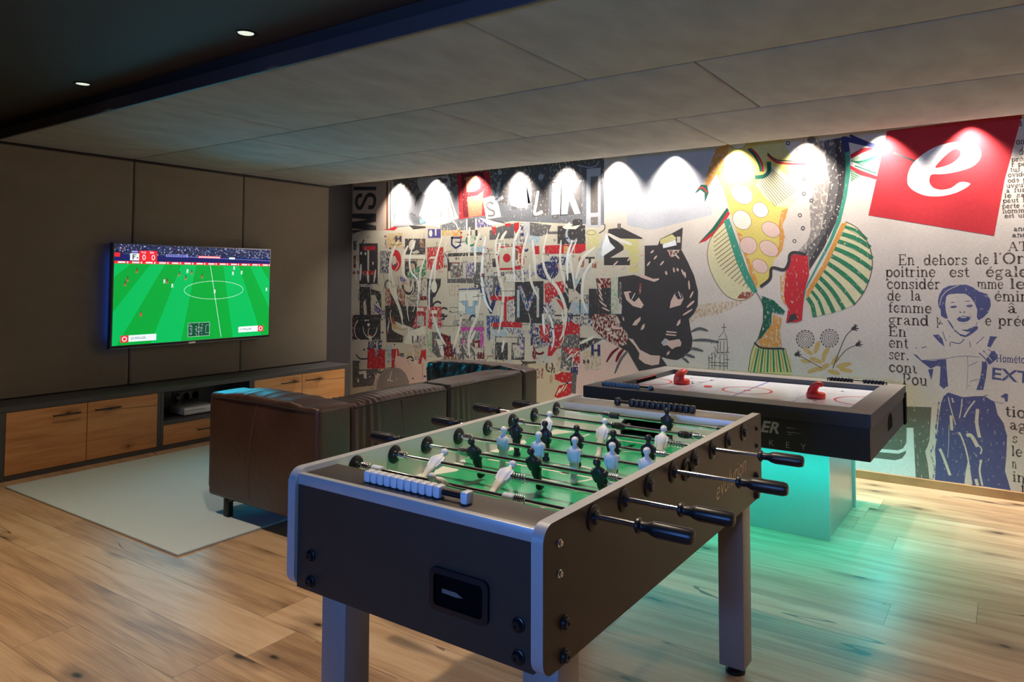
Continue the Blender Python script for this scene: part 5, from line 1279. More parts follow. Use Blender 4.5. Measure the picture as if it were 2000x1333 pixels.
('l',2,0,[27,1,1610,1897,1600,1751,1601,1605]),
('l',2,0,[27,1,1737,1838,1681,1713,1682,1459]),
('l',7,0,[27,1,1804,1800,1772,1603,1762,1387,1808,1173,1886,1069]),
('l',2,0,[27,1,1970,1830,1927,1707,1961,1459,2016,1265,2006,1072,1964,861]),
('l',2,0,[27,1,2056,1845,1992,1759,1949,1600]),
('l',7,0,[23,1,2215,1874,2153,1754,2132,1563,2154,1371]),
('l',2,0,[23,1,2298,1819,2237,1596,2248,1354]),
('l',2,0,[23,1,2320,1526,2331,1372,2422,1203]),
('l',2,0,[27,1,2511,1812,2462,1593,2512,1423,2630,1290,2707,1109,2688,927,2640,834]),
('l',2,0,[22,1,2659,1740,2649,1540,2697,1357,2726,1308]),
('l',7,0,[23,1,2774,1737,2726,1589,2726,1374]),
('l',2,0,[20,1,2821,1736,2745,1572,2764,1522,2802,1276]),
('l',2,0,[27,1,3006,1666,2877,1570,2811,1390]),
('l',2,0,[23,1,2997,1561,2896,1423,2877,1228,2923,1099]),
('l',7,0,[19,1,2472,1136,2552,1021,2581,856,2562,755]),
('l',7,0,[23,1,2463,1069,2483,885]),
('l',2,0,[27,1,1752,1244,1708,1028,1607,808,1620,611]),
('l',2,0,[27,1,1687,884,1619,755]),
('l',2,0,[23,1,1524,1058,1479,875,1410,688]),
('l',7,0,[28,1,88,1546,77,1362]),
('l',2,0,[28,1,190,1464,206,1342]),
('l',2,0,[20,1,317,1483,291,1343]),
('l',2,0,[20,1,1,1505,18,1362]),
('l',2,0,[32,1,568,1286,665,1092,720,958]),
('l',2,0,[23,1,2029,811,2008,688]),
('l',7,0,[20,1,1128,1047,1216,845,1314,720]),
('l',2,0,[19,1,2669,1091,2697,944]),
('l',2,0,[27,1,2350,1749,2392,1389]),
('p',33,0,[2766,1712,2764,1710,2758,1711,2757,1715,2764,1716]),
('p',2,0,[641,683,630,677,615,676,615,686,632,688]),
('p',8,0,[2888,1221,2887,1218,2880,1219,2880,1224,2887,1226]),
('p',3,0,[2483,630,2473,625,2463,625,2464,632,2475,634]),
('p',4,0,[96,337,91,331,83,334,82,340,91,341]),
('p',26,0,[961,1481,960,1476,951,1479,952,1483,959,1484]),
('p',4,0,[2738,1058,2734,1050,2724,1055,2725,1062,2732,1064]),
('p',19,0,[2895,996,2889,989,2879,989,2876,999,2890,1005]),
('p',4,0,[1455,1590,1444,1580,1423,1585,1432,1598,1444,1602]),
('p',4,0,[2287,1594,2280,1588,2271,1591,2270,1599,2279,1599]),
('p',8,0,[1475,1427,1469,1414,1449,1419,1452,1436,1472,1436]),
('p',33,0,[2462,1518,2459,1514,2449,1517,2449,1520,2457,1523]),
('p',2,0,[1700,1068,1689,1060,1681,1062,1681,1074,1689,1072]),
('p',26,0,[2727,1662,2723,1658,2717,1660,2716,1664,2723,1665]),
('p',8,0,[2519,601,2514,594,2508,598,2507,604,2514,604]),
('p',33,0,[2244,628,2232,619,2221,620,2222,633,2234,635]),
('p',2,0,[2762,1226,2760,1222,2752,1224,2752,1227,2760,1228]),
('p',8,0,[2547,980,2543,977,2539,977,2535,982,2544,983]),
('p',20,0,[1909,761,1904,756,1898,758,1900,764,1904,765]),
('p',20,0,[449,807,438,797,413,801,423,815,439,817]),
('p',25,0,[1515,1844,1512,1833,1495,1836,1485,1851,1511,1858]),
('p',8,0,[2395,1086,2385,1074,2370,1077,2371,1091,2385,1098]),
('p',20,0,[2775,1637,2772,1631,2766,1635,2765,1641,2773,1640]),
('p',8,0,[1115,1131,1110,1126,1103,1128,1098,1133,1109,1134]),
('p',19,0,[2440,990,2432,984,2423,987,2423,992,2432,997]),
('p',19,0,[2734,1753,2725,1745,2707,1750,2708,1762,2728,1763]),
('p',3,0,[1939,396,1931,389,1910,388,1909,400,1930,404]),
('p',33,0,[1006,309,1004,304,989,304,990,313,1001,314]),
('p',33,0,[2827,1009,2815,1004,2805,1002,2808,1013,2818,1015]),
('p',26,0,[559,1351,549,1340,527,1347,519,1359,550,1361]),
('p',25,0,[2622,709,2622,707,2616,706,2615,711,2621,713]),
('p',25,0,[478,1839,464,1830,442,1831,436,1849,463,1849]),
('p',3,0,[403,627,396,621,381,621,378,628,399,633]),
('p',8,0,[1595,1821,1594,1815,1575,1817,1581,1827,1593,1831]),
('p',25,0,[478,1034,473,1027,458,1031,463,1039,475,1039]),
('p',26,0,[613,531,608,526,589,524,594,534,606,542]),
('p',20,0,[474,1467,473,1462,462,1461,463,1472,471,1476]),
('p',8,0,[271,1553,268,1545,257,1548,258,1559,266,1560]),
('p',33,0,[1930,1777,1928,1774,1921,1774,1920,1780,1927,1781]),
('p',20,0,[1928,1260,1924,1256,1908,1257,1914,1265,1921,1269]),
('p',20,0,[2533,830,2528,823,2517,823,2517,833,2527,836]),
('p',2,0,[1789,868,1783,861,1773,864,1772,869,1781,872]),
('p',2,0,[1898,798,1890,789,1873,793,1878,801,1888,802]),
('p',20,0,[623,687,614,678,594,679,602,692,614,692]),
('p',4,0,[2439,758,2435,755,2430,756,2432,760,2435,761]),
('p',2,0,[538,307,528,297,515,299,505,311,525,316]),
('p',4,0,[1783,1412,1771,1400,1756,1407,1756,1417,1773,1421]),
('p',20,0,[1417,1347,1413,1343,1406,1344,1404,1350,1412,1351]),
('p',2,0,[2660,1042,2656,1036,2649,1038,2644,1045,2656,1047]),
('p',3,0,[2386,1092,2377,1080,2367,1084,2366,1099,2378,1097]),
('p',25,0,[921,1257,914,1251,907,1253,906,1260,917,1260]),
('p',4,0,[888,353,883,339,861,346,862,359,885,359]),
('p',3,0,[1293,468,1288,463,1282,463,1280,469,1288,471]),
('p',3,0,[445,942,427,933,416,936,408,948,427,953]),
('p',2,0,[441,1754,436,1750,425,1753,426,1757,434,1760]),
('p',4,0,[2850,804,2849,802,2843,802,2843,806,2848,808]),
('p',3,0,[2182,1684,2171,1677,2162,1678,2162,1688,2173,1691]),
('p',3,0,[9,1451,-4,1443,-11,1446,-20,1456,-3,1460]),
('p',8,0,[588,752,587,749,578,748,580,755,586,756]),
('p',20,0,[1147,932,1135,920,1118,927,1114,939,1136,940]),
('p',8,0,[2133,1097,2133,1089,2121,1092,2114,1100,2131,1104]),
('p',20,0,[2752,1515,2749,1511,2741,1512,2742,1519,2747,1522]),
('p',25,0,[701,313,698,308,687,308,690,314,698,317]),
('p',33,0,[1702,1156,1695,1148,1682,1149,1684,1159,1695,1163]),
('p',3,0,[410,803,405,794,386,797,390,810,407,814]),
('p',20,0,[171,608,163,596,136,595,143,611,162,620]),
('p',26,0,[267,251,265,249,255,247,257,252,264,253]),
('p',8,0,[1744,1707,1738,1704,1728,1704,1728,1709,1737,1710]),
('p',3,0,[320,342,310,326,286,332,279,346,303,356]),
('p',2,0,[1266,1628,1262,1624,1254,1625,1256,1630,1262,1631]),
('p',20,0,[2586,939,2573,927,2560,933,2558,944,2574,943]),
('p',33,0,[2877,1569,2875,1566,2870,1566,2868,1571,2875,1573]),
('p',4,0,[2561,542,2557,533,2550,537,2547,543,2559,548]),
('p',4,0,[2162,1060,2147,1049,2128,1052,2133,1066,2148,1072]),
('p',3,0,[1368,464,1361,454,1345,456,1341,465,1357,469]),
('p',26,0,[1297,1374,1295,1371,1289,1373,1289,1377,1296,1378]),
('p',8,0,[1815,1486,1812,1481,1806,1484,1808,1488,1811,1489]),
('p',8,0,[2364,1174,2360,1168,2347,1170,2346,1178,2360,1178]),
('p',19,0,[2278,1376,2272,1372,2259,1373,2260,1379,2274,1383]),
('p',3,0,[2774,680,2771,676,2761,676,2759,683,2771,687]),
('p',26,0,[2526,1621,2523,1609,2511,1614,2502,1627,2520,1628]),
('p',19,0,[812,526,803,518,793,522,794,528,803,531]),
('p',19,0,[1398,418,1392,413,1382,413,1386,420,1392,421]),
('p',19,0,[2832,630,2820,620,2809,622,2806,632,2821,639]),
('p',25,0,[2013,1518,2010,1515,2005,1516,2007,1521,2010,1520]),
('p',33,0,[1811,546,1795,538,1779,536,1786,553,1801,551]),
('p',26,0,[2217,820,2215,817,2207,816,2205,822,2215,823]),
('p',26,0,[684,596,679,591,668,592,665,600,677,603]),
('p',4,0,[1383,1055,1373,1048,1353,1050,1356,1060,1372,1069]),
('p',2,0,[260,321,250,314,236,314,237,324,255,325]),
('p',4,0,[1716,1592,1711,1588,1699,1588,1699,1596,1709,1597]),
('p',19,0,[1963,1279,1960,1267,1936,1271,1939,1287,1963,1285]),
('p',33,0,[2476,1278,2475,1273,2470,1275,2468,1279,2475,1280]),
('p',20,0,[1954,1619,1945,1615,1935,1615,1932,1624,1945,1626]),
('p',2,0,[973,1430,959,1422,947,1423,944,1437,962,1439]),
('p',19,0,[4,750,-2,735,-21,741,-22,757,-7,759]),
('p',26,0,[2612,1776,2611,1771,2602,1773,2601,1781,2612,1782]),
('p',19,0,[2513,566,2509,561,2502,563,2501,570,2511,571]),
('p',8,0,[1378,738,1361,727,1342,728,1352,743,1362,746]),
('p',4,0,[1326,523,1323,520,1314,519,1317,526,1323,525]),
('p',3,0,[1091,1372,1081,1362,1062,1368,1069,1380,1081,1383]),
('p',26,0,[53,1012,52,1001,30,1005,35,1016,51,1023]),
('p',33,0,[874,1053,857,1047,845,1049,841,1057,856,1060]),
('p',20,0,[1762,1773,1748,1768,1730,1766,1737,1779,1750,1785]),
('p',26,0,[829,492,827,483,812,488,812,495,826,498]),
('p',19,0,[2614,1621,2613,1615,2606,1618,2603,1623,2612,1627]),
('p',2,0,[2689,533,2686,529,2681,531,2679,535,2687,537]),
('p',8,0,[2075,589,2066,583,2059,584,2052,590,2068,596]),
('p',33,0,[2396,542,2387,532,2375,538,2370,544,2384,546]),
('p',33,0,[1035,783,1032,779,1026,779,1022,785,1033,788]),
('p',33,0,[-25,1881,-36,1877,-48,1877,-51,1885,-35,1887]),
('p',8,0,[1842,1680,1837,1673,1821,1676,1824,1689,1836,1686]),
('p',25,0,[2848,734,2845,727,2840,730,2840,737,2847,739]),
('p',4,0,[1684,713,1680,709,1672,710,1672,714,1680,716]),
('p',8,0,[295,767,271,758,245,756,245,775,270,773]),
('p',8,0,[364,1659,359,1653,349,1657,353,1662,362,1663]),
('p',20,0,[549,1712,530,1701,513,1708,518,1717,530,1722]),
('p',19,0,[1060,388,1043,374,1022,377,1021,390,1038,400]),
('p',26,0,[1615,845,1613,838,1595,840,1596,849,1614,854]),
('p',26,0,[2249,1498,2244,1488,2235,1494,2235,1504,2249,1510]),
('p',3,0,[2535,821,2523,813,2512,815,2516,824,2526,829]),
('p',33,0,[866,1079,865,1075,854,1075,850,1082,863,1082]),
('p',19,0,[365,1318,361,1311,349,1312,349,1322,358,1325]),
('p',20,0,[228,622,222,616,197,616,194,628,221,632]),
('p',33,0,[1171,816,1168,806,1143,807,1151,822,1165,821]),
('p',8,0,[1780,1429,1773,1418,1759,1422,1756,1435,1775,1441]),
('p',25,0,[1905,1625,1898,1620,1889,1622,1890,1629,1897,1629]),
('p',4,0,[1822,770,1820,767,1818,768,1815,772,1821,772]),
('p',33,0,[1518,1756,1516,1753,1508,1755,1508,1758,1517,1760]),
('p',20,0,[100,470,89,461,76,462,75,475,87,479]),
('p',4,0,[1522,1023,1512,1011,1498,1017,1499,1027,1510,1031]),
('p',3,0,[344,1130,342,1123,334,1124,326,1135,342,1136]),
('p',25,0,[2401,1215,2387,1205,2378,1208,2376,1221,2387,1223]),
('p',8,0,[1520,1803,1507,1789,1487,1796,1484,1809,1510,1815]),
('p',26,0,[2538,1363,2534,1358,2527,1358,2521,1368,2537,1374]),
('p',4,0,[1632,1379,1625,1369,1611,1375,1608,1383,1628,1389]),
('p',3,0,[468,1470,463,1464,445,1461,437,1475,461,1476]),
('p',3,0,[407,564,400,552,381,559,375,570,401,576]),
('p',19,0,[622,1527,608,1513,588,1521,585,1538,608,1542]),
('p',20,0,[1764,1798,1763,1792,1754,1794,1754,1801,1762,1801]),
('p',3,0,[2004,1297,2000,1295,1996,1294,1992,1299,1999,1300]),
('p',26,0,[659,331,640,318,629,323,629,333,645,343]),
('p',3,0,[350,1124,334,1116,323,1120,319,1131,333,1135]),
('p',4,0,[2857,1135,2848,1129,2840,1132,2838,1140,2851,1143]),
('p',25,0,[2131,860,2127,855,2121,857,2120,862,2127,864]),
('p',2,0,[1298,1763,1291,1760,1281,1761,1283,1766,1292,1766]),
('p',26,0,[1991,1403,1984,1395,1971,1400,1968,1406,1984,1410]),
('p',8,0,[517,802,500,790,478,797,477,805,501,811]),
('p',26,0,[2101,1103,2097,1098,2093,1101,2090,1104,2097,1107]),
('p',2,0,[158,547,154,541,147,542,145,548,152,549]),
('l',33,0,[4,0,2222,1526,2233,1492,2222,1459]),
('l',33,0,[5,0,966,1384,1033,1393,1099,1376]),
('l',4,0,[5,0,434,1433,451,1334,427,1235]),
('l',33,0,[4,0,1065,444,1171,461,1276,464]),
('l',30,0,[5,0,227,861,227,749,218,637]),
('l',25,0,[5,0,667,854,733,852,799,868]),
('l',30,0,[4,0,2544,1583,2535,1506,2557,1430]),
('l',4,0,[4,0,1654,1210,1725,1218,1794,1226]),
('l',4,0,[4,0,1270,1010,1272,954,1280,898]),
('l',25,0,[4,0,1961,1272,2065,1273,2168,1274]),
('l',4,0,[3,0,2639,904,2645,856,2638,808]),
('l',33,0,[4,0,857,581,998,582,1135,598]),
('l',33,0,[4,0,1431,1025,1432,942,1415,859]),
('l',25,0,[3,0,2593,1466,2653,1470,2712,1457]),
('l',30,0,[3,0,1906,733,1919,691,1897,647]),
('l',25,0,[4,0,1791,639,1879,651,1965,656]),
('l',33,0,[4,0,2746,1757,2757,1717,2738,1678]),
('l',33,0,[5,0,1200,704,1307,719,1412,723]),
('l',33,0,[4,0,1567,1237,1577,1151,1558,1066]),
('l',25,0,[4,0,1116,1015,1231,1015,1345,1010]),
('l',30,0,[4,0,1686,457,1684,381,1674,305]),
('l',33,0,[4,0,584,405,642,407,700,420]),
('l',30,0,[5,0,409,1542,426,1495,432,1449]),
('l',25,0,[4,0,1249,912,1379,914,1507,929]),
('l',4,0,[4,0,2710,1407,2704,1310,2723,1214]),
('l',33,0,[4,0,1376,1046,1455,1057,1533,1058]),
('l',30,0,[5,0,1011,518,1006,433,1007,349]),
('l',25,0,[4,0,593,587,652,600,710,586]),
('l',30,0,[4,0,1917,1354,1925,1283,1902,1212]),
('l',33,0,[4,0,2193,957,2289,965,2383,966]),
('l',30,0,[4,0,2209,1462,2211,1432,2195,1402]),
('l',33,0,[5,0,570,992,624,993,678,988]),
('l',30,0,[4,0,646,1414,659,1311,643,1208]),
('l',4,0,[5,0,535,1753,616,1745,695,1756]),
('l',33,0,[4,0,879,1288,890,1179,882,1069]),
('l',4,0,[4,0,946,1713,1078,1706,1206,1718]),
('l',4,0,[4,0,2558,1400,2554,1338,2566,1277]),
('l',25,0,[5,0,487,741,592,735,694,761]),
('l',33,0,[3,0,2693,988,2693,957,2699,926]),
('l',33,0,[4,0,655,1049,738,1057,820,1042]),
('l',33,0,[4,0,2152,1755,2150,1719,2153,1684]),
('l',25,0,[4,0,1723,1640,1804,1629,1883,1629]),
('l',33,0,[4,0,1010,1860,1005,1755,995,1649]),
('l',4,0,[4,0,1679,1296,1805,1307,1928,1304]),
('l',33,0,[4,0,987,707,988,659,987,612]),
('l',4,0,[4,0,1357,1098,1412,1099,1467,1098]),
('k',30,0,[5,0,1725,642,1722,620]),
('k',30,0,[5,0,1740,643,1740,620]),
('k',8,0,[5,0,1758,554,1753,522]),
('k',8,0,[5,0,1774,555,1770,536]),
('k',4,0,[5,0,1021,1582,1027,1565]),
('k',4,0,[6,0,1039,1582,1045,1550]),
('k',4,0,[5,0,1057,1581,1061,1560]),
('k',4,0,[5,0,1074,1581,1078,1558]),
('k',4,0,[5,0,1092,1581,1086,1559]),
('k',3,0,[5,0,581,1831,591,1804]),
('k',3,0,[6,0,600,1831,592,1799]),
('k',3,0,[5,0,619,1830,616,1800]),
('k',3,0,[6,0,638,1830,646,1804]),
('k',3,0,[5,0,656,1829,650,1803]),
('k',4,0,[5,0,1915,1812,1912,1783]),
('k',4,0,[5,0,1930,1812,1939,1784]),
('k',4,0,[5,0,1946,1811,1941,1787]),
('k',33,0,[6,0,1180,1761,1180,1727]),
('k',33,0,[5,0,1198,1760,1190,1735]),
('k',4,0,[5,0,520,582,521,552]),
('k',4,0,[5,0,539,583,544,549]),
('k',4,0,[5,0,558,584,565,561]),
('k',4,0,[5,0,577,585,586,556]),
('k',20,0,[6,0,412,1509,404,1477]),
('k',20,0,[5,0,431,1508,424,1473]),
('k',33,0,[4,0,2789,709,2790,687]),
('k',33,0,[5,0,2802,710,2799,691]),
('k',33,0,[5,0,2816,711,2810,689]),
('k',3,0,[5,0,1424,1650,1432,1620]),
('k',3,0,[5,0,1440,1650,1441,1629]),
('k',3,0,[5,0,1457,1649,1453,1634]),
('k',3,0,[5,0,1473,1649,1476,1624]),
('k',8,0,[5,0,1132,756,1129,737]),
('k',8,0,[6,0,1149,757,1156,729]),
('k',33,0,[5,0,1402,1806,1410,1788]),
('k',33,0,[5,0,1419,1806,1417,1778]),
('k',33,0,[5,0,1435,1805,1430,1787]),
('k',33,0,[5,0,1452,1805,1461,1783]),
('k',33,0,[6,0,636,1843,640,1809]),
('k',33,0,[5,0,655,1842,660,1821]),
('k',30,0,[5,0,1020,1320,1028,1301]),
('k',30,0,[5,0,1037,1320,1031,1293]),
('k',30,0,[5,0,1055,1320,1062,1292]),
('k',30,0,[5,0,1072,1320,1065,1301]),
('k',30,0,[5,0,1090,1320,1090,1296]),
('k',20,0,[5,0,1706,1239,1710,1214]),
('k',20,0,[5,0,1721,1239,1715,1214]),
('k',8,0,[5,0,548,1155,558,1121]),
('k',8,0,[5,0,566,1155,572,1129]),
('k',8,0,[6,0,585,1156,584,1128]),
('k',8,0,[5,0,604,1156,598,1126]),
('k',8,0,[6,0,623,1157,631,1128]),
('k',30,0,[5,0,1700,725,1701,704]),
('k',30,0,[5,0,1716,726,1709,709]),
('k',30,0,[5,0,1732,727,1726,706]),
('k',30,0,[5,0,1747,728,1742,712]),
('k',30,0,[4,0,1763,728,1769,705]),
('k',30,0,[5,0,844,1594,846,1576]),
('k',30,0,[5,0,862,1594,871,1562]),
('k',30,0,[6,0,880,1594,875,1563]),
('k',30,0,[5,0,898,1593,903,1573]),
('k',30,0,[5,0,916,1593,919,1565]),
('k',33,0,[5,0,1785,1515,1785,1497]),
('k',33,0,[5,0,1800,1515,1803,1494]),
('k',33,0,[5,0,1816,1515,1817,1488]),
('k',33,0,[5,0,1832,1515,1833,1488]),
('k',8,0,[4,0,2206,1317,2205,1293]),
('k',8,0,[5,0,2221,1318,2219,1290]),
('k',20,0,[5,0,1618,1305,1616,1288]),
('k',20,0,[5,0,1634,1305,1639,1290]),
('k',20,0,[5,0,1650,1306,1648,1285]),
('k',20,0,[5,0,1666,1306,1662,1287]),
('k',20,0,[5,0,2706,1365,2712,1348]),
('k',20,0,[5,0,2720,1365,2715,1342]),
('k',30,0,[5,0,1996,1165,2003,1145]),
('k',30,0,[5,0,2011,1166,2009,1134]),
('k',30,0,[5,0,2026,1166,2026,1141]),
('k',30,0,[5,0,2041,1166,2036,1147]),
('k',33,0,[6,0,591,1317,595,1290]),
('k',33,0,[6,0,610,1317,613,1300]),
('k',33,0,[5,0,628,1317,630,1299]),
('k',33,0,[5,0,647,1317,646,1287]),
('k',33,0,[5,0,666,1317,658,1286]),
('k',20,0,[5,0,1121,1220,1114,1194]),
('k',20,0,[6,0,1139,1221,1143,1193]),
('k',20,0,[5,0,1156,1221,1162,1200]),
('k',20,0,[5,0,1173,1221,1166,1206]),
('k',30,0,[4,0,2628,679,2623,655]),
('k',30,0,[5,0,2642,680,2638,652]),
('k',30,0,[5,0,2655,681,2652,657]),
('k',30,0,[5,0,2669,682,2665,654]),
('k',30,0,[5,0,2682,683,2690,658]),
('k',4,0,[6,0,1597,1654,1595,1629]),
('k',4,0,[5,0,1613,1653,1621,1632]),
('k',4,0,[5,0,1629,1653,1629,1634]),
('k',4,0,[5,0,1646,1653,1647,1627]),
('k',20,0,[5,0,1281,696,1286,664]),
('k',20,0,[6,0,1298,697,1298,679]),
('k',20,0,[6,0,1315,698,1307,669]),
('k',3,0,[6,0,1305,1670,1300,1645]),
('k',3,0,[5,0,1322,1669,1314,1650]),
('k',3,0,[5,0,1339,1669,1333,1653]),
('k',3,0,[5,0,1355,1669,1347,1641]),
('k',3,0,[5,0,1372,1668,1370,1646]),
('k',8,0,[5,0,1757,1634,1754,1610]),
('k',8,0,[5,0,1773,1634,1776,1612]),
('k',20,0,[5,0,1850,1680,1850,1656]),
('k',20,0,[5,0,1865,1680,1867,1654]),
('k',20,0,[5,0,1881,1680,1887,1652]),
('k',8,0,[6,0,1059,1504,1050,1481]),
('k',8,0,[6,0,1077,1504,1070,1488]),
('k',8,0,[5,0,1094,1503,1094,1486]),
('k',20,0,[4,0,2508,1191,2511,1176]),
('k',20,0,[5,0,2522,1192,2527,1163]),
('k',20,0,[5,0,2536,1192,2540,1163]),
('k',20,0,[4,0,2549,1192,2547,1177]),
('k',20,0,[5,0,2563,1193,2559,1178]),
('k',33,0,[5,0,2515,593,2507,563]),
('k',33,0,[5,0,2528,594,2536,566]),
('k',33,0,[5,0,2542,595,2542,575]),
('k',33,0,[5,0,2556,596,2556,571]),
('k',33,0,[5,0,2570,597,2564,568]),
('k',20,0,[4,0,2703,1261,2709,1233]),
('k',20,0,[4,0,2717,1261,2721,1233]),
('k',3,0,[5,0,2473,1626,2465,1608]),
('k',3,0,[4,0,2487,1625,2485,1606]),
('k',3,0,[5,0,2501,1625,2504,1604]),
('k',3,0,[5,0,2515,1625,2521,1598]),
('k',3,0,[5,0,2529,1625,2521,1600]),
('k',30,0,[6,0,1489,1167,1497,1151]),
('k',30,0,[5,0,1505,1167,1513,1146]),
('k',30,0,[5,0,1522,1167,1516,1142]),
('k',8,0,[5,0,1212,1467,1204,1450]),
('k',8,0,[5,0,1229,1467,1230,1443]),
('k',8,0,[5,0,1246,1467,1252,1451]),
('k',8,0,[5,0,1263,1467,1265,1446]),
('k',20,0,[5,0,1887,1435,1889,1418]),
('k',20,0,[5,0,1903,1435,1911,1416]),
('k',30,0,[5,0,2782,1295,2783,1279]),
('k',30,0,[5,0,2796,1295,2794,1272]),
('k',33,0,[5,0,95,1782,101,1760]),
('k',33,0,[6,0,115,1782,107,1752]),
('k',33,0,[5,0,135,1781,141,1757]),
('k',33,0,[6,0,156,1781,151,1749]),
('k',33,0,[5,0,1736,1366,1729,1343]),
('k',33,0,[5,0,1752,1366,1750,1341]),
('k',30,0,[5,0,555,636,555,608]),
('k',30,0,[5,0,574,637,567,608]),
('k',30,0,[5,0,593,638,585,605]),
('k',30,0,[6,0,190,1857,184,1822]),
('k',30,0,[6,0,210,1856,215,1833]),
('k',4,0,[5,0,1611,1431,1619,1408]),
('k',4,0,[5,0,1627,1431,1636,1399]),
('k',4,0,[5,0,1643,1431,1638,1400]),
('k',4,0,[5,0,1659,1431,1661,1403]),
('k',20,0,[5,0,2556,1546,2550,1526]),
('k',20,0,[5,0,2570,1546,2577,1517]),
('k',4,0,[6,0,393,1685,390,1662]),
('k',4,0,[5,0,412,1684,422,1665]),
('k',4,0,[5,0,432,1684,440,1653]),
('k',4,0,[6,0,451,1684,450,1665]),
('k',4,0,[5,0,1914,721,1910,705]),
('k',4,0,[5,0,1929,722,1927,690]),
('k',4,0,[5,0,1945,723,1945,701]),
('k',20,0,[5,0,2399,1807,2402,1784]),
('k',20,0,[5,0,2413,1807,2414,1787]),
('k',8,0,[6,0,714,1343,719,1311]),
('k',8,0,[6,0,732,1343,727,1319]),
('k',8,0,[6,0,750,1343,750,1326]),
('k',8,0,[6,0,769,1343,762,1320]),
('k',8,0,[5,0,787,1343,786,1324]),
('k',8,0,[5,0,1897,1240,1901,1222]),
('k',8,0,[4,0,1912,1240,1919,1210]),
('k',8,0,[5,0,1928,1241,1927,1218]),
('k',8,0,[5,0,1943,1241,1939,1212]),
('k',8,0,[5,0,1958,1241,1955,1221]),
('k',30,0,[5,0,398,1045,389,1018]),
('k',30,0,[6,0,418,1046,419,1024]),
('k',3,0,[6,0,500,509,505,492]),
('k',3,0,[5,0,519,510,527,494]),
('k',3,0,[5,0,538,511,529,479]),
('k',30,0,[5,0,1515,478,1515,459]),
('k',30,0,[5,0,1531,479,1528,456]),
('k',30,0,[5,0,1547,480,1546,448]),
('k',30,0,[5,0,1563,481,1555,452]),
('k',30,0,[5,0,1437,497,1431,467]),
('k',30,0,[5,0,1453,499,1454,479]),
('k',30,0,[5,0,1470,500,1468,471]),
('k',3,0,[5,0,655,1299,645,1270]),
('k',3,0,[5,0,674,1299,680,1265]),
('k',3,0,[5,0,1229,692,1234,669]),
('k',3,0,[5,0,1246,693,1238,659]),
('k',4,0,[6,0,314,655,323,633]),
('k',4,0,[6,0,333,656,329,629]),
('k',4,0,[5,0,353,657,351,633]),
('k',4,0,[5,0,372,658,366,632]),
('k',33,0,[6,0,900,938,910,919]),
('k',33,0,[5,0,918,938,913,914]),
('k',33,0,[5,0,936,939,945,919]),
('k',33,0,[6,0,954,940,952,916]),
('k',33,0,[5,0,2580,1755,2588,1734]),
('k',33,0,[5,0,2594,1755,2588,1726]),
('k',33,0,[5,0,2608,1754,2601,1733]),
('k',4,0,[5,0,2719,1307,2714,1283]),
('k',4,0,[4,0,2732,1307,2737,1283]),
('k',4,0,[4,0,2745,1307,2748,1294]),
('k',4,0,[4,0,2759,1307,2766,1281]),
('k',30,0,[6,0,1443,1602,1442,1570]),
('k',30,0,[5,0,1460,1601,1462,1582]),
('k',30,0,[5,0,1476,1601,1473,1572]),
('k',4,0,[4,0,1948,1759,1952,1735]),
('k',4,0,[5,0,1964,1759,1972,1733]),
('k',4,0,[5,0,1979,1759,1984,1741]),
('k',4,0,[5,0,1994,1758,1988,1730]),
('k',4,0,[5,0,2009,1758,2017,1740]),
('k',4,0,[5,0,1784,1705,1788,1677]),
('k',4,0,[5,0,1799,1705,1796,1687]),
('k',8,0,[5,0,2378,1639,2384,1614]),
('k',8,0,[4,0,2392,1638,2389,1618]),
('k',8,0,[5,0,2406,1638,2399,1614]),
('k',8,0,[5,0,2420,1638,2425,1622]),
('k',8,0,[4,0,2434,1637,2428,1623]),
('k',20,0,[5,0,480,917,491,888]),
('k',20,0,[6,0,499,918,493,897]),
('k',20,0,[5,0,518,918,510,887]),
('k',20,0,[5,0,537,919,538,886]),
('k',20,0,[6,0,556,920,551,899]),
('k',30,0,[5,0,1426,1769,1429,1745]),
('k',30,0,[5,0,1443,1768,1446,1749]),
('k',33,0,[5,0,435,627,433,603]),
('k',33,0,[5,0,454,628,445,608]),
('k',33,0,[6,0,474,630,475,602]),
('k',33,0,[6,0,493,631,492,601]),
('k',33,0,[6,0,512,632,519,603]),
('k',3,0,[5,0,1529,1566,1534,1549]),
('k',3,0,[5,0,1545,1566,1542,1534]),
('k',3,0,[5,0,1561,1566,1567,1544]),
('k',3,0,[5,0,1577,1566,1570,1546]),
('k',30,0,[6,0,719,1723,718,1706]),
('k',30,0,[5,0,738,1722,735,1701]),
('k',30,0,[5,0,756,1722,757,1702]),
('k',8,0,[5,0,2607,1514,2600,1496]),
('k',8,0,[5,0,2620,1514,2615,1490]),
('k',8,0,[5,0,2634,1514,2629,1485]),
('k',33,0,[4,0,2478,867,2481,843]),
('k',33,0,[5,0,2492,868,2487,847]),
('k',33,0,[5,0,2506,869,2511,850]),
('k',33,0,[4,0,2520,869,2516,847]),
('k',8,0,[4,0,2615,900,2623,877]),
('k',8,0,[5,0,2629,901,2628,880]),
('k',8,0,[4,0,2643,901,2637,884]),
('k',4,0,[5,0,530,599,529,578]),
('k',4,0,[5,0,548,600,540,567]),
('k',4,0,[5,0,567,601,563,571]),
('k',4,0,[5,0,29,740,29,722]),
('k',4,0,[5,0,49,741,48,708]),
('k',30,0,[5,0,1822,1548,1822,1517]),
('k',30,0,[5,0,1838,1547,1846,1528]),
('k',30,0,[5,0,1853,1547,1846,1525]),
('k',30,0,[5,0,1869,1547,1872,1526]),
('k',20,0,[4,0,2775,1603,2781,1585]),
('k',20,0,[5,0,2788,1603,2792,1582]),
('k',20,0,[5,0,2801,1603,2804,1573]),
('k',20,0,[5,0,2693,717,2689,699]),
('k',20,0,[4,0,2707,717,2713,701]),
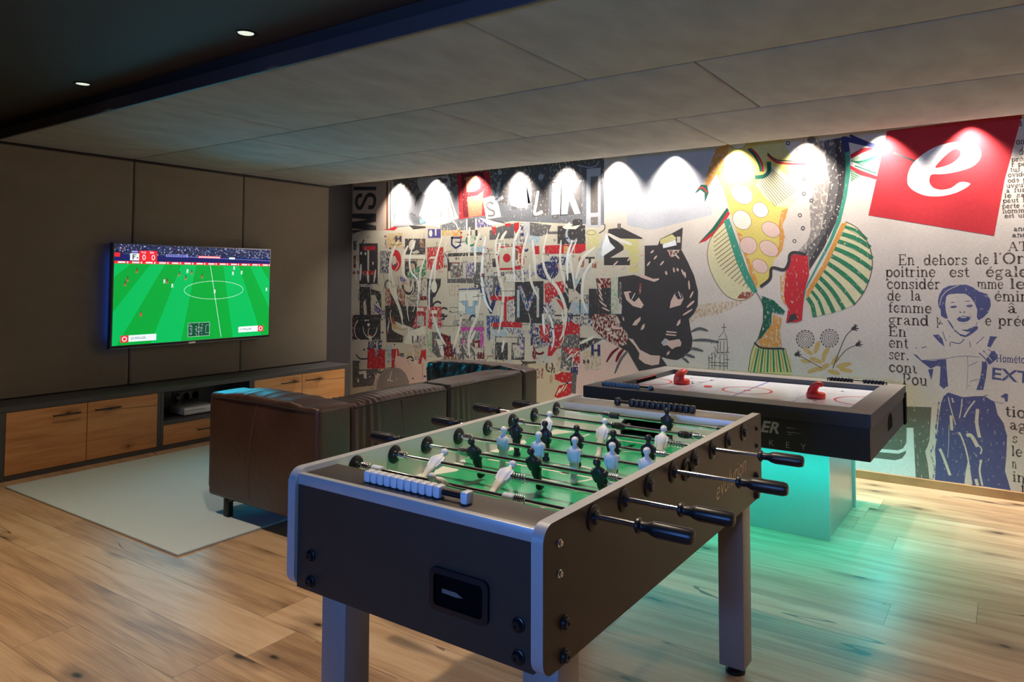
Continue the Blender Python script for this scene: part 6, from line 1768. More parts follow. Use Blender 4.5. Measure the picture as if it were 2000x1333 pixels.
('k',20,0,[4,0,2720,718,2722,692]),
('k',20,0,[4,0,2733,719,2733,697]),
('k',20,0,[5,0,2551,1232,2552,1213]),
('k',20,0,[5,0,2565,1232,2568,1216]),
('k',20,0,[5,0,2282,1149,2285,1131]),
('k',20,0,[4,0,2296,1149,2289,1122]),
('k',20,0,[5,0,2311,1150,2304,1125]),
('k',3,0,[5,0,2060,1794,2065,1774]),
('k',3,0,[5,0,2075,1794,2070,1778]),
('k',3,0,[5,0,2090,1793,2090,1762]),
('k',3,0,[5,0,2105,1793,2109,1773]),
('k',3,0,[5,0,2120,1792,2122,1768]),
('k',20,0,[5,0,2304,1328,2297,1302]),
('k',20,0,[5,0,2319,1328,2316,1304]),
('k',3,0,[6,0,965,1045,963,1015]),
('k',3,0,[5,0,983,1045,973,1027]),
('k',3,0,[6,0,1000,1046,992,1016]),
('k',3,0,[5,0,1018,1046,1018,1020]),
('k',3,0,[6,0,1036,1047,1044,1020]),
('k',4,0,[5,0,2029,1032,2024,1010]),
('k',4,0,[5,0,2044,1033,2041,1017]),
('k',33,0,[5,0,1727,494,1727,464]),
('k',33,0,[5,0,1742,495,1734,474]),
('k',33,0,[5,0,1758,496,1756,476]),
('k',33,0,[5,0,1774,497,1766,471]),
('k',33,0,[5,0,2692,877,2691,851]),
('k',33,0,[5,0,2705,878,2713,853]),
('k',30,0,[5,0,883,1661,889,1642]),
('k',30,0,[5,0,901,1661,894,1638]),
('k',30,0,[6,0,919,1661,930,1630]),
('k',3,0,[4,0,2516,1083,2521,1061]),
('k',3,0,[5,0,2530,1084,2532,1057]),
('k',3,0,[5,0,2543,1084,2550,1067]),
('k',3,0,[4,0,2557,1084,2561,1070]),
('k',3,0,[5,0,2571,1085,2571,1059]),
('k',4,0,[5,0,2646,578,2650,561]),
('k',4,0,[5,0,2660,579,2655,555]),
('k',4,0,[5,0,2673,580,2667,552]),
('k',4,0,[5,0,2687,581,2692,559]),
('k',4,0,[5,0,2700,582,2702,567]),
('k',8,0,[5,0,2384,667,2378,642]),
('k',8,0,[5,0,2398,668,2391,643]),
('k',8,0,[5,0,2412,669,2414,650]),
('l',2,0,[8,1,1519,1624,1503,1589,1485,1504]),
('l',2,0,[8,1,1960,1134,1961,1073,1960,1019]),
('l',2,0,[7,1,2247,1678,2247,1638,2215,1583]),
('l',2,0,[7,1,407,1014,430,968,445,915]),
('l',2,0,[4,1,2799,1673,2798,1607,2808,1534]),
('l',2,0,[7,1,1940,1311,1924,1244,1973,1178]),
('l',2,0,[4,1,2681,644,2690,591,2700,525]),
('l',2,0,[7,1,2135,556,2163,496,2104,428]),
('l',2,0,[8,1,1320,1756,1294,1705,1332,1596]),
('l',2,0,[8,1,883,1143,883,1065,851,1045]),
('l',2,0,[8,1,2690,929,2685,854,2660,805]),
('l',2,0,[7,1,1390,485,1395,403,1380,347]),
('l',2,0,[8,1,229,852,211,786,250,683]),
('l',2,0,[6,1,1900,970,1888,886,1927,852]),
('l',2,0,[9,1,1197,506,1188,430,1187,401]),
('l',2,0,[9,1,1464,747,1484,675,1455,650]),
('l',2,0,[8,1,1077,1098,1087,1069,1084,963]),
('l',2,0,[6,1,1592,1305,1579,1247,1582,1149]),
('l',2,0,[5,1,2021,1634,2001,1571,1991,1546]),
('l',2,0,[5,1,2085,1319,2081,1290,2068,1188]),
('l',2,0,[8,1,1020,1314,1040,1237,1001,1212]),
('l',2,0,[9,1,863,1359,877,1278,837,1223]),
('l',2,0,[6,1,1019,946,995,870,1047,813]),
('l',2,0,[9,1,23,1644,13,1593,54,1478]),
('l',2,0,[9,1,874,1538,889,1443,876,1426]),
('l',2,0,[7,1,376,717,349,685,368,610]),
('l',2,0,[8,1,2788,709,2778,655,2772,600]),
('l',2,0,[8,1,1100,871,1088,819,1100,748]),
('l',2,0,[8,1,575,408,546,312,597,303]),
('l',2,0,[5,1,1678,643,1692,610,1706,507]),
('l',2,0,[10,1,637,636,637,580,613,462]),
('l',2,0,[8,1,2388,1579,2384,1527,2374,1431]),
('l',2,0,[6,1,874,1848,852,1761,835,1689]),
('l',2,0,[5,1,509,971,523,925,509,800]),
('l',2,0,[6,1,2490,959,2515,897,2476,873]),
('l',2,0,[8,1,1130,1391,1147,1314,1102,1282]),
('l',2,0,[6,1,1559,792,1538,728,1576,702]),
('l',2,0,[8,1,559,1055,540,1000,571,901]),
('l',2,0,[5,1,2552,627,2546,548,2529,517]),
('l',2,0,[10,1,858,1362,836,1268,819,1253]),
('l',2,0,[6,1,1541,572,1512,502,1529,471]),
('l',2,0,[9,1,2767,1574,2751,1533,2759,1440]),
('l',2,0,[5,1,1798,1395,1791,1350,1814,1254]),
('l',2,0,[6,1,2130,1500,2140,1446,2136,1345]),
('l',2,0,[6,1,347,721,342,624,336,544]),
('l',2,0,[5,1,1208,818,1177,761,1174,698]),
('l',2,0,[10,1,794,1110,789,1033,813,940]),
('l',2,0,[9,1,2203,1635,2198,1560,2217,1513]),
('l',2,0,[7,1,2135,1097,2146,1017,2109,958]),
('l',2,0,[9,1,529,938,520,906,498,830]),
('l',2,0,[6,1,799,1155,781,1096,771,1056]),
('l',2,0,[7,1,2306,1074,2328,1003,2307,927]),
('l',2,0,[9,1,1000,903,1033,832,985,762]),
('l',2,0,[8,1,2012,1810,2024,1757,2046,1652]),
('l',2,0,[5,1,1575,892,1605,805,1555,763]),
('l',2,0,[10,1,884,640,879,576,925,495]),
('l',2,0,[6,1,2640,1550,2650,1510,2670,1431]),
('l',2,0,[7,1,2406,1618,2379,1585,2427,1525]),
('l',2,0,[8,1,627,1582,655,1532,599,1464]),
('l',2,0,[6,1,1495,1742,1528,1652,1521,1623]),
('p',1,20,[3164,1740,3476,1731,3474,1416,3163,1416]),
('p',14,30,[3278,1732,3421,1728,3420,1446,3332,1447,3333,1629,3277,1650]),
('p',3,0,[3136,1821,3256,1833,3454,1737,3454,1727,3255,1737,3130,1786]),
('p',3,0,[3136,1783,3280,1669,3279,1638,3152,1573,3339,1576,3339,1507,3092,1509,3093,1592,3193,1652,3130,1705]),
('p',7,0,[3116,1794,3151,1705,3201,1657,3066,1580,3074,1675]),
('l',2,0,[26,1,3130,1783,3233,1728,3355,1684]),
('p',33,0,[3222,1867,3256,1866,3255,1820,3222,1821]),
('p',3,8,[2942,1303,3085,1304,3084,1044,2941,1040]),
('p',3,8,[3013,1395,3159,1396,3158,1088,3012,1083,3047,1178,3030,1281]),
('p',9,35,[3030,1395,3159,1396,3159,1313,3036,1312]),
('p',13,60,[3159,1406,3227,1406,3226,1090,3158,1088]),
('p',1,20,[2954,1416,3013,1416,3013,1312,2954,1311]),
('p',3,0,[3475,1671,3593,1672,3614,1723,3719,1767,3811,1812,3797,1630,3851,1532,3904,1417,3935,1293,3931,1178,3896,1110,3856,1071,3870,985,3886,910,3876,824,3813,763,3752,732,3670,736,3629,751,3668,678,3416,618,3318,771,3229,816,3093,870,2989,948,2977,1072,3012,1083,3258,1091,3264,1162,3226,1232,3227,1406,3376,1426,3474,1396]),
('p',9,45,[2977,1072,3012,1083,3202,1084,3241,999,3319,922,3307,831,3229,816,3093,870,2989,948]),
('p',14,30,[3614,1718,3719,1759,3755,1728,3739,1699,3656,1682,3614,1683]),
('p',7,0,[3635,1677,3749,1711,3757,1668,3640,1645]),
('p',1,0,[3760,1738,3790,1737,3790,1688,3759,1689]),
('p',9,50,[3676,1627,3789,1625,3748,1582,3707,1563]),
('k',1,0,[4,0,3676,1629,3789,1627]),
('p',24,0,[3279,1279,3337,1288,3419,1236,3464,1172,3440,1144,3364,1162,3303,1214]),
('p',3,0,[3326,1273,3397,1281,3419,1236,3381,1197,3337,1222]),
('l',7,0,[6,1,3386,1273,3353,1215]),
('p',24,0,[3693,1151,3705,1212,3736,1271,3789,1293,3814,1233,3786,1179]),
('p',3,0,[3736,1269,3789,1295,3807,1233,3766,1224]),
('l',7,0,[6,1,3769,1292,3792,1235]),
('p',24,0,[3617,867,3651,905,3692,886,3774,904,3792,876,3786,847,3743,837,3712,818,3671,850,3638,841]),
('p',6,0,[3617,867,3651,905,3677,880,3650,844]),
('p',24,0,[3317,891,3363,881,3428,797,3524,758,3608,759,3597,688,3534,673,3470,685,3416,721,3423,767,3382,825]),
('p',0,0,[3619,745,3752,728,3823,754,3853,679,3670,680]),
('l',4,0,[19,1,3875,968,3944,996,4014,980]),
('l',4,0,[19,1,3884,898,3983,907,4100,896]),
('l',4,0,[19,1,3864,834,3913,831,3974,818]),
('l',4,0,[19,1,3821,784,3863,775,3905,763]),
('l',4,0,[19,1,3799,754,3825,739,3853,716]),
('l',9,0,[19,1,3232,804,3167,752,3113,671]),
('l',9,0,[23,1,3276,793,3235,746,3204,679]),
('l',4,0,[19,1,3318,783,3251,706,3192,579]),
('k',24,0,[12,1,3036,1312,3071,1240]),
('k',24,0,[15,1,3030,1354,3065,1297]),
('k',24,0,[12,1,3046,1395,3069,1359]),
('k',24,0,[12,1,3042,1255,3082,1199]),
('k',24,0,[12,1,3048,1198,3117,1148]),
('k',24,0,[12,1,3071,1142,3145,1113]),
('k',24,0,[12,1,3083,1457,3092,1426]),
('k',24,0,[15,1,3106,1494,3118,1462]),
('k',24,0,[12,1,3175,1498,3226,1544]),
('k',24,0,[12,1,3256,1472,3299,1508]),
('k',24,0,[12,1,3316,1543,3344,1578]),
('k',24,0,[15,1,3376,1492,3415,1532]),
('k',24,0,[12,1,3529,1607,3556,1630]),
('k',24,0,[12,1,3558,1555,3584,1585]),
('k',24,0,[12,1,3496,1501,3523,1536]),
('k',24,0,[12,1,3613,1505,3645,1539]),
('k',24,0,[12,1,3748,1590,3779,1557]),
('k',24,0,[12,1,3798,1470,3818,1421]),
('k',24,0,[12,1,3824,1450,3830,1402]),
('k',24,0,[12,1,3858,1378,3863,1306]),
('k',24,0,[12,1,3867,1239,3895,1292]),
('k',24,0,[15,1,3841,1162,3902,1216]),
('k',24,0,[12,1,3806,1098,3886,1148]),
('k',24,0,[12,1,3432,1587,3464,1601]),
('k',24,0,[15,1,3660,1456,3670,1426]),
('k',24,0,[12,1,3729,1485,3735,1446]),
('k',24,0,[15,1,3760,1480,3768,1455]),
('k',24,0,[15,1,3105,951,3128,956]),
('k',24,0,[15,1,3122,921,3173,930]),
('k',24,0,[15,1,3150,902,3205,911]),
('k',24,0,[15,1,3190,965,3258,971]),
('k',24,0,[15,1,3168,976,3207,983]),
('k',24,0,[12,1,3162,996,3173,1001]),
('p',24,0,[3358,999,3380,1035,3434,1074,3434,1046,3396,1000]),
('p',24,0,[3434,962,3450,1002,3472,1020,3470,988,3456,968]),
('p',24,0,[3749,1011,3765,1048,3785,1067,3785,1035,3765,1012]),
('p',24,0,[3205,1079,3225,1059,3250,1012,3230,1011,3208,1038]),
('p',24,0,[3268,1073,3282,1056,3284,1031,3270,1041]),
('p',24,0,[3418,1426,3474,1421,3549,1392,3602,1397,3602,1385,3559,1367,3485,1388,3431,1406]),
('p',24,0,[3662,965,3754,961,3749,951,3667,952]),
('p',24,0,[3656,942,3749,937,3744,927,3661,930]),
('p',24,0,[3662,763,3671,792,3694,805,3687,779]),
('l',10,30,[17,0,3436,1356,3428,1266]),
('p',4,30,[3237,1365,3259,1365,3259,1182,3236,1182]),
('k',30,0,[5,0,4143,1045,4142,983]),
('k',30,0,[5,0,4123,1013,4161,1015]),
('k',30,0,[5,0,4102,934,4142,983,4165,929]),
('k',30,0,[5,0,4094,910,4090,816]),
('k',30,0,[5,0,4165,914,4169,821]),
('k',30,0,[5,0,4077,815,4180,821]),
('k',30,0,[5,0,4045,813,4043,680]),
('k',30,0,[5,0,4069,799,4064,681]),
('k',30,0,[5,0,4109,809,4107,685]),
('k',30,0,[5,0,4140,811,4139,687]),
('k',30,0,[5,0,4164,805,4166,689]),
('k',30,0,[5,0,4020,788,4017,678]),
('k',30,0,[5,0,4009,764,4052,770]),
('k',30,0,[5,0,4148,765,4184,763]),
('k',30,0,[5,0,4113,903,4112,825]),
('k',30,0,[5,0,4141,905,4140,827]),
('k',30,0,[5,0,4028,734,4171,736]),
('k',30,0,[5,0,4027,710,4171,712]),
('k',30,0,[5,0,4077,886,4094,910]),
('k',30,0,[5,0,4094,918,4168,922]),
('k',30,0,[4,0,4099,779,4101,769]),
('k',30,0,[4,0,4040,772,4043,755]),
('k',30,0,[4,0,4104,848,4102,836]),
('k',30,0,[4,0,4139,766,4141,759]),
('k',30,0,[4,0,4091,809,4085,794]),
('k',30,0,[4,0,4164,766,4164,758]),
('k',30,0,[4,0,4069,806,4065,787]),
('k',30,0,[4,0,4071,842,4077,825]),
('k',30,0,[4,0,4076,789,4082,778]),
('k',30,0,[4,0,4044,895,4038,880]),
('k',30,0,[4,0,4028,753,4020,740]),
('k',30,0,[4,0,4079,838,4081,821]),
('k',30,0,[4,0,4153,724,4149,707]),
('k',30,0,[4,0,4061,731,4066,718]),
('k',30,0,[4,0,4154,808,4157,795]),
('k',30,0,[4,0,4126,816,4126,803]),
('k',30,0,[4,0,4033,740,4031,723]),
('k',30,0,[4,0,4039,804,4038,789]),
('k',30,0,[4,0,4062,816,4057,798]),
('k',30,0,[4,0,4076,719,4076,707]),
('k',30,0,[4,0,4075,787,4066,772]),
('k',30,0,[4,0,4132,688,4136,671]),
('k',30,0,[4,0,4059,827,4064,820]),
('k',30,0,[4,0,4126,824,4127,809]),
('k',30,0,[4,0,4086,872,4086,865]),
('k',30,0,[4,0,4063,862,4063,844]),
('k',30,0,[4,0,4174,858,4174,848]),
('k',30,0,[4,0,4073,856,4072,838]),
('k',30,0,[4,0,4048,777,4041,760]),
('k',30,0,[4,0,4111,753,4104,735]),
('k',30,0,[4,0,4122,731,4130,719]),
('k',30,0,[4,0,4112,874,4110,861]),
('k',30,0,[4,0,4070,802,4065,792]),
('k',30,0,[4,0,4161,841,4165,828]),
('p',16,6,[4092,2433,4220,2465,4482,2499,4586,2487,4663,2312,4672,2244,4643,2175,4689,2070,4694,1979,4639,1925,4618,1848,4594,1804,4613,1713,4589,1608,4529,1534,4491,1398,4385,1303,4319,1536,4244,1771,4191,1946,4153,2090,4090,2226,4024,2134,3995,2157,4042,2306]),
('p',17,25,[4092,2433,4197,2455,4179,2342,4138,2203,4090,2226,4024,2134,3995,2157,4042,2306]),
('p',17,20,[4639,1925,4618,1848,4594,1804,4613,1713,4589,1608,4544,1549,4572,1669,4565,1790,4590,1910]),
('p',17,25,[4244,1771,4319,1536,4385,1303,4408,1367,4335,1567,4291,1738]),
('p',14,20,[4482,2496,4586,2487,4663,2312,4670,2267,4540,2339,4449,2286,4390,2400]),
('p',2,0,[4328,2441,4322,2428,4310,2418,4293,2412,4273,2411,4251,2415,4230,2423,4212,2435,4198,2450,4191,2465,4190,2480,4196,2494,4208,2504,4226,2509,4246,2510,4268,2506,4289,2498,4307,2486,4320,2472,4328,2456]),
('k',25,0,[3,0,4328,2441,4321,2427,4307,2417,4287,2411,4263,2412,4239,2419,4217,2431,4201,2446,4191,2463,4190,2480,4197,2495,4212,2505,4232,2510,4256,2509,4280,2502,4302,2490,4318,2475,4327,2458,4328,2441]),
('p',2,0,[4358,2231,4342,2211,4317,2197,4287,2193,4253,2197,4220,2211,4190,2232,4167,2259,4152,2289,4148,2318,4155,2345,4172,2366,4198,2379,4229,2383,4262,2378,4295,2364,4325,2342,4347,2316,4361,2287,4365,2258]),
('k',25,0,[3,0,4358,2231,4339,2209,4311,2195,4276,2193,4238,2202,4203,2222,4174,2249,4155,2282,4148,2315,4155,2345,4175,2368,4204,2381,4240,2382,4277,2373,4312,2353,4341,2325,4359,2293,4365,2261,4358,2231]),
('p',2,0,[4364,1989,4347,1976,4325,1972,4300,1975,4274,1985,4250,2003,4230,2025,4216,2051,4210,2076,4213,2099,4223,2118,4240,2130,4263,2135,4289,2131,4315,2120,4338,2102,4358,2080,4371,2055,4377,2030,4374,2007]),
('k',25,0,[3,0,4364,1989,4345,1975,4320,1972,4291,1977,4263,1992,4238,2015,4220,2042,4211,2071,4212,2097,4223,2118,4243,2131,4269,2135,4297,2128,4326,2113,4350,2090,4367,2064,4376,2035,4375,2009,4364,1989]),
('p',2,0,[4481,1879,4468,1868,4451,1863,4433,1864,4414,1870,4398,1882,4385,1897,4376,1915,4373,1934,4376,1952,4385,1967,4398,1977,4415,1982,4434,1981,4452,1975,4468,1963,4481,1947,4489,1929,4492,1911,4489,1893]),
('k',25,0,[3,0,4481,1879,4466,1868,4447,1863,4426,1865,4407,1875,4390,1890,4378,1909,4373,1930,4376,1950,4385,1967,4400,1978,4419,1982,4440,1980,4459,1970,4476,1955,4487,1936,4492,1915,4490,1895,4481,1879]),
('p',2,0,[4343,1788,4324,1778,4302,1775,4279,1780,4258,1792,4239,1810,4226,1832,4219,1856,4219,1879,4227,1900,4241,1916,4260,1926,4282,1928,4304,1923,4326,1911,4344,1893,4357,1872,4364,1848,4364,1825,4356,1804]),
('k',25,0,[3,0,4343,1788,4322,1777,4297,1776,4272,1783,4249,1799,4231,1822,4220,1848,4218,1874,4226,1898,4241,1916,4262,1927,4287,1928,4312,1920,4335,1904,4352,1882,4362,1856,4364,1830,4357,1806,4343,1788]),
('p',24,0,[4573,1729,4562,1717,4546,1710,4526,1708,4504,1713,4483,1723,4465,1737,4451,1755,4442,1775,4441,1793,4446,1810,4458,1822,4475,1829,4495,1831,4517,1826,4537,1816,4556,1801,4569,1783,4577,1764,4579,1746]),
('k',25,0,[3,0,4573,1729,4560,1716,4541,1709,4518,1709,4494,1717,4472,1730,4455,1749,4444,1770,4441,1791,4446,1810,4460,1823,4479,1830,4502,1830,4526,1822,4548,1808,4565,1789,4576,1768,4579,1747,4573,1729]),
('p',24,0,[4391,1606,4376,1593,4357,1586,4336,1585,4315,1591,4297,1603,4283,1619,4274,1639,4272,1660,4276,1681,4286,1698,4302,1711,4321,1718,4342,1718,4363,1712,4381,1700,4395,1684,4403,1664,4405,1643,4401,1623]),
('k',25,0,[3,0,4391,1606,4374,1592,4352,1585,4329,1587,4307,1596,4288,1612,4276,1632,4272,1656,4275,1678,4286,1698,4304,1712,4326,1718,4349,1717,4371,1708,4389,1692,4401,1671,4405,1648,4402,1626,4391,1606]),
('p',24,0,[4558,1582,4546,1570,4529,1564,4508,1563,4486,1568,4465,1579,4446,1595,4432,1614,4424,1634,4423,1653,4428,1669,4441,1681,4458,1688,4479,1688,4501,1682,4522,1671,4541,1655,4555,1637,4563,1617,4564,1599]),
('k',25,0,[3,0,4558,1582,4544,1569,4525,1563,4501,1564,4477,1573,4454,1588,4436,1607,4425,1629,4422,1651,4428,1669,4442,1682,4462,1688,4486,1687,4511,1678,4533,1663,4551,1643,4561,1622,4564,1601,4558,1582]),
('p',24,0,[4478,1454,4467,1443,4452,1438,4434,1437,4415,1442,4397,1452,4382,1466,4370,1483,4365,1500,4365,1517,4371,1531,4382,1542,4398,1547,4416,1547,4435,1542,4453,1532,4468,1518,4479,1502,4484,1484,4484,1468]),
('k',25,0,[3,0,4478,1454,4466,1442,4448,1437,4428,1438,4407,1446,4388,1460,4374,1477,4366,1497,4365,1515,4371,1531,4384,1543,4402,1548,4422,1546,4443,1538,4462,1525,4476,1507,4484,1488,4485,1470,4478,1454]),
('p',12,0,[3915,2087,3967,2151,4015,2145,4029,2083,3997,2008,3996,2082,3962,2111,3935,2092]),
('l',8,0,[12,0,3942,2121,3983,2126,4016,2084]),
('p',12,0,[3938,1677,4054,1794,4176,1955,4190,1930,4135,1838,4020,1715]),
('p',8,0,[3938,1677,4086,1785,4186,1930,4199,1906,4118,1783,4004,1696]),
('p',15,0,[4147,1838,4053,1730,4015,1619,4027,1492,4082,1365,4161,1264,4254,1227,4331,1241,4385,1291,4317,1367,4250,1537,4189,1726]),
('l',25,0,[5,0,4147,1838,4053,1730,4015,1619,4027,1492,4082,1365,4161,1264,4254,1227,4331,1241,4385,1291]),
('k',25,0,[5,0,4174,1805,4069,1719]),
('k',25,0,[5,0,4186,1775,4067,1682]),
('k',25,0,[5,0,4197,1745,4067,1647]),
('k',25,0,[6,0,4209,1716,4070,1613]),
('k',25,0,[5,0,4220,1686,4076,1580]),
('k',25,0,[5,0,4231,1656,4085,1549]),
('k',25,0,[5,0,4243,1627,4097,1519]),
('k',25,0,[5,0,4254,1597,4112,1492]),
('k',25,0,[5,0,4266,1568,4131,1465]),
('k',25,0,[5,0,4277,1539,4152,1440]),
('k',25,0,[5,0,4288,1510,4176,1417]),
('k',25,0,[5,0,4299,1480,4202,1395]),
('k',25,0,[5,0,4311,1451,4231,1375]),
('k',25,0,[4,0,4322,1422,4260,1355]),
('k',25,0,[5,0,4333,1394,4291,1337]),
('k',25,0,[5,0,4344,1365,4323,1320]),
('k',25,0,[5,0,4355,1336,4355,1303]),
('p',10,40,[4247,1242,4278,1289,4362,1298,4370,1267,4316,1240]),
('p',32,10,[4148,1853,4191,1870,4262,1661,4326,1475,4405,1303,4377,1281,4314,1367,4242,1537]),
('p',15,10,[4494,2259,4561,2246,4654,2147,4698,2039,4687,1965,4636,1930,4564,1942,4476,2008,4402,2120,4448,2178]),
('k',33,0,[5,0,4509,2243,4698,2046]),
('k',33,0,[5,0,4500,2232,4683,2036]),
('k',33,0,[5,0,4491,2221,4668,2026]),
('k',33,0,[5,0,4482,2210,4653,2016]),
('k',33,0,[5,0,4472,2200,4637,2005]),
('k',33,0,[5,0,4463,2189,4622,1995]),
('k',33,0,[5,0,4454,2178,4607,1985]),
('k',33,0,[5,0,4445,2167,4591,1974]),
('k',33,0,[5,0,4436,2156,4576,1964]),
('k',33,0,[5,0,4427,2145,4560,1953]),
('k',33,0,[4,0,4418,2134,4545,1943]),
('l',12,0,[19,0,4347,2405,4397,2345,4431,2272,4441,2218]),
('l',8,0,[14,0,4363,2406,4413,2352,4449,2279,4456,2216]),
('l',12,0,[31,0,4395,2179,4463,2180,4501,2220,4500,2289]),
('l',8,0,[16,0,4492,2344,4554,2285,4655,2260,4769,2250]),
('l',3,0,[9,0,4492,2356,4554,2300,4656,2280,4769,2265]),
('p',34,34,[4827,2408,5032,2420,5055,2232,5025,1989,4969,1818,4885,1632,4814,1516,4779,1450,4776,1575,4703,1599,4775,1679,4797,1752,4790,1915,4830,2090,4842,2251]),
('p',4,24,[4896,2409,5032,2420,5058,2232,5028,1989,4971,1818,4885,1632,4814,1516,4779,1450,4776,1561,4746,1605,4859,1720,4903,1909,4933,2097,4908,2275]),
('p',3,12,[4965,2416,5034,2420,5062,2217,5031,1988,4975,1818,4885,1625,4814,1509,4783,1457,4787,1531,4886,1719,4963,1905,4993,2092]),
('p',2,0,[4891,1930,4889,1926,4885,1926,4882,1929,4882,1933,4885,1936,4889,1934]),
('p',2,0,[4870,2028,4868,2024,4864,2023,4861,2026,4861,2031,4864,2033,4868,2032]),
('p',2,0,[4881,1820,4880,1816,4875,1816,4872,1819,4872,1823,4876,1826,4880,1825]),
('p',2,0,[4871,1836,4869,1832,4865,1831,4862,1834,4862,1838,4866,1841,4870,1840]),
('p',2,0,[4869,2104,4868,2100,4864,2099,4860,2102,4860,2107,4864,2109,4868,2108]),
('p',2,0,[5008,2147,5006,2143,5003,2143,4999,2146,4999,2150,5003,2153,5007,2151]),
('p',2,0,[4999,1701,4998,1697,4994,1696,4990,1699,4990,1704,4994,1706,4998,1705]),
('p',2,0,[4983,1899,4981,1895,4977,1894,4974,1897,4974,1902,4977,1904,4981,1903]),
('p',2,0,[5009,1770,5008,1767,5004,1766,5001,1769,5001,1773,5004,1776,5008,1774]),
('p',2,0,[4948,1834,4946,1830,4942,1829,4939,1832,4939,1837,4942,1839,4946,1838]),
('p',2,0,[4823,1759,4821,1755,4817,1754,4814,1757,4814,1761,4817,1764,4821,1763]),
('p',2,0,[4863,1800,4861,1796,4857,1795,4854,1798,4854,1803,4857,1805,4861,1804]),
('p',2,0,[4963,1744,4961,1740,4957,1739,4954,1742,4954,1746,4957,1749,4961,1748]),
('p',2,0,[4905,1877,4903,1873,4899,1873,4896,1875,4896,1880,4899,1883,4903,1881]),
('p',2,0,[4914,1678,4912,1674,4908,1673,4905,1676,4905,1680,4908,1683,4912,1682]),
('p',2,0,[4880,1868,4878,1864,4874,1863,4871,1866,4871,1870,4874,1873,4878,1872]),
('p',2,0,[4913,2111,4911,2107,4907,2107,4904,2110,4904,2114,4907,2117,4911,2115]),
('p',2,0,[5014,2323,5012,2319,5008,2318,5005,2321,5005,2326,5009,2328,5013,2327]),
('p',2,0,[4884,1766,4883,1762,4878,1761,4875,1764,4875,1769,4879,1771,4883,1770]),
('p',2,0,[4831,1920,4830,1916,4825,1915,4822,1918,4822,1923,4826,1926,4830,1924]),
('p',2,0,[4911,2331,4909,2327,4905,2326,4902,2329,4902,2334,4905,2336,4909,2335]),
('p',2,0,[4851,2055,4849,2051,4845,2050,4842,2053,4842,2058,4845,2060,4849,2059]),
('p',2,0,[4889,2115,4887,2111,4883,2110,4879,2113,4880,2118,4883,2120,4887,2119]),
('p',2,0,[4837,1836,4836,1832,4831,1831,4828,1834,4828,1838,4832,1841,4836,1840]),
('p',2,0,[5007,2345,5005,2341,5001,2340,4998,2343,4998,2348,5001,2350,5005,2349]),
('p',2,0,[4839,2278,4837,2274,4833,2274,4830,2277,4830,2281,4833,2284,4837,2283]),
('p',2,0,[4940,1709,4939,1706,4935,1705,4931,1708,4932,1712,4935,1715,4939,1713]),
('p',2,0,[4994,1917,4992,1913,4988,1913,4985,1915,4985,1920,4988,1922,4992,1921]),
('p',2,0,[4878,1949,4876,1946,4872,1945,4869,1948,4869,1952,4872,1955,4876,1954]),
('p',2,0,[4845,1864,4843,1860,4839,1859,4835,1862,4835,1866,4839,1869,4843,1868]),
('p',2,0,[4986,1843,4985,1839,4981,1839,4977,1842,4978,1846,4981,1849,4985,1847]),
('p',2,0,[4903,1821,4901,1817,4897,1816,4894,1819,4894,1824,4897,1826,4901,1825]),
('p',2,0,[4850,2231,4848,2227,4844,2227,4841,2230,4841,2234,4844,2237,4848,2235]),
('p',2,0,[5017,1687,5016,1683,5012,1682,5008,1685,5009,1690,5012,1692,5016,1691]),
('p',20,0,[5016,2425,5045,2425,5251,2345,5251,2314,5064,2379,5072,2303,5036,2292]),
('p',32,6,[5037,2306,5070,2318,5073,2173,5046,1999,5003,1814,4934,1654,4841,1481,4756,1316,4731,1177,4717,1177,4730,1269,4773,1375,4831,1492,4923,1677,4980,1832,5022,2003,5041,2183]),
('p',0,0,[5072,2303,5238,2315,5247,2102,5093,2128]),
('p',8,0,[5072,2289,5149,2327,5207,2330,5225,2314,5148,2293,5077,2259]),
('p',8,0,[5071,2211,5146,2167,5245,2119,5237,2097,5132,2137,5070,2188]),
('p',13,30,[5075,2252,5225,2302,5260,2256,5133,2197]),
('p',13,30,[5074,2180,5132,2137,5079,2098]),
('k',12,0,[6,0,5077,2245,5159,2202]),
('k',12,0,[5,0,5083,2242,5172,2210]),
('k',12,0,[6,0,5090,2240,5184,2219]),
('k',12,0,[6,0,5096,2238,5196,2228]),
('k',12,0,[5,0,5103,2235,5208,2236]),
('k',12,0,[6,0,5109,2233,5220,2245]),
('k',12,0,[5,0,5116,2230,5232,2254]),
('k',12,0,[6,0,5122,2228,5244,2262]),
('k',12,0,[6,0,5129,2226,5256,2271]),
('k',12,0,[5,0,5075,2173,5145,2131]),
('k',12,0,[5,0,5075,2157,5131,2123]),
('k',12,0,[4,0,5075,2140,5116,2116]),
('k',12,0,[4,0,5075,2124,5101,2108]),
('k',12,0,[5,0,5074,2108,5086,2100]),
('l',12,0,[9,0,5101,2207,5241,2138]),
('p',15,0,[5035,1808,5113,1755,5176,1653,5202,1540,5191,1428,5144,1301,5078,1208,4945,1154,4801,1114,4755,1237,4812,1369,4925,1587,4994,1745]),
('l',11,12,[22,0,5024,1772,5106,1737,5170,1675]),
('k',30,0,[3,0,5036,1759,5170,1675]),
('l',11,12,[30,0,4999,1722,5104,1683,5190,1618]),
('k',30,0,[3,0,5010,1709,5190,1618]),
('l',11,12,[30,0,4973,1672,5098,1619,5203,1540]),
('k',30,0,[2,0,4985,1658,5203,1540]),
('l',11,12,[30,0,4948,1621,5083,1555,5198,1463]),
('k',30,0,[3,0,4959,1608,5198,1463]),
('l',11,12,[30,0,4922,1570,5058,1484,5173,1372]),
('k',30,0,[3,0,4934,1557,5173,1372]),
('l',11,12,[30,0,4896,1519,5027,1419,5138,1294]),
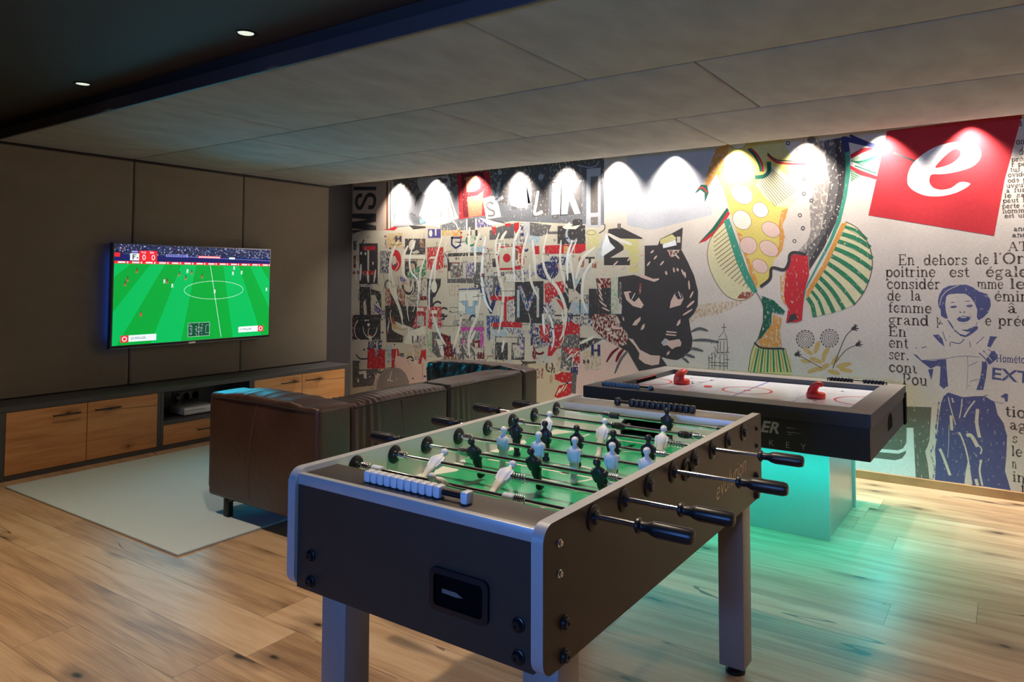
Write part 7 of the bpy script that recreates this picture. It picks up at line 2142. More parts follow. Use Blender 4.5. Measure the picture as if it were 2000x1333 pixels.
('k',30,0,[3,0,4908,1506,5138,1294]),
('l',11,12,[22,0,4870,1467,4987,1354,5084,1215]),
('k',30,0,[3,0,4882,1454,5084,1215]),
('l',11,12,[30,0,4844,1416,4937,1310,5012,1178]),
('k',30,0,[3,0,4856,1403,5012,1178]),
('l',11,12,[30,0,4818,1364,4890,1273,4945,1154]),
('k',30,0,[3,0,4830,1351,4945,1154]),
('l',11,12,[22,0,4791,1311,4843,1237,4877,1135]),
('k',30,0,[2,0,4804,1298,4877,1135]),
('l',11,12,[30,0,4765,1259,4799,1203,4815,1118]),
('k',30,0,[3,0,4777,1246,4815,1118]),
('l',30,0,[5,0,5035,1808,5113,1755,5176,1653,5202,1540,5191,1428,5144,1301,5078,1208]),
('p',17,8,[5006,1795,5043,1803,4899,1483,4760,1244,4755,1293,4883,1515]),
('p',8,10,[4660,1577,4773,1568,4780,1428,4744,1295,4725,1089,4685,1073,4611,1067,4629,1175,4587,1263,4574,1368,4616,1458,4645,1518]),
('p',17,45,[4572,1413,4616,1451,4599,1279,4612,1189,4581,1248]),
('l',3,0,[23,0,4426,1334,4498,1395,4514,1478,4601,1463,4637,1515,4646,1574,4682,1592,4762,1573]),
('p',3,0,[4622,1068,4640,1128,4680,1139,4699,1088,4675,1095,4661,1079]),
('p',12,18,[4430,1268,4526,1232,4606,1152,4591,1129,4510,1142,4503,1051,4466,974,4397,922,4441,1064,4445,1170]),
('p',17,30,[4403,914,4509,1051,4518,1127,4582,1099,4566,1009,4579,887,4420,866]),
('p',14,6,[4380,909,4418,869,4597,873,4643,790,4648,680,4325,685,4349,816]),
('k',25,0,[4,0,4390,864,4343,679]),
('k',11,0,[14,0,4409,866,4369,681]),
('k',25,0,[5,0,4426,867,4394,683]),
('k',11,0,[14,0,4444,868,4420,685]),
('k',25,0,[5,0,4462,869,4445,687]),
('k',11,0,[14,0,4480,870,4470,689]),
('k',25,0,[5,0,4498,871,4495,691]),
('k',11,0,[14,0,4515,872,4520,693]),
('k',25,0,[5,0,4533,873,4545,695]),
('k',11,0,[14,0,4550,874,4570,696]),
('k',25,0,[5,0,4568,875,4594,698]),
('k',11,0,[14,0,4585,876,4619,700]),
('k',25,0,[5,0,4602,877,4643,702]),
('l',3,0,[14,0,4376,909,4432,870,4597,873]),
('l',30,0,[5,0,4390,1303,4437,1215,4450,1110,4419,972,4357,847,4328,686]),
('k',4,0,[9,0,4655,2415,4654,2411,4652,2407,4649,2405,4645,2404,4641,2404,4637,2406,4634,2409,4632,2413,4631,2417,4632,2421,4634,2425,4637,2427,4641,2428,4645,2428,4649,2426,4652,2423,4654,2419,4655,2415]),
('k',4,0,[9,0,4725,2352,4725,2348,4723,2344,4719,2342,4716,2341,4712,2341,4708,2343,4705,2346,4703,2350,4703,2354,4703,2358,4705,2361,4708,2364,4712,2365,4716,2364,4720,2363,4723,2360,4725,2356,4725,2352]),
('k',4,0,[9,0,4765,2139,4764,2135,4762,2131,4759,2129,4755,2128,4751,2128,4748,2130,4745,2133,4743,2136,4742,2141,4743,2145,4745,2148,4748,2150,4752,2152,4756,2151,4759,2150,4762,2147,4764,2143,4765,2139]),
('k',4,0,[7,0,4763,2027,4762,2023,4760,2020,4757,2017,4754,2016,4750,2016,4746,2018,4743,2021,4741,2025,4741,2029,4741,2033,4743,2036,4746,2039,4750,2040,4754,2040,4758,2038,4761,2035,4762,2031,4763,2027]),
('k',4,0,[7,0,4733,1868,4732,1864,4730,1861,4727,1858,4723,1857,4719,1857,4716,1859,4713,1862,4711,1865,4710,1869,4711,1873,4713,1877,4716,1879,4720,1881,4724,1881,4727,1879,4730,1876,4732,1872,4733,1868]),
('k',4,0,[7,0,4752,1772,4752,1768,4750,1765,4747,1762,4743,1761,4739,1761,4735,1763,4732,1766,4731,1769,4730,1773,4731,1777,4733,1781,4736,1783,4739,1785,4743,1785,4747,1783,4750,1780,4752,1777,4752,1772]),
('k',4,0,[7,0,4692,1676,4691,1672,4689,1669,4686,1666,4682,1665,4678,1665,4675,1666,4672,1669,4670,1673,4669,1677,4670,1681,4672,1685,4675,1687,4679,1688,4682,1688,4686,1687,4689,1684,4691,1680,4692,1676]),
('k',4,0,[9,0,4815,1972,4815,1968,4813,1965,4810,1962,4806,1961,4802,1961,4799,1963,4796,1966,4794,1969,4793,1974,4794,1978,4796,1981,4799,1983,4803,1985,4806,1984,4810,1983,4813,1980,4815,1976,4815,1972]),
('k',18,0,[9,0,4862,2405,4858,2389,4849,2376,4834,2367,4815,2363,4796,2365,4778,2372,4763,2385,4753,2400,4750,2417,4754,2433,4764,2446,4779,2455,4797,2459,4817,2457,4835,2449,4849,2437,4859,2421,4862,2405]),
('p',33,0,[4841,2422,4840,2414,4835,2407,4829,2402,4820,2399,4810,2398,4801,2401,4792,2405,4786,2412,4781,2420,4780,2428,4782,2437,4786,2444,4793,2449,4802,2452,4811,2452,4821,2450,4829,2445,4836,2438,4840,2430]),
('k',3,0,[4,0,4807,954,4802,929,4789,908,4769,893,4745,886,4722,890,4702,903,4689,923,4685,948,4690,973,4703,994,4724,1009,4747,1015,4771,1011,4790,998,4803,978,4807,954]),
('k',3,0,[4,0,4795,953,4791,933,4780,916,4764,904,4746,899,4727,902,4711,913,4701,929,4697,948,4701,968,4712,985,4728,997,4747,1002,4766,999,4781,989,4792,972,4795,953]),
('k',3,0,[4,0,4783,953,4780,938,4772,925,4760,916,4746,913,4732,915,4720,922,4713,934,4710,949,4713,964,4721,976,4733,985,4747,989,4761,987,4772,979,4780,967,4783,953]),
('k',3,0,[4,0,4770,952,4768,942,4763,934,4755,928,4746,926,4737,927,4729,932,4724,940,4723,949,4725,959,4730,967,4738,973,4747,976,4756,974,4763,969,4768,961,4770,952]),
('k',3,0,[3,0,4758,951,4757,947,4754,943,4751,940,4746,939,4742,940,4738,942,4736,946,4735,950,4736,955,4739,959,4742,961,4747,962,4751,962,4754,959,4757,956,4758,951]),
('k',3,0,[6,0,4802,953,4813,954]),
('k',3,0,[8,0,4797,931,4808,927]),
('k',3,0,[6,0,4785,911,4793,904]),
('k',3,0,[8,0,4767,898,4771,887]),
('k',3,0,[8,0,4745,892,4745,880]),
('k',3,0,[6,0,4724,895,4720,884]),
('k',3,0,[8,0,4706,907,4698,898]),
('k',3,0,[8,0,4694,926,4684,921]),
('k',3,0,[8,0,4690,948,4679,947]),
('k',3,0,[8,0,4695,971,4684,975]),
('k',3,0,[6,0,4707,990,4700,998]),
('k',3,0,[8,0,4726,1004,4722,1015]),
('k',3,0,[6,0,4747,1009,4748,1021]),
('k',3,0,[8,0,4769,1006,4773,1017]),
('k',3,0,[8,0,4786,994,4794,1002]),
('k',3,0,[6,0,4798,975,4808,980]),
('k',3,0,[3,0,4971,969,4967,945,4954,924,4934,909,4912,903,4889,907,4870,919,4857,939,4853,963,4858,988,4871,1009,4891,1024,4913,1030,4936,1026,4955,1013,4967,993,4971,969]),
('k',3,0,[4,0,4959,969,4956,949,4945,932,4930,921,4912,916,4894,919,4878,929,4868,945,4865,964,4869,983,4880,1000,4895,1012,4913,1017,4931,1014,4946,1003,4956,988,4959,969]),
('k',3,0,[4,0,4947,968,4945,954,4937,941,4925,932,4912,929,4899,931,4887,939,4880,950,4877,965,4880,979,4888,992,4900,1000,4913,1004,4926,1001,4938,994,4945,982,4947,968]),
('k',3,0,[3,0,4935,967,4933,958,4928,950,4921,944,4912,942,4903,943,4896,948,4891,956,4890,965,4891,975,4897,983,4904,988,4913,991,4922,989,4929,984,4934,977,4935,967]),
('k',3,0,[4,0,4923,967,4922,962,4920,958,4916,956,4912,955,4908,955,4905,958,4902,961,4902,966,4903,970,4905,974,4909,977,4913,978,4917,977,4920,975,4923,971,4923,967]),
('k',3,0,[8,0,4966,969,4977,969]),
('k',3,0,[8,0,4962,947,4971,943]),
('k',3,0,[8,0,4950,928,4957,920]),
('k',3,0,[6,0,4932,914,4936,904]),
('k',3,0,[8,0,4912,909,4911,897]),
('k',3,0,[8,0,4891,912,4887,901]),
('k',3,0,[8,0,4874,924,4866,915]),
('k',3,0,[8,0,4862,942,4852,937]),
('k',3,0,[8,0,4858,964,4847,963]),
('k',3,0,[8,0,4863,986,4853,990]),
('k',3,0,[6,0,4875,1005,4867,1013]),
('k',3,0,[8,0,4893,1019,4889,1029]),
('k',3,0,[8,0,4914,1024,4914,1035]),
('k',3,0,[6,0,4934,1020,4938,1031]),
('k',3,0,[6,0,4951,1008,4959,1017]),
('k',3,0,[6,0,4962,990,4972,995]),
('p',18,12,[4797,841,4790,837,4777,839,4762,846,4747,856,4735,868,4729,879,4729,887,4737,891,4749,889,4764,882,4779,872,4791,860,4797,849]),
('p',18,12,[4842,944,4848,937,4849,922,4846,902,4838,881,4828,863,4818,852,4809,849,4804,856,4802,871,4806,892,4813,913,4823,930,4834,942]),
('p',18,12,[4909,905,4913,898,4911,884,4905,866,4895,847,4884,832,4873,824,4864,823,4860,830,4862,845,4868,863,4878,881,4890,896,4901,905]),
('p',18,12,[4861,788,4854,782,4840,780,4822,783,4802,789,4786,798,4776,807,4774,816,4781,822,4795,824,4814,821,4833,815,4849,806,4859,797]),
('p',18,12,[4786,786,4782,780,4770,776,4754,775,4737,777,4722,782,4712,788,4710,795,4715,801,4726,804,4742,805,4759,803,4774,799,4784,792]),
('p',18,12,[4970,847,4973,840,4970,827,4963,811,4953,794,4941,781,4930,774,4923,774,4920,781,4922,794,4929,810,4940,827,4952,840,4962,847]),
('p',18,12,[5057,794,5053,785,5040,775,5020,765,4997,758,4976,755,4960,757,4953,764,4957,773,4970,783,4991,793,5014,800,5035,803,5050,801]),
('p',18,12,[5062,740,5056,733,5043,729,5025,728,5006,731,4988,736,4977,742,4974,750,4980,756,4993,760,5011,761,5030,759,5047,754,5059,747]),
('p',18,12,[4914,784,4913,775,4904,762,4889,748,4870,735,4851,726,4836,723,4829,726,4829,735,4839,748,4854,763,4873,776,4892,785,4906,787]),
('p',18,12,[4847,749,4845,740,4834,729,4818,718,4798,709,4779,704,4765,703,4758,708,4760,717,4771,728,4788,740,4807,749,4826,754,4840,754]),
('p',18,12,[4982,715,4976,709,4962,706,4944,706,4924,710,4907,717,4897,725,4894,734,4901,740,4914,743,4933,743,4952,739,4969,732,4979,723]),
('p',18,12,[4879,865,4884,860,4887,849,4887,834,4884,817,4879,803,4872,793,4866,790,4861,794,4858,805,4858,821,4861,837,4866,852,4873,862]),
('l',30,0,[6,0,5075,1045,5022,986,4974,869,4932,752]),
('p',3,0,[5091,1055,5091,1044,5081,1033,5068,1029,5059,1034,5059,1046,5069,1057,5082,1061]),
('l',3,0,[8,1,5075,1045,5099,1069]),
('l',3,0,[8,1,5075,1045,5109,1044]),
('l',3,0,[8,1,5075,1045,5086,1076]),
('l',3,0,[8,1,5075,1045,5096,1026]),
('l',30,0,[5,0,5099,933,5020,886,4953,797]),
('p',3,0,[5115,944,5115,932,5106,921,5092,917,5083,923,5084,934,5093,945,5106,949]),
('l',3,0,[6,1,5099,933,5123,957]),
('l',3,0,[6,1,5099,933,5133,932]),
('l',3,0,[6,1,5099,933,5110,965]),
('l',3,0,[6,1,5099,933,5120,915]),
('l',30,0,[5,0,4686,837,4776,792,4858,747]),
('p',3,0,[4703,849,4703,837,4693,825,4678,821,4669,826,4669,838,4679,850,4693,854]),
('l',3,0,[6,1,4686,837,4712,862]),
('l',3,0,[6,1,4686,837,4722,837]),
('l',3,0,[6,1,4686,837,4698,870]),
('l',3,0,[6,1,4686,837,4708,818]),
('p',8,0,[5311,2433,5474,2438,6087,2455,5984,2043,5919,1678,5183,1847]),
('l',20,0,[18,0,5071,2429,5204,2351,5282,2308]),
('l',3,0,[15,0,5349,2277,5488,2200]),
('s',7,0,[5430,2080,5440,2138,5469,2194,5525,2247,5604,2292,5693,2311,5771,2308,5831,2284,5860,2235,5850,2180,5807,2138,5733,2114,5644,2103,5577,2105,5562,2070,5567,2038,5589,2011,5633,1997,5687,2006,5740,2041,5796,2027,5760,1994,5699,1967,5619,1954,5538,1964,5475,1997,5438,2037]),
('s',8,0,[5598,2150,5638,2205,5687,2252,5718,2265,5742,2253,5744,2221,5712,2182,5663,2158]),
('w',30,18,[5363,1491,102,53,0],'En'),
('w',30,18,[5517,1490,253,49,0],'dehors'),
('w',30,18,[5810,1493,78,47,0],'de'),
('w',30,18,[5910,1495,168,50,0],"l'Or"),
('w',30,18,[5282,1410,305,50,0],'poitrine'),
('w',30,18,[5664,1410,116,48,0],'est'),
('w',30,18,[5867,1412,225,47,0],'égale'),
('w',30,18,[5290,1328,325,50,0],'considér'),
('w',30,18,[5818,1334,144,46,0],'mme'),
('w',30,18,[5994,1335,83,46,0],'le'),
('w',30,18,[5292,1246,85,50,0],'de'),
('w',30,18,[5433,1249,67,49,0],'la'),
('w',30,18,[5911,1255,183,47,0],'émin'),
('w',30,18,[5297,1165,262,49,0],'femme'),
('w',30,18,[5977,1180,54,46,0],'â'),
('w',30,18,[5295,1081,247,50,0],'grand'),
('w',30,18,[5584,1093,38,48,0],'p.'),
('w',30,18,[5857,1097,36,46,0],'e'),
('w',30,18,[5926,1099,164,46,0],'préc'),
('w',30,18,[5294,1000,112,50,0],'En'),
('w',30,18,[5295,922,122,50,0],'ent'),
('w',30,18,[5294,841,125,50,0],'ser.'),
('w',30,18,[5292,755,174,49,0],'cont'),
('w',30,18,[5372,676,153,52,0],'Pou'),
('w',30,18,[5951,521,110,48,0],'tio'),
('w',30,18,[5971,442,93,45,0],'ag'),
('w',30,18,[5985,360,30,42,0],'s'),
('w',30,18,[5978,276,59,45,0],'le'),
('w',30,18,[5979,199,27,42,0],'n'),
('w',30,18,[5980,116,69,45,0],'in'),
('w',30,18,[6021,49,29,45,0],'f'),
('w',30,24,[6067,2377,21,39,0],'I'),
('w',30,24,[6048,2260,48,29,0],'on'),
('w',30,24,[6065,2192,40,33,0],'de'),
('w',30,24,[6021,2153,83,20,0],'près'),
('w',30,24,[6020,2120,78,20,0],'r pe'),
('w',30,24,[6014,2087,54,20,0],'tus'),
('w',30,24,[6000,2055,102,20,0],'ovide'),
('w',30,24,[5999,2019,102,20,0],'ode p'),
('w',30,24,[5990,1986,110,20,0],'uveur'),
('w',30,24,[5987,1955,112,20,0],'a fun'),
('w',30,24,[5978,1922,113,20,0],'le sa'),
('w',30,24,[5969,1890,118,20,0],'peut l'),
('w',30,24,[5965,1855,132,20,0],'perte e'),
('w',30,24,[5967,1823,140,20,0],'homme'),
('w',30,24,[5977,1792,119,19,0],'est un'),
('w',30,24,[6022,1706,72,21,0],'anc'),
('w',30,24,[6013,1667,80,21,0],'anc'),
('w',30,24,[5989,1577,112,42,0],'AT'),
('p',0,0,[5423,942,5464,979,5555,1023,5644,1100,5587,1143,5579,1245,5605,1330,5659,1370,5760,1377,5829,1344,5902,1306,5909,1225,5885,1158,5833,1107,5897,1066,5941,1014,5966,951,6089,937,6084,707,5852,680,5577,655,5416,839]),
('p',29,8,[5596,1251,5604,1291,5625,1331,5659,1351,5717,1359,5759,1360,5792,1346,5829,1316,5874,1300,5890,1262,5891,1224,5876,1180,5848,1146,5821,1128,5813,1151,5817,1195,5804,1239,5781,1277,5753,1300,5706,1301,5658,1294,5645,1280,5637,1229,5641,1179,5651,1134,5635,1134,5611,1150,5610,1189,5598,1217]),
('l',0,0,[4,0,5605,1220,5619,1277,5654,1322,5719,1357]),
('p',29,15,[5705,1215,5703,1211,5695,1208,5685,1205,5675,1205,5668,1206,5665,1209,5667,1213,5674,1217,5684,1220,5695,1220,5702,1219]),
('p',29,15,[5793,1223,5791,1219,5784,1216,5775,1214,5765,1214,5758,1216,5756,1219,5758,1223,5765,1227,5774,1229,5783,1229,5790,1227]),
('p',29,15,[5693,1244,5692,1242,5687,1240,5681,1239,5675,1238,5670,1238,5668,1239,5670,1241,5674,1243,5680,1244,5687,1245,5691,1245]),
('p',29,15,[5778,1254,5776,1252,5770,1250,5763,1249,5755,1248,5750,1248,5748,1249,5750,1251,5755,1253,5763,1254,5770,1255,5776,1255]),
('p',29,15,[5727,1176,5726,1174,5723,1173,5720,1174,5717,1176,5716,1178,5716,1181,5717,1182,5720,1183,5723,1182,5726,1181,5727,1178]),
('p',29,15,[5750,1182,5750,1179,5748,1177,5745,1175,5742,1174,5740,1175,5738,1176,5739,1179,5740,1181,5743,1183,5746,1184,5749,1183]),
('p',29,15,[5784,1216,5782,1213,5779,1210,5775,1209,5771,1210,5768,1212,5767,1216,5768,1219,5771,1221,5775,1222,5780,1222,5783,1219]),
('p',29,15,[5696,1209,5695,1207,5692,1204,5687,1204,5683,1204,5680,1206,5679,1209,5680,1212,5683,1214,5687,1215,5692,1214,5695,1212]),
('p',29,0,[5700,1130,5712,1145,5737,1156,5774,1150,5779,1138,5764,1121,5736,1113,5712,1118]),
('p',0,0,[5721,1148,5757,1151,5754,1142,5727,1140]),
('l',29,0,[2,0,5774,1171,5784,1144]),
('l',29,0,[2,0,5730,1102,5759,1107]),
('p',29,10,[5720,1064,5758,1065,5790,1086,5819,1089,5815,1067,5777,1032,5748,1014,5719,1022,5681,1058,5689,1062,5715,1036,5748,1027,5772,1050,5748,1054]),
('l',29,0,[8,1,5649,1126,5668,1093,5682,1065]),
('l',29,0,[3,0,5815,1118,5805,1084]),
('p',29,6,[5560,1021,5595,1025,5616,998,5627,947,5598,974]),
('p',29,10,[5882,1028,5922,1027,5905,1001,5885,956,5865,960]),
('l',29,0,[5,0,5461,933,5466,896,5481,922,5523,941]),
('l',29,0,[4,0,5619,1046,5632,999,5642,982]),
('l',29,0,[6,0,5666,981,5713,972,5740,1004]),
('l',29,0,[5,0,5661,978,5660,950]),
('l',29,0,[4,0,5770,989,5774,951]),
('l',29,0,[4,0,5807,974,5850,1023]),
('l',29,0,[3,0,5655,1022,5664,1011]),
('p',29,10,[5442,886,5462,882,5492,848,5556,848,5600,859,5635,864,5637,798,5643,687,5616,665,5594,688,5602,812,5580,816,5545,794,5496,833]),
('p',29,6,[5529,787,5561,795,5547,716]),
('p',0,0,[5430,914,5488,929,5631,920,5625,869,5556,854,5494,852,5452,895]),
('l',29,0,[3,0,5492,846,5630,867,5678,880,5749,891,5819,889]),
('p',29,8,[5888,930,5903,936,5918,910,5913,880,5878,845,5847,857,5865,890]),
('l',29,0,[6,0,5820,918,5847,889,5874,853]),
('l',29,0,[6,0,5843,933,5866,904,5885,865]),
('l',29,0,[4,0,5869,945,5894,925]),
('l',0,0,[4,0,5827,904,5851,876,5867,852]),
('l',0,0,[4,0,5852,922,5872,894,5890,870]),
('p',29,12,[5836,867,5865,847,5854,759,5838,679,5800,676,5822,746,5832,812]),
('l',29,0,[2,0,5755,889,5756,806,5747,671]),
('l',29,0,[3,0,5762,829,5795,848,5809,859]),
('l',29,0,[3,0,5765,724,5788,737,5821,746]),
('l',29,0,[3,0,5755,702,5769,697]),
('p',27,10,[5172,512,5545,538,5528,316,5506,241,5544,57,5441,56,5000,46,5003,223]),
('p',28,0,[5394,383,5434,388,5442,57,5070,51,5071,126,5180,151,5319,153,5363,172,5385,210,5393,250]),
('p',27,0,[5320,204,5375,230,5391,250,5386,210,5363,172,5319,153,5180,151,5226,194]),
('p',28,0,[5229,219,5337,223,5370,241,5390,280,5395,383,5410,385,5405,276,5386,225,5342,201,5220,195]),
('p',0,0,[5545,544,5613,624,5653,646,5649,433,5594,61,5522,61,5516,155,5501,238,5530,303,5534,383]),
('p',29,7,[5616,618,5643,645,5725,621,5797,635,5847,640,5899,603,5912,529,5942,479,5959,400,5952,265,5943,177,5971,59,5827,60,5759,54,5755,119,5743,206,5730,139,5721,60,5554,57,5562,180,5558,252,5570,339,5587,487,5599,568]),
('l',0,60,[6,0,5642,614,5656,537,5680,437]),
('l',0,60,[8,0,5663,610,5670,581]),
('l',0,60,[6,0,5720,610,5713,543,5702,482]),
('l',0,60,[9,0,5791,605,5754,547,5728,491]),
('l',0,60,[19,0,5805,553,5798,463,5811,370]),
('l',0,60,[9,0,5700,391,5724,323,5743,236,5755,119,5762,61]),
('l',0,60,[22,0,5740,373,5766,376,5800,309]),
('l',0,60,[3,0,5643,433,5638,312,5631,214]),
('l',0,60,[16,0,5655,495,5658,398]),
('l',0,60,[16,0,5587,268,5612,199,5642,101]),
('l',0,60,[11,0,5818,229,5807,156,5820,64]),
('l',0,60,[18,0,5785,100,5794,60]),
('l',0,60,[8,0,5790,331,5820,300,5814,264]),
('l',29,45,[10,0,5588,579,5579,486,5566,387,5570,303]),
('l',29,50,[10,0,5556,289,5533,225,5553,148,5546,68]),
('l',29,0,[4,0,5827,632,5862,650]),
('l',29,0,[3,0,5842,630,5896,609,5945,603]),
('p',29,15,[5929,645,5956,668,5971,663,5967,616,5955,615,5951,635]),
('b',29,6,[5886,752,201,76,-4],'EXT'),
('w',29,10,[5910,865,156,33,0],'Hométo'),
]
def slab_font():
    def arc(cx, cy, rx, ry, a0, a1, n=10): return [(cx + rx * math.cos(R(a0 + (a1 - a0) * i / n)), cy + ry * math.sin(R(a0 + (a1 - a0) * i / n))) for i in range(n + 1)]
    T, N, H = 0.225, 0.115, 0.155
    st = lambda x, a=0.0, b=1.0: (T, [(x, a), (x, b)])
    sf = lambda x, y=0.05, l=0.22, r=0.22: (N, [(x - l, y), (x + r, y)])
    G = {}
    G['n'] = (1.15, [st(.28), sf(.28), sf(.28, .95, .22, .05), (H, [(.3, .70), (.42, .88), (.60, .95), (.78, .87), (.87, .68)]), st(.87, 0, .72), sf(.87)])
    G['m'] = (1.72, [st(.28), sf(.28), sf(.28, .95, .22, .05), (H, [(.3, .70), (.42, .88), (.58, .95), (.76, .86), (.85, .68)]), st(.85, 0, .72), sf(.85, .05, .2, .2), (H, [(.87, .70), (1.0, .88), (1.15, .95), (1.33, .86), (1.42, .68)]), st(1.42, 0, .72), sf(1.42)])
    G['h'] = (1.15, [st(.28, 0, 1.45), sf(.28), sf(.28, 1.42, .22, .05)] + G['n'][1][3:])
    G['r'] = (.92, [st(.28), sf(.28, .05, .22, .3), sf(.28, .95, .22, .05), (H, [(.3, .66), (.42, .86), (.58, .95), (.72, .92)]), (T, [(.70, .80), (.74, .90)])])
    G['u'] = (1.15, [st(.28, .3, 1), sf(.28, .95, .22, .05), (H, [(.28, .32), (.36, .12), (.52, .05), (.70, .12), (.84, .30)]), st(.87), sf(.87, .95, .22, .05), sf(.87, .05, .0, .2)])
    G['i'] = (.58, [st(.29), sf(.29), sf(.29, .95, .22, .05), (.24, [(.28, 1.22), (.28, 1.44)])])
    G['l'] = (.58, [st(.29, 0, 1.45), sf(.29), sf(.29, 1.42, .22, .05)])
    G['j'] = (.5, [st(.3, -.2, 1)])
    G['t'] = (.72, [st(.32, .2, 1.3), (N, [(.06, .95), (.64, .95)]), (H, [(.32, .22), (.38, .08), (.52, .05), (.66, .16)])])
    G['o'] = (1.06, [(T, arc(.53, .5, .37, .46, 60, 300)), (T, arc(.53, .5, .37, .46, -60, 60))])
    G['e'] = (1.0, [(T, arc(.52, .5, .37, .46, 75, 285)), (H, arc(.52, .5, .37, .46, 285, 325)), (H, arc(.52, .5, .37, .46, 5, 75)), (N, [(.2, .52), (.9, .52)])])
    G['c'] = (.98, [(T, arc(.52, .5, .37, .46, 70, 290)), (H, arc(.52, .5, .37, .46, 290, 330)), (H, arc(.52, .5, .37, .46, 30, 70)), (.22, [(.76, .70), (.84, .78)])])
    G['a'] = (1.04, [st(.68, .1, .72), (H, [(.68, .7), (.6, .9), (.42, .95), (.24, .88)]), (.2, [(.2, .72), (.26, .82)]), (H, [(.66, .55), (.4, .5), (.2, .36)]), (T, [(.2, .38), (.2, .18)]), (H, [(.2, .2), (.34, .05), (.5, .08), (.68, .26)]), (H, [(.68, .12), (.8, .04), (.98, .1)])])
    G['d'] = (1.16, [(T, arc(.46, .5, .33, .45, 60, 300)), (H, arc(.46, .5, .36, .45, -60, 60)), st(.86, 0, 1.45), sf(.86, 1.42, .22, .05), sf(.86, .05, .02, .22)])
    G['b'] = (1.1, [(T, arc(.62, .5, .33, .45, -120, 120)), st(.26, 0, 1.45), sf(.26, 1.42, .22, .05)])
    G['p'] = (1.14, [st(.28, -.45, 1), sf(.28, -.42), sf(.28, .95, .22, .05), (H, arc(.62, .5, .36, .44, 100, 180)), (T, arc(.66, .5, .33, .44, -110, 110)), (H, arc(.62, .5, .36, .44, 180, 260))])
    G['q'] = (1.14, [(T, arc(.46, .5, .33, .45, 60, 300)), st(.86, -.45, 1), sf(.86, -.42)])
    G['g'] = (1.06, [(H, arc(.46, .62, .30, .30, 0, 360, 16)), (H, [(.68, .86), (.82, .98), (1.0, .94)]), (H, [(.28, .34), (.2, .2), (.34, .10), (.7, .06), (.84, -.1), (.74, -.34), (.45, -.42), (.2, -.34), (.14, -.18), (.26, -.02), (.4, .06)])])
    G['s'] = (.86, [(H, [(.7, .72), (.6, .9), (.42, .95), (.24, .88), (.18, .72), (.3, .58), (.55, .46), (.70, .30), (.62, .12), (.42, .05), (.24, .1), (.14, .28)]), (N, [(.72, .70), (.72, .98)]), (N, [(.13, .02), (.13, .30)])])
    G['f'] = (.72, [st(.3, 0, 1.2), sf(.3, .05, .22, .28), (N, [(.06, .95), (.62, .95)]), (H, [(.3, 1.18), (.38, 1.38), (.54, 1.44), (.7, 1.34)])])
    G['v'] = (1.06, [(T, [(.2, .95), (.53, .05)]), (N, [(.53, .05), (.86, .95)]), sf(.2, .95, .2, .2), sf(.86, .95, .18, .18)])
    G['E'] = (1.35, [st(.32, 0, 1.42), (N, [(.06, .05), (1.2, .05)]), (N, [(.06, 1.37), (1.15, 1.37)]), (N, [(.32, .74), (.85, .74)]), (N, [(1.16, 0), (1.2, .36)]), (N, [(1.12, 1.1), (1.12, 1.42)]), (N, [(.84, .58), (.84, .9)])])
    G['P'] = (1.3, [st(.34, 0, 1.42), sf(.34, .05, .26, .28), (N, [(.08, 1.37), (.7, 1.37)]), (N, [(.36, .68), (.7, .68)]), (T, arc(.72, 1.03, .36, .34, -90, 90))])
    G['O'] = (1.55, [(T, arc(.77, .71, .58, .67, 50, 310)), (T, arc(.77, .71, .58, .67, -50, 50))])
    G['I'] = (.7, [st(.35, 0, 1.42), sf(.35, .05, .3, .3), sf(.35, 1.37, .3, .3)])
    G['T'] = (1.35, [st(.67, 0, 1.42), sf(.67, .05, .3, .3), (N, [(.08, 1.37), (1.27, 1.37)]), (N, [(.1, 1.0), (.1, 1.4)]), (N, [(1.25, 1.0), (1.25, 1.4)])])
    G['A'] = (1.5, [(N, [(.25, .05), (.72, 1.4)]), (T, [(.74, 1.4), (1.22, .05)]), (N, [(.4, .5), (1.0, .5)]), sf(.22, .05), sf(1.22, .05)])
    G['H'] = (1.6, [st(.34, 0, 1.42), st(1.22, 0, 1.42), (N, [(.34, .72), (1.22, .72)]), sf(.34), sf(1.22), sf(.34, 1.37), sf(1.22, 1.37)])
    acc = {'é': ('e', [(N, [(.48, 1.14), (.70, 1.40)])]), 'è': ('e', [(N, [(.40, 1.40), (.60, 1.14)])]), 'â': ('a', [(N, [(.22, 1.16), (.46, 1.42), (.70, 1.16)])])}
    for k, (b, x) in acc.items(): G[k] = (G[b][0], G[b][1] + x)
    G["'"] = (.4, [(.16, [(.22, 1.2), (.2, 1.45)])]); G['.'] = (.5, [(.26, [(.24, 0), (.24, .24)])]); G[' '] = (.9, [])
    return G
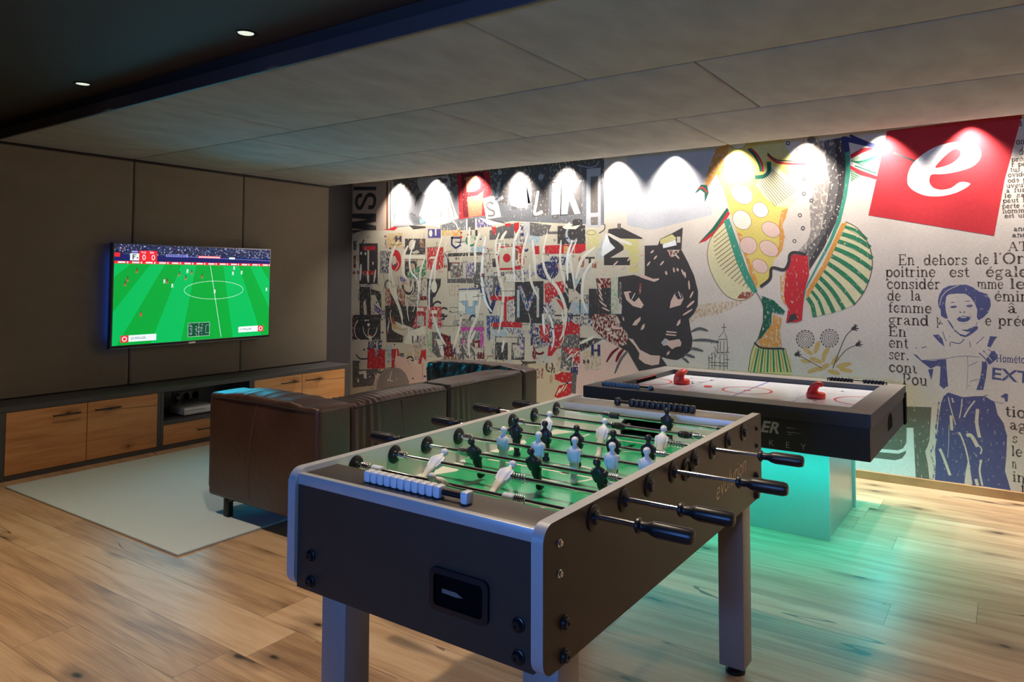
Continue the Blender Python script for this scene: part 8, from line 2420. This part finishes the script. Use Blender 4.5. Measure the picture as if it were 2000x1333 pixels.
def build_mural():
    G = slab_font(); FO = bpy.data.objects
    m = bpy.data.materials.new('printed_canvas_wallpaper'); m.use_nodes = True; nt = m.node_tree; N = nt.nodes; L = nt.links; b = N['Principled BSDF']
    at = N.new('ShaderNodeAttribute'); at.attribute_name = 'print'; tc = N.new('ShaderNodeTexCoord')
    def nz(sc, st, det):
        mp = N.new('ShaderNodeMapping'); mp.inputs['Scale'].default_value = st; L.new(tc.outputs['Object'], mp.inputs[0]); n = N.new('ShaderNodeTexNoise'); n.inputs['Scale'].default_value = sc; n.inputs['Detail'].default_value = det; L.new(mp.outputs[0], n.inputs[0]); return n.outputs[0]
    n1 = nz(60, (1, 1, 0.55), 12)
    th = N.new('ShaderNodeMapRange'); th.inputs[1].default_value = 0; th.inputs[2].default_value = 1; th.inputs[3].default_value = 0.30; th.inputs[4].default_value = 0.70; L.new(at.outputs['Alpha'], th.inputs[0])
    sb = N.new('ShaderNodeMath'); sb.operation = 'SUBTRACT'; L.new(n1, sb.inputs[0]); L.new(th.outputs[0], sb.inputs[1])
    mk = N.new('ShaderNodeMapRange'); mk.inputs[1].default_value = -0.06; mk.inputs[2].default_value = 0.06; L.new(sb.outputs[0], mk.inputs[0])
    gt = N.new('ShaderNodeMath'); gt.operation = 'LESS_THAN'; L.new(at.outputs['Alpha'], gt.inputs[0]); gt.inputs[1].default_value = 0.005
    mx0 = N.new('ShaderNodeMath'); mx0.operation = 'MAXIMUM'; L.new(mk.outputs[0], mx0.inputs[0]); L.new(gt.outputs[0], mx0.inputs[1])
    mx = N.new('ShaderNodeMix'); mx.data_type = 'RGBA'; L.new(mx0.outputs[0], mx.inputs[0]); mx.inputs[6].default_value = srgb(214, 202, 182); L.new(at.outputs['Color'], mx.inputs[7])
    n2 = nz(3.2, (1, 1, 1), 5); v = N.new('ShaderNodeMapRange'); v.inputs[1].default_value = 0.3; v.inputs[2].default_value = 0.7; v.inputs[3].default_value = 0.92; v.inputs[4].default_value = 1.04; L.new(n2, v.inputs[0])
    n3 = nz(240, (0.25, 1, 1.6), 3); v3 = N.new('ShaderNodeMapRange'); v3.inputs[1].default_value = 0.3; v3.inputs[2].default_value = 0.7; v3.inputs[3].default_value = 0.84; v3.inputs[4].default_value = 1.10; L.new(n3, v3.inputs[0])
    mm = N.new('ShaderNodeMath'); mm.operation = 'MULTIPLY'; L.new(v.outputs[0], mm.inputs[0]); L.new(v3.outputs[0], mm.inputs[1])
    ml = N.new('ShaderNodeMix'); ml.data_type = 'RGBA'; ml.blend_type = 'MULTIPLY'; ml.inputs[0].default_value = 1; L.new(mx.outputs[2], ml.inputs[6]); L.new(mm.outputs[0], ml.inputs[7]); L.new(ml.outputs[2], b.inputs['Base Color'])
    b.inputs['Roughness'].default_value = 0.8; b.inputs['Specular IOR Level'].default_value = 0.2
    bp = N.new('ShaderNodeBump'); bp.inputs['Strength'].default_value = 0.15; bp.inputs['Distance'].default_value = 0.002; L.new(n3, bp.inputs['Height']); L.new(bp.outputs[0], b.inputs['Normal'])
    verts, faces, cols = [], [], []
    boxes = []
    X0, X1, Z0, Z1 = -60, 8550, 50, 2498
    def clip(p):
        for ax, lim, s in ((0, X0, 1), (0, X1, -1), (1, Z0, 1), (1, Z1, -1)):
            o = []
            for i in range(len(p)):
                a, c = p[i - 1], p[i]; da, dc = s * (a[ax] - lim), s * (c[ax] - lim)
                if (da < 0) != (dc < 0): t = da / (da - dc); o.append((a[0] + (c[0] - a[0]) * t, a[1] + (c[1] - a[1]) * t))
                if dc >= 0: o.append(c)
            p = o
            if len(p) < 3: return []
        return p
    def put(polys, col, wear):
        ps = [q for q in (clip(p) for p in polys) if len(q) > 2]
        if not ps: return
        xs = [a for p in ps for a, _ in p]; zs = [z for p in ps for _, z in p]; bx = (min(xs), max(xs), min(zs), max(zs)); lv = 1
        for o in boxes:
            if o[4] >= lv and o[0] < bx[1] and o[1] > bx[0] and o[2] < bx[3] and o[3] > bx[2]: lv = o[4] + 1
        boxes.append((*bx, lv)); c = (*srgb(*MURAL_COLOURS[col])[:3], wear / 100); y = -0.0006 - lv * 0.000012
        for p in ps:
            k = len(verts); verts.extend((a / 1000, y, z / 1000) for a, z in p); faces.append(tuple(range(k, k + len(p)))); cols.append(c)
    def spline(p, closed, n=4):
        k = len(p); o = []
        for i in range(k if closed else k - 1):
            g = (lambda j: p[j % k]) if closed else (lambda j: p[max(0, min(k - 1, j))])
            a, c, d, e = g(i - 1), g(i), g(i + 1), g(i + 2)
            for s in range(n):
                t = s / n; o.append(tuple(0.5 * (2 * c[q] + (d[q] - a[q]) * t + (2 * a[q] - 5 * c[q] + 4 * d[q] - e[q]) * t * t + (3 * c[q] - a[q] - 3 * d[q] + e[q]) * t ** 3) for q in (0, 1)))
        if not closed: o.append(p[-1])
        return o
    def stroke(p, w, taper):
        Lf, Rt = [], []; n = len(p)
        for i in range(n):
            a, c = p[max(0, i - 1)], p[min(n - 1, i + 1)]; dx, dy = c[0] - a[0], c[1] - a[1]; l = math.hypot(dx, dy) or 1
            h = w / 2 * (1 if not taper else 0.25 + 0.95 * math.sin(math.pi * min(1, (i + 0.3) / (n - 0.4))) ** 0.6)
            Lf.append((p[i][0] - dy / l * h, p[i][1] + dx / l * h)); Rt.append((p[i][0] + dy / l * h, p[i][1] - dx / l * h))
        return [[Lf[i], Lf[i + 1], Rt[i + 1], Rt[i]] for i in range(n - 1)]
    put([[(X0, Z0), (X1, Z0), (X1, Z1), (X0, Z1)]], 0, 0)
    for e in MURAL:
        k, col, wear, d = e[:4]
        if k in 'ps':
            p = list(zip(d[::2], d[1::2])); p = spline(p, True) if k == 's' else p; put([p], col, wear)
        elif k in 'lk':
            p = list(zip(d[2::2], d[3::2])); p = spline(p, False) if k == 'l' and len(p) > 2 else p
            if len(p) == 2 and d[1]: p = [tuple(p[0][q] + (p[1][q] - p[0][q]) * t / 4 for q in (0, 1)) for t in range(5)]
            put(stroke(p, d[0], d[1]), col, wear)
        elif k == 'w':
            x, z, wd, xh, sl = d; A = sum(G[c][0] for c in e[4]) or 1; sx = wd / A; pen = 0; polys = []
            for c in e[4]:
                for w, pts in G[c][1]:
                    polys += [[(x + sx * (pen + a) + sl * b_, z + xh * b_) for a, b_ in q] for q in stroke(pts, w, 0)]
                pen += G[c][0]
            put(polys, col, wear)
        else:
            x, z, wd, cap, rot = d; t = text_bm(e[4], 1.0, Matrix.Identity(4), 0, 0.0, 0.0, 0.02)
            xs = [v.co.x for v in t.verts]; ys = [v.co.y for v in t.verts]; a0, a1, h = min(xs), max(xs), max(ys) - min(ys); r = R(rot)
            def tr(v): a, c = (v.x - a0) / (a1 - a0) * wd, (v.y - min(ys)) / h * cap; return (x + a * math.cos(r) - c * math.sin(r), z + a * math.sin(r) + c * math.cos(r))
            put([[tr(v.co) for v in f.verts] for f in t.faces if abs(f.normal.z) > 0.5], col, wear); t.free()
    me = bpy.data.meshes.new('mural'); me.from_pydata(verts, [], faces); me.materials.append(m)
    ca = me.attributes.new('print', 'FLOAT_COLOR', 'FACE')
    ca.data.foreach_set('color', [c for q in cols for c in q])
    o = link(bpy.data.objects.new('mural', me))
    tag(o, 'collage wallpaper with black panther, fish figure, newsprint and boy covering the back wall', 'mural')
build_mural()
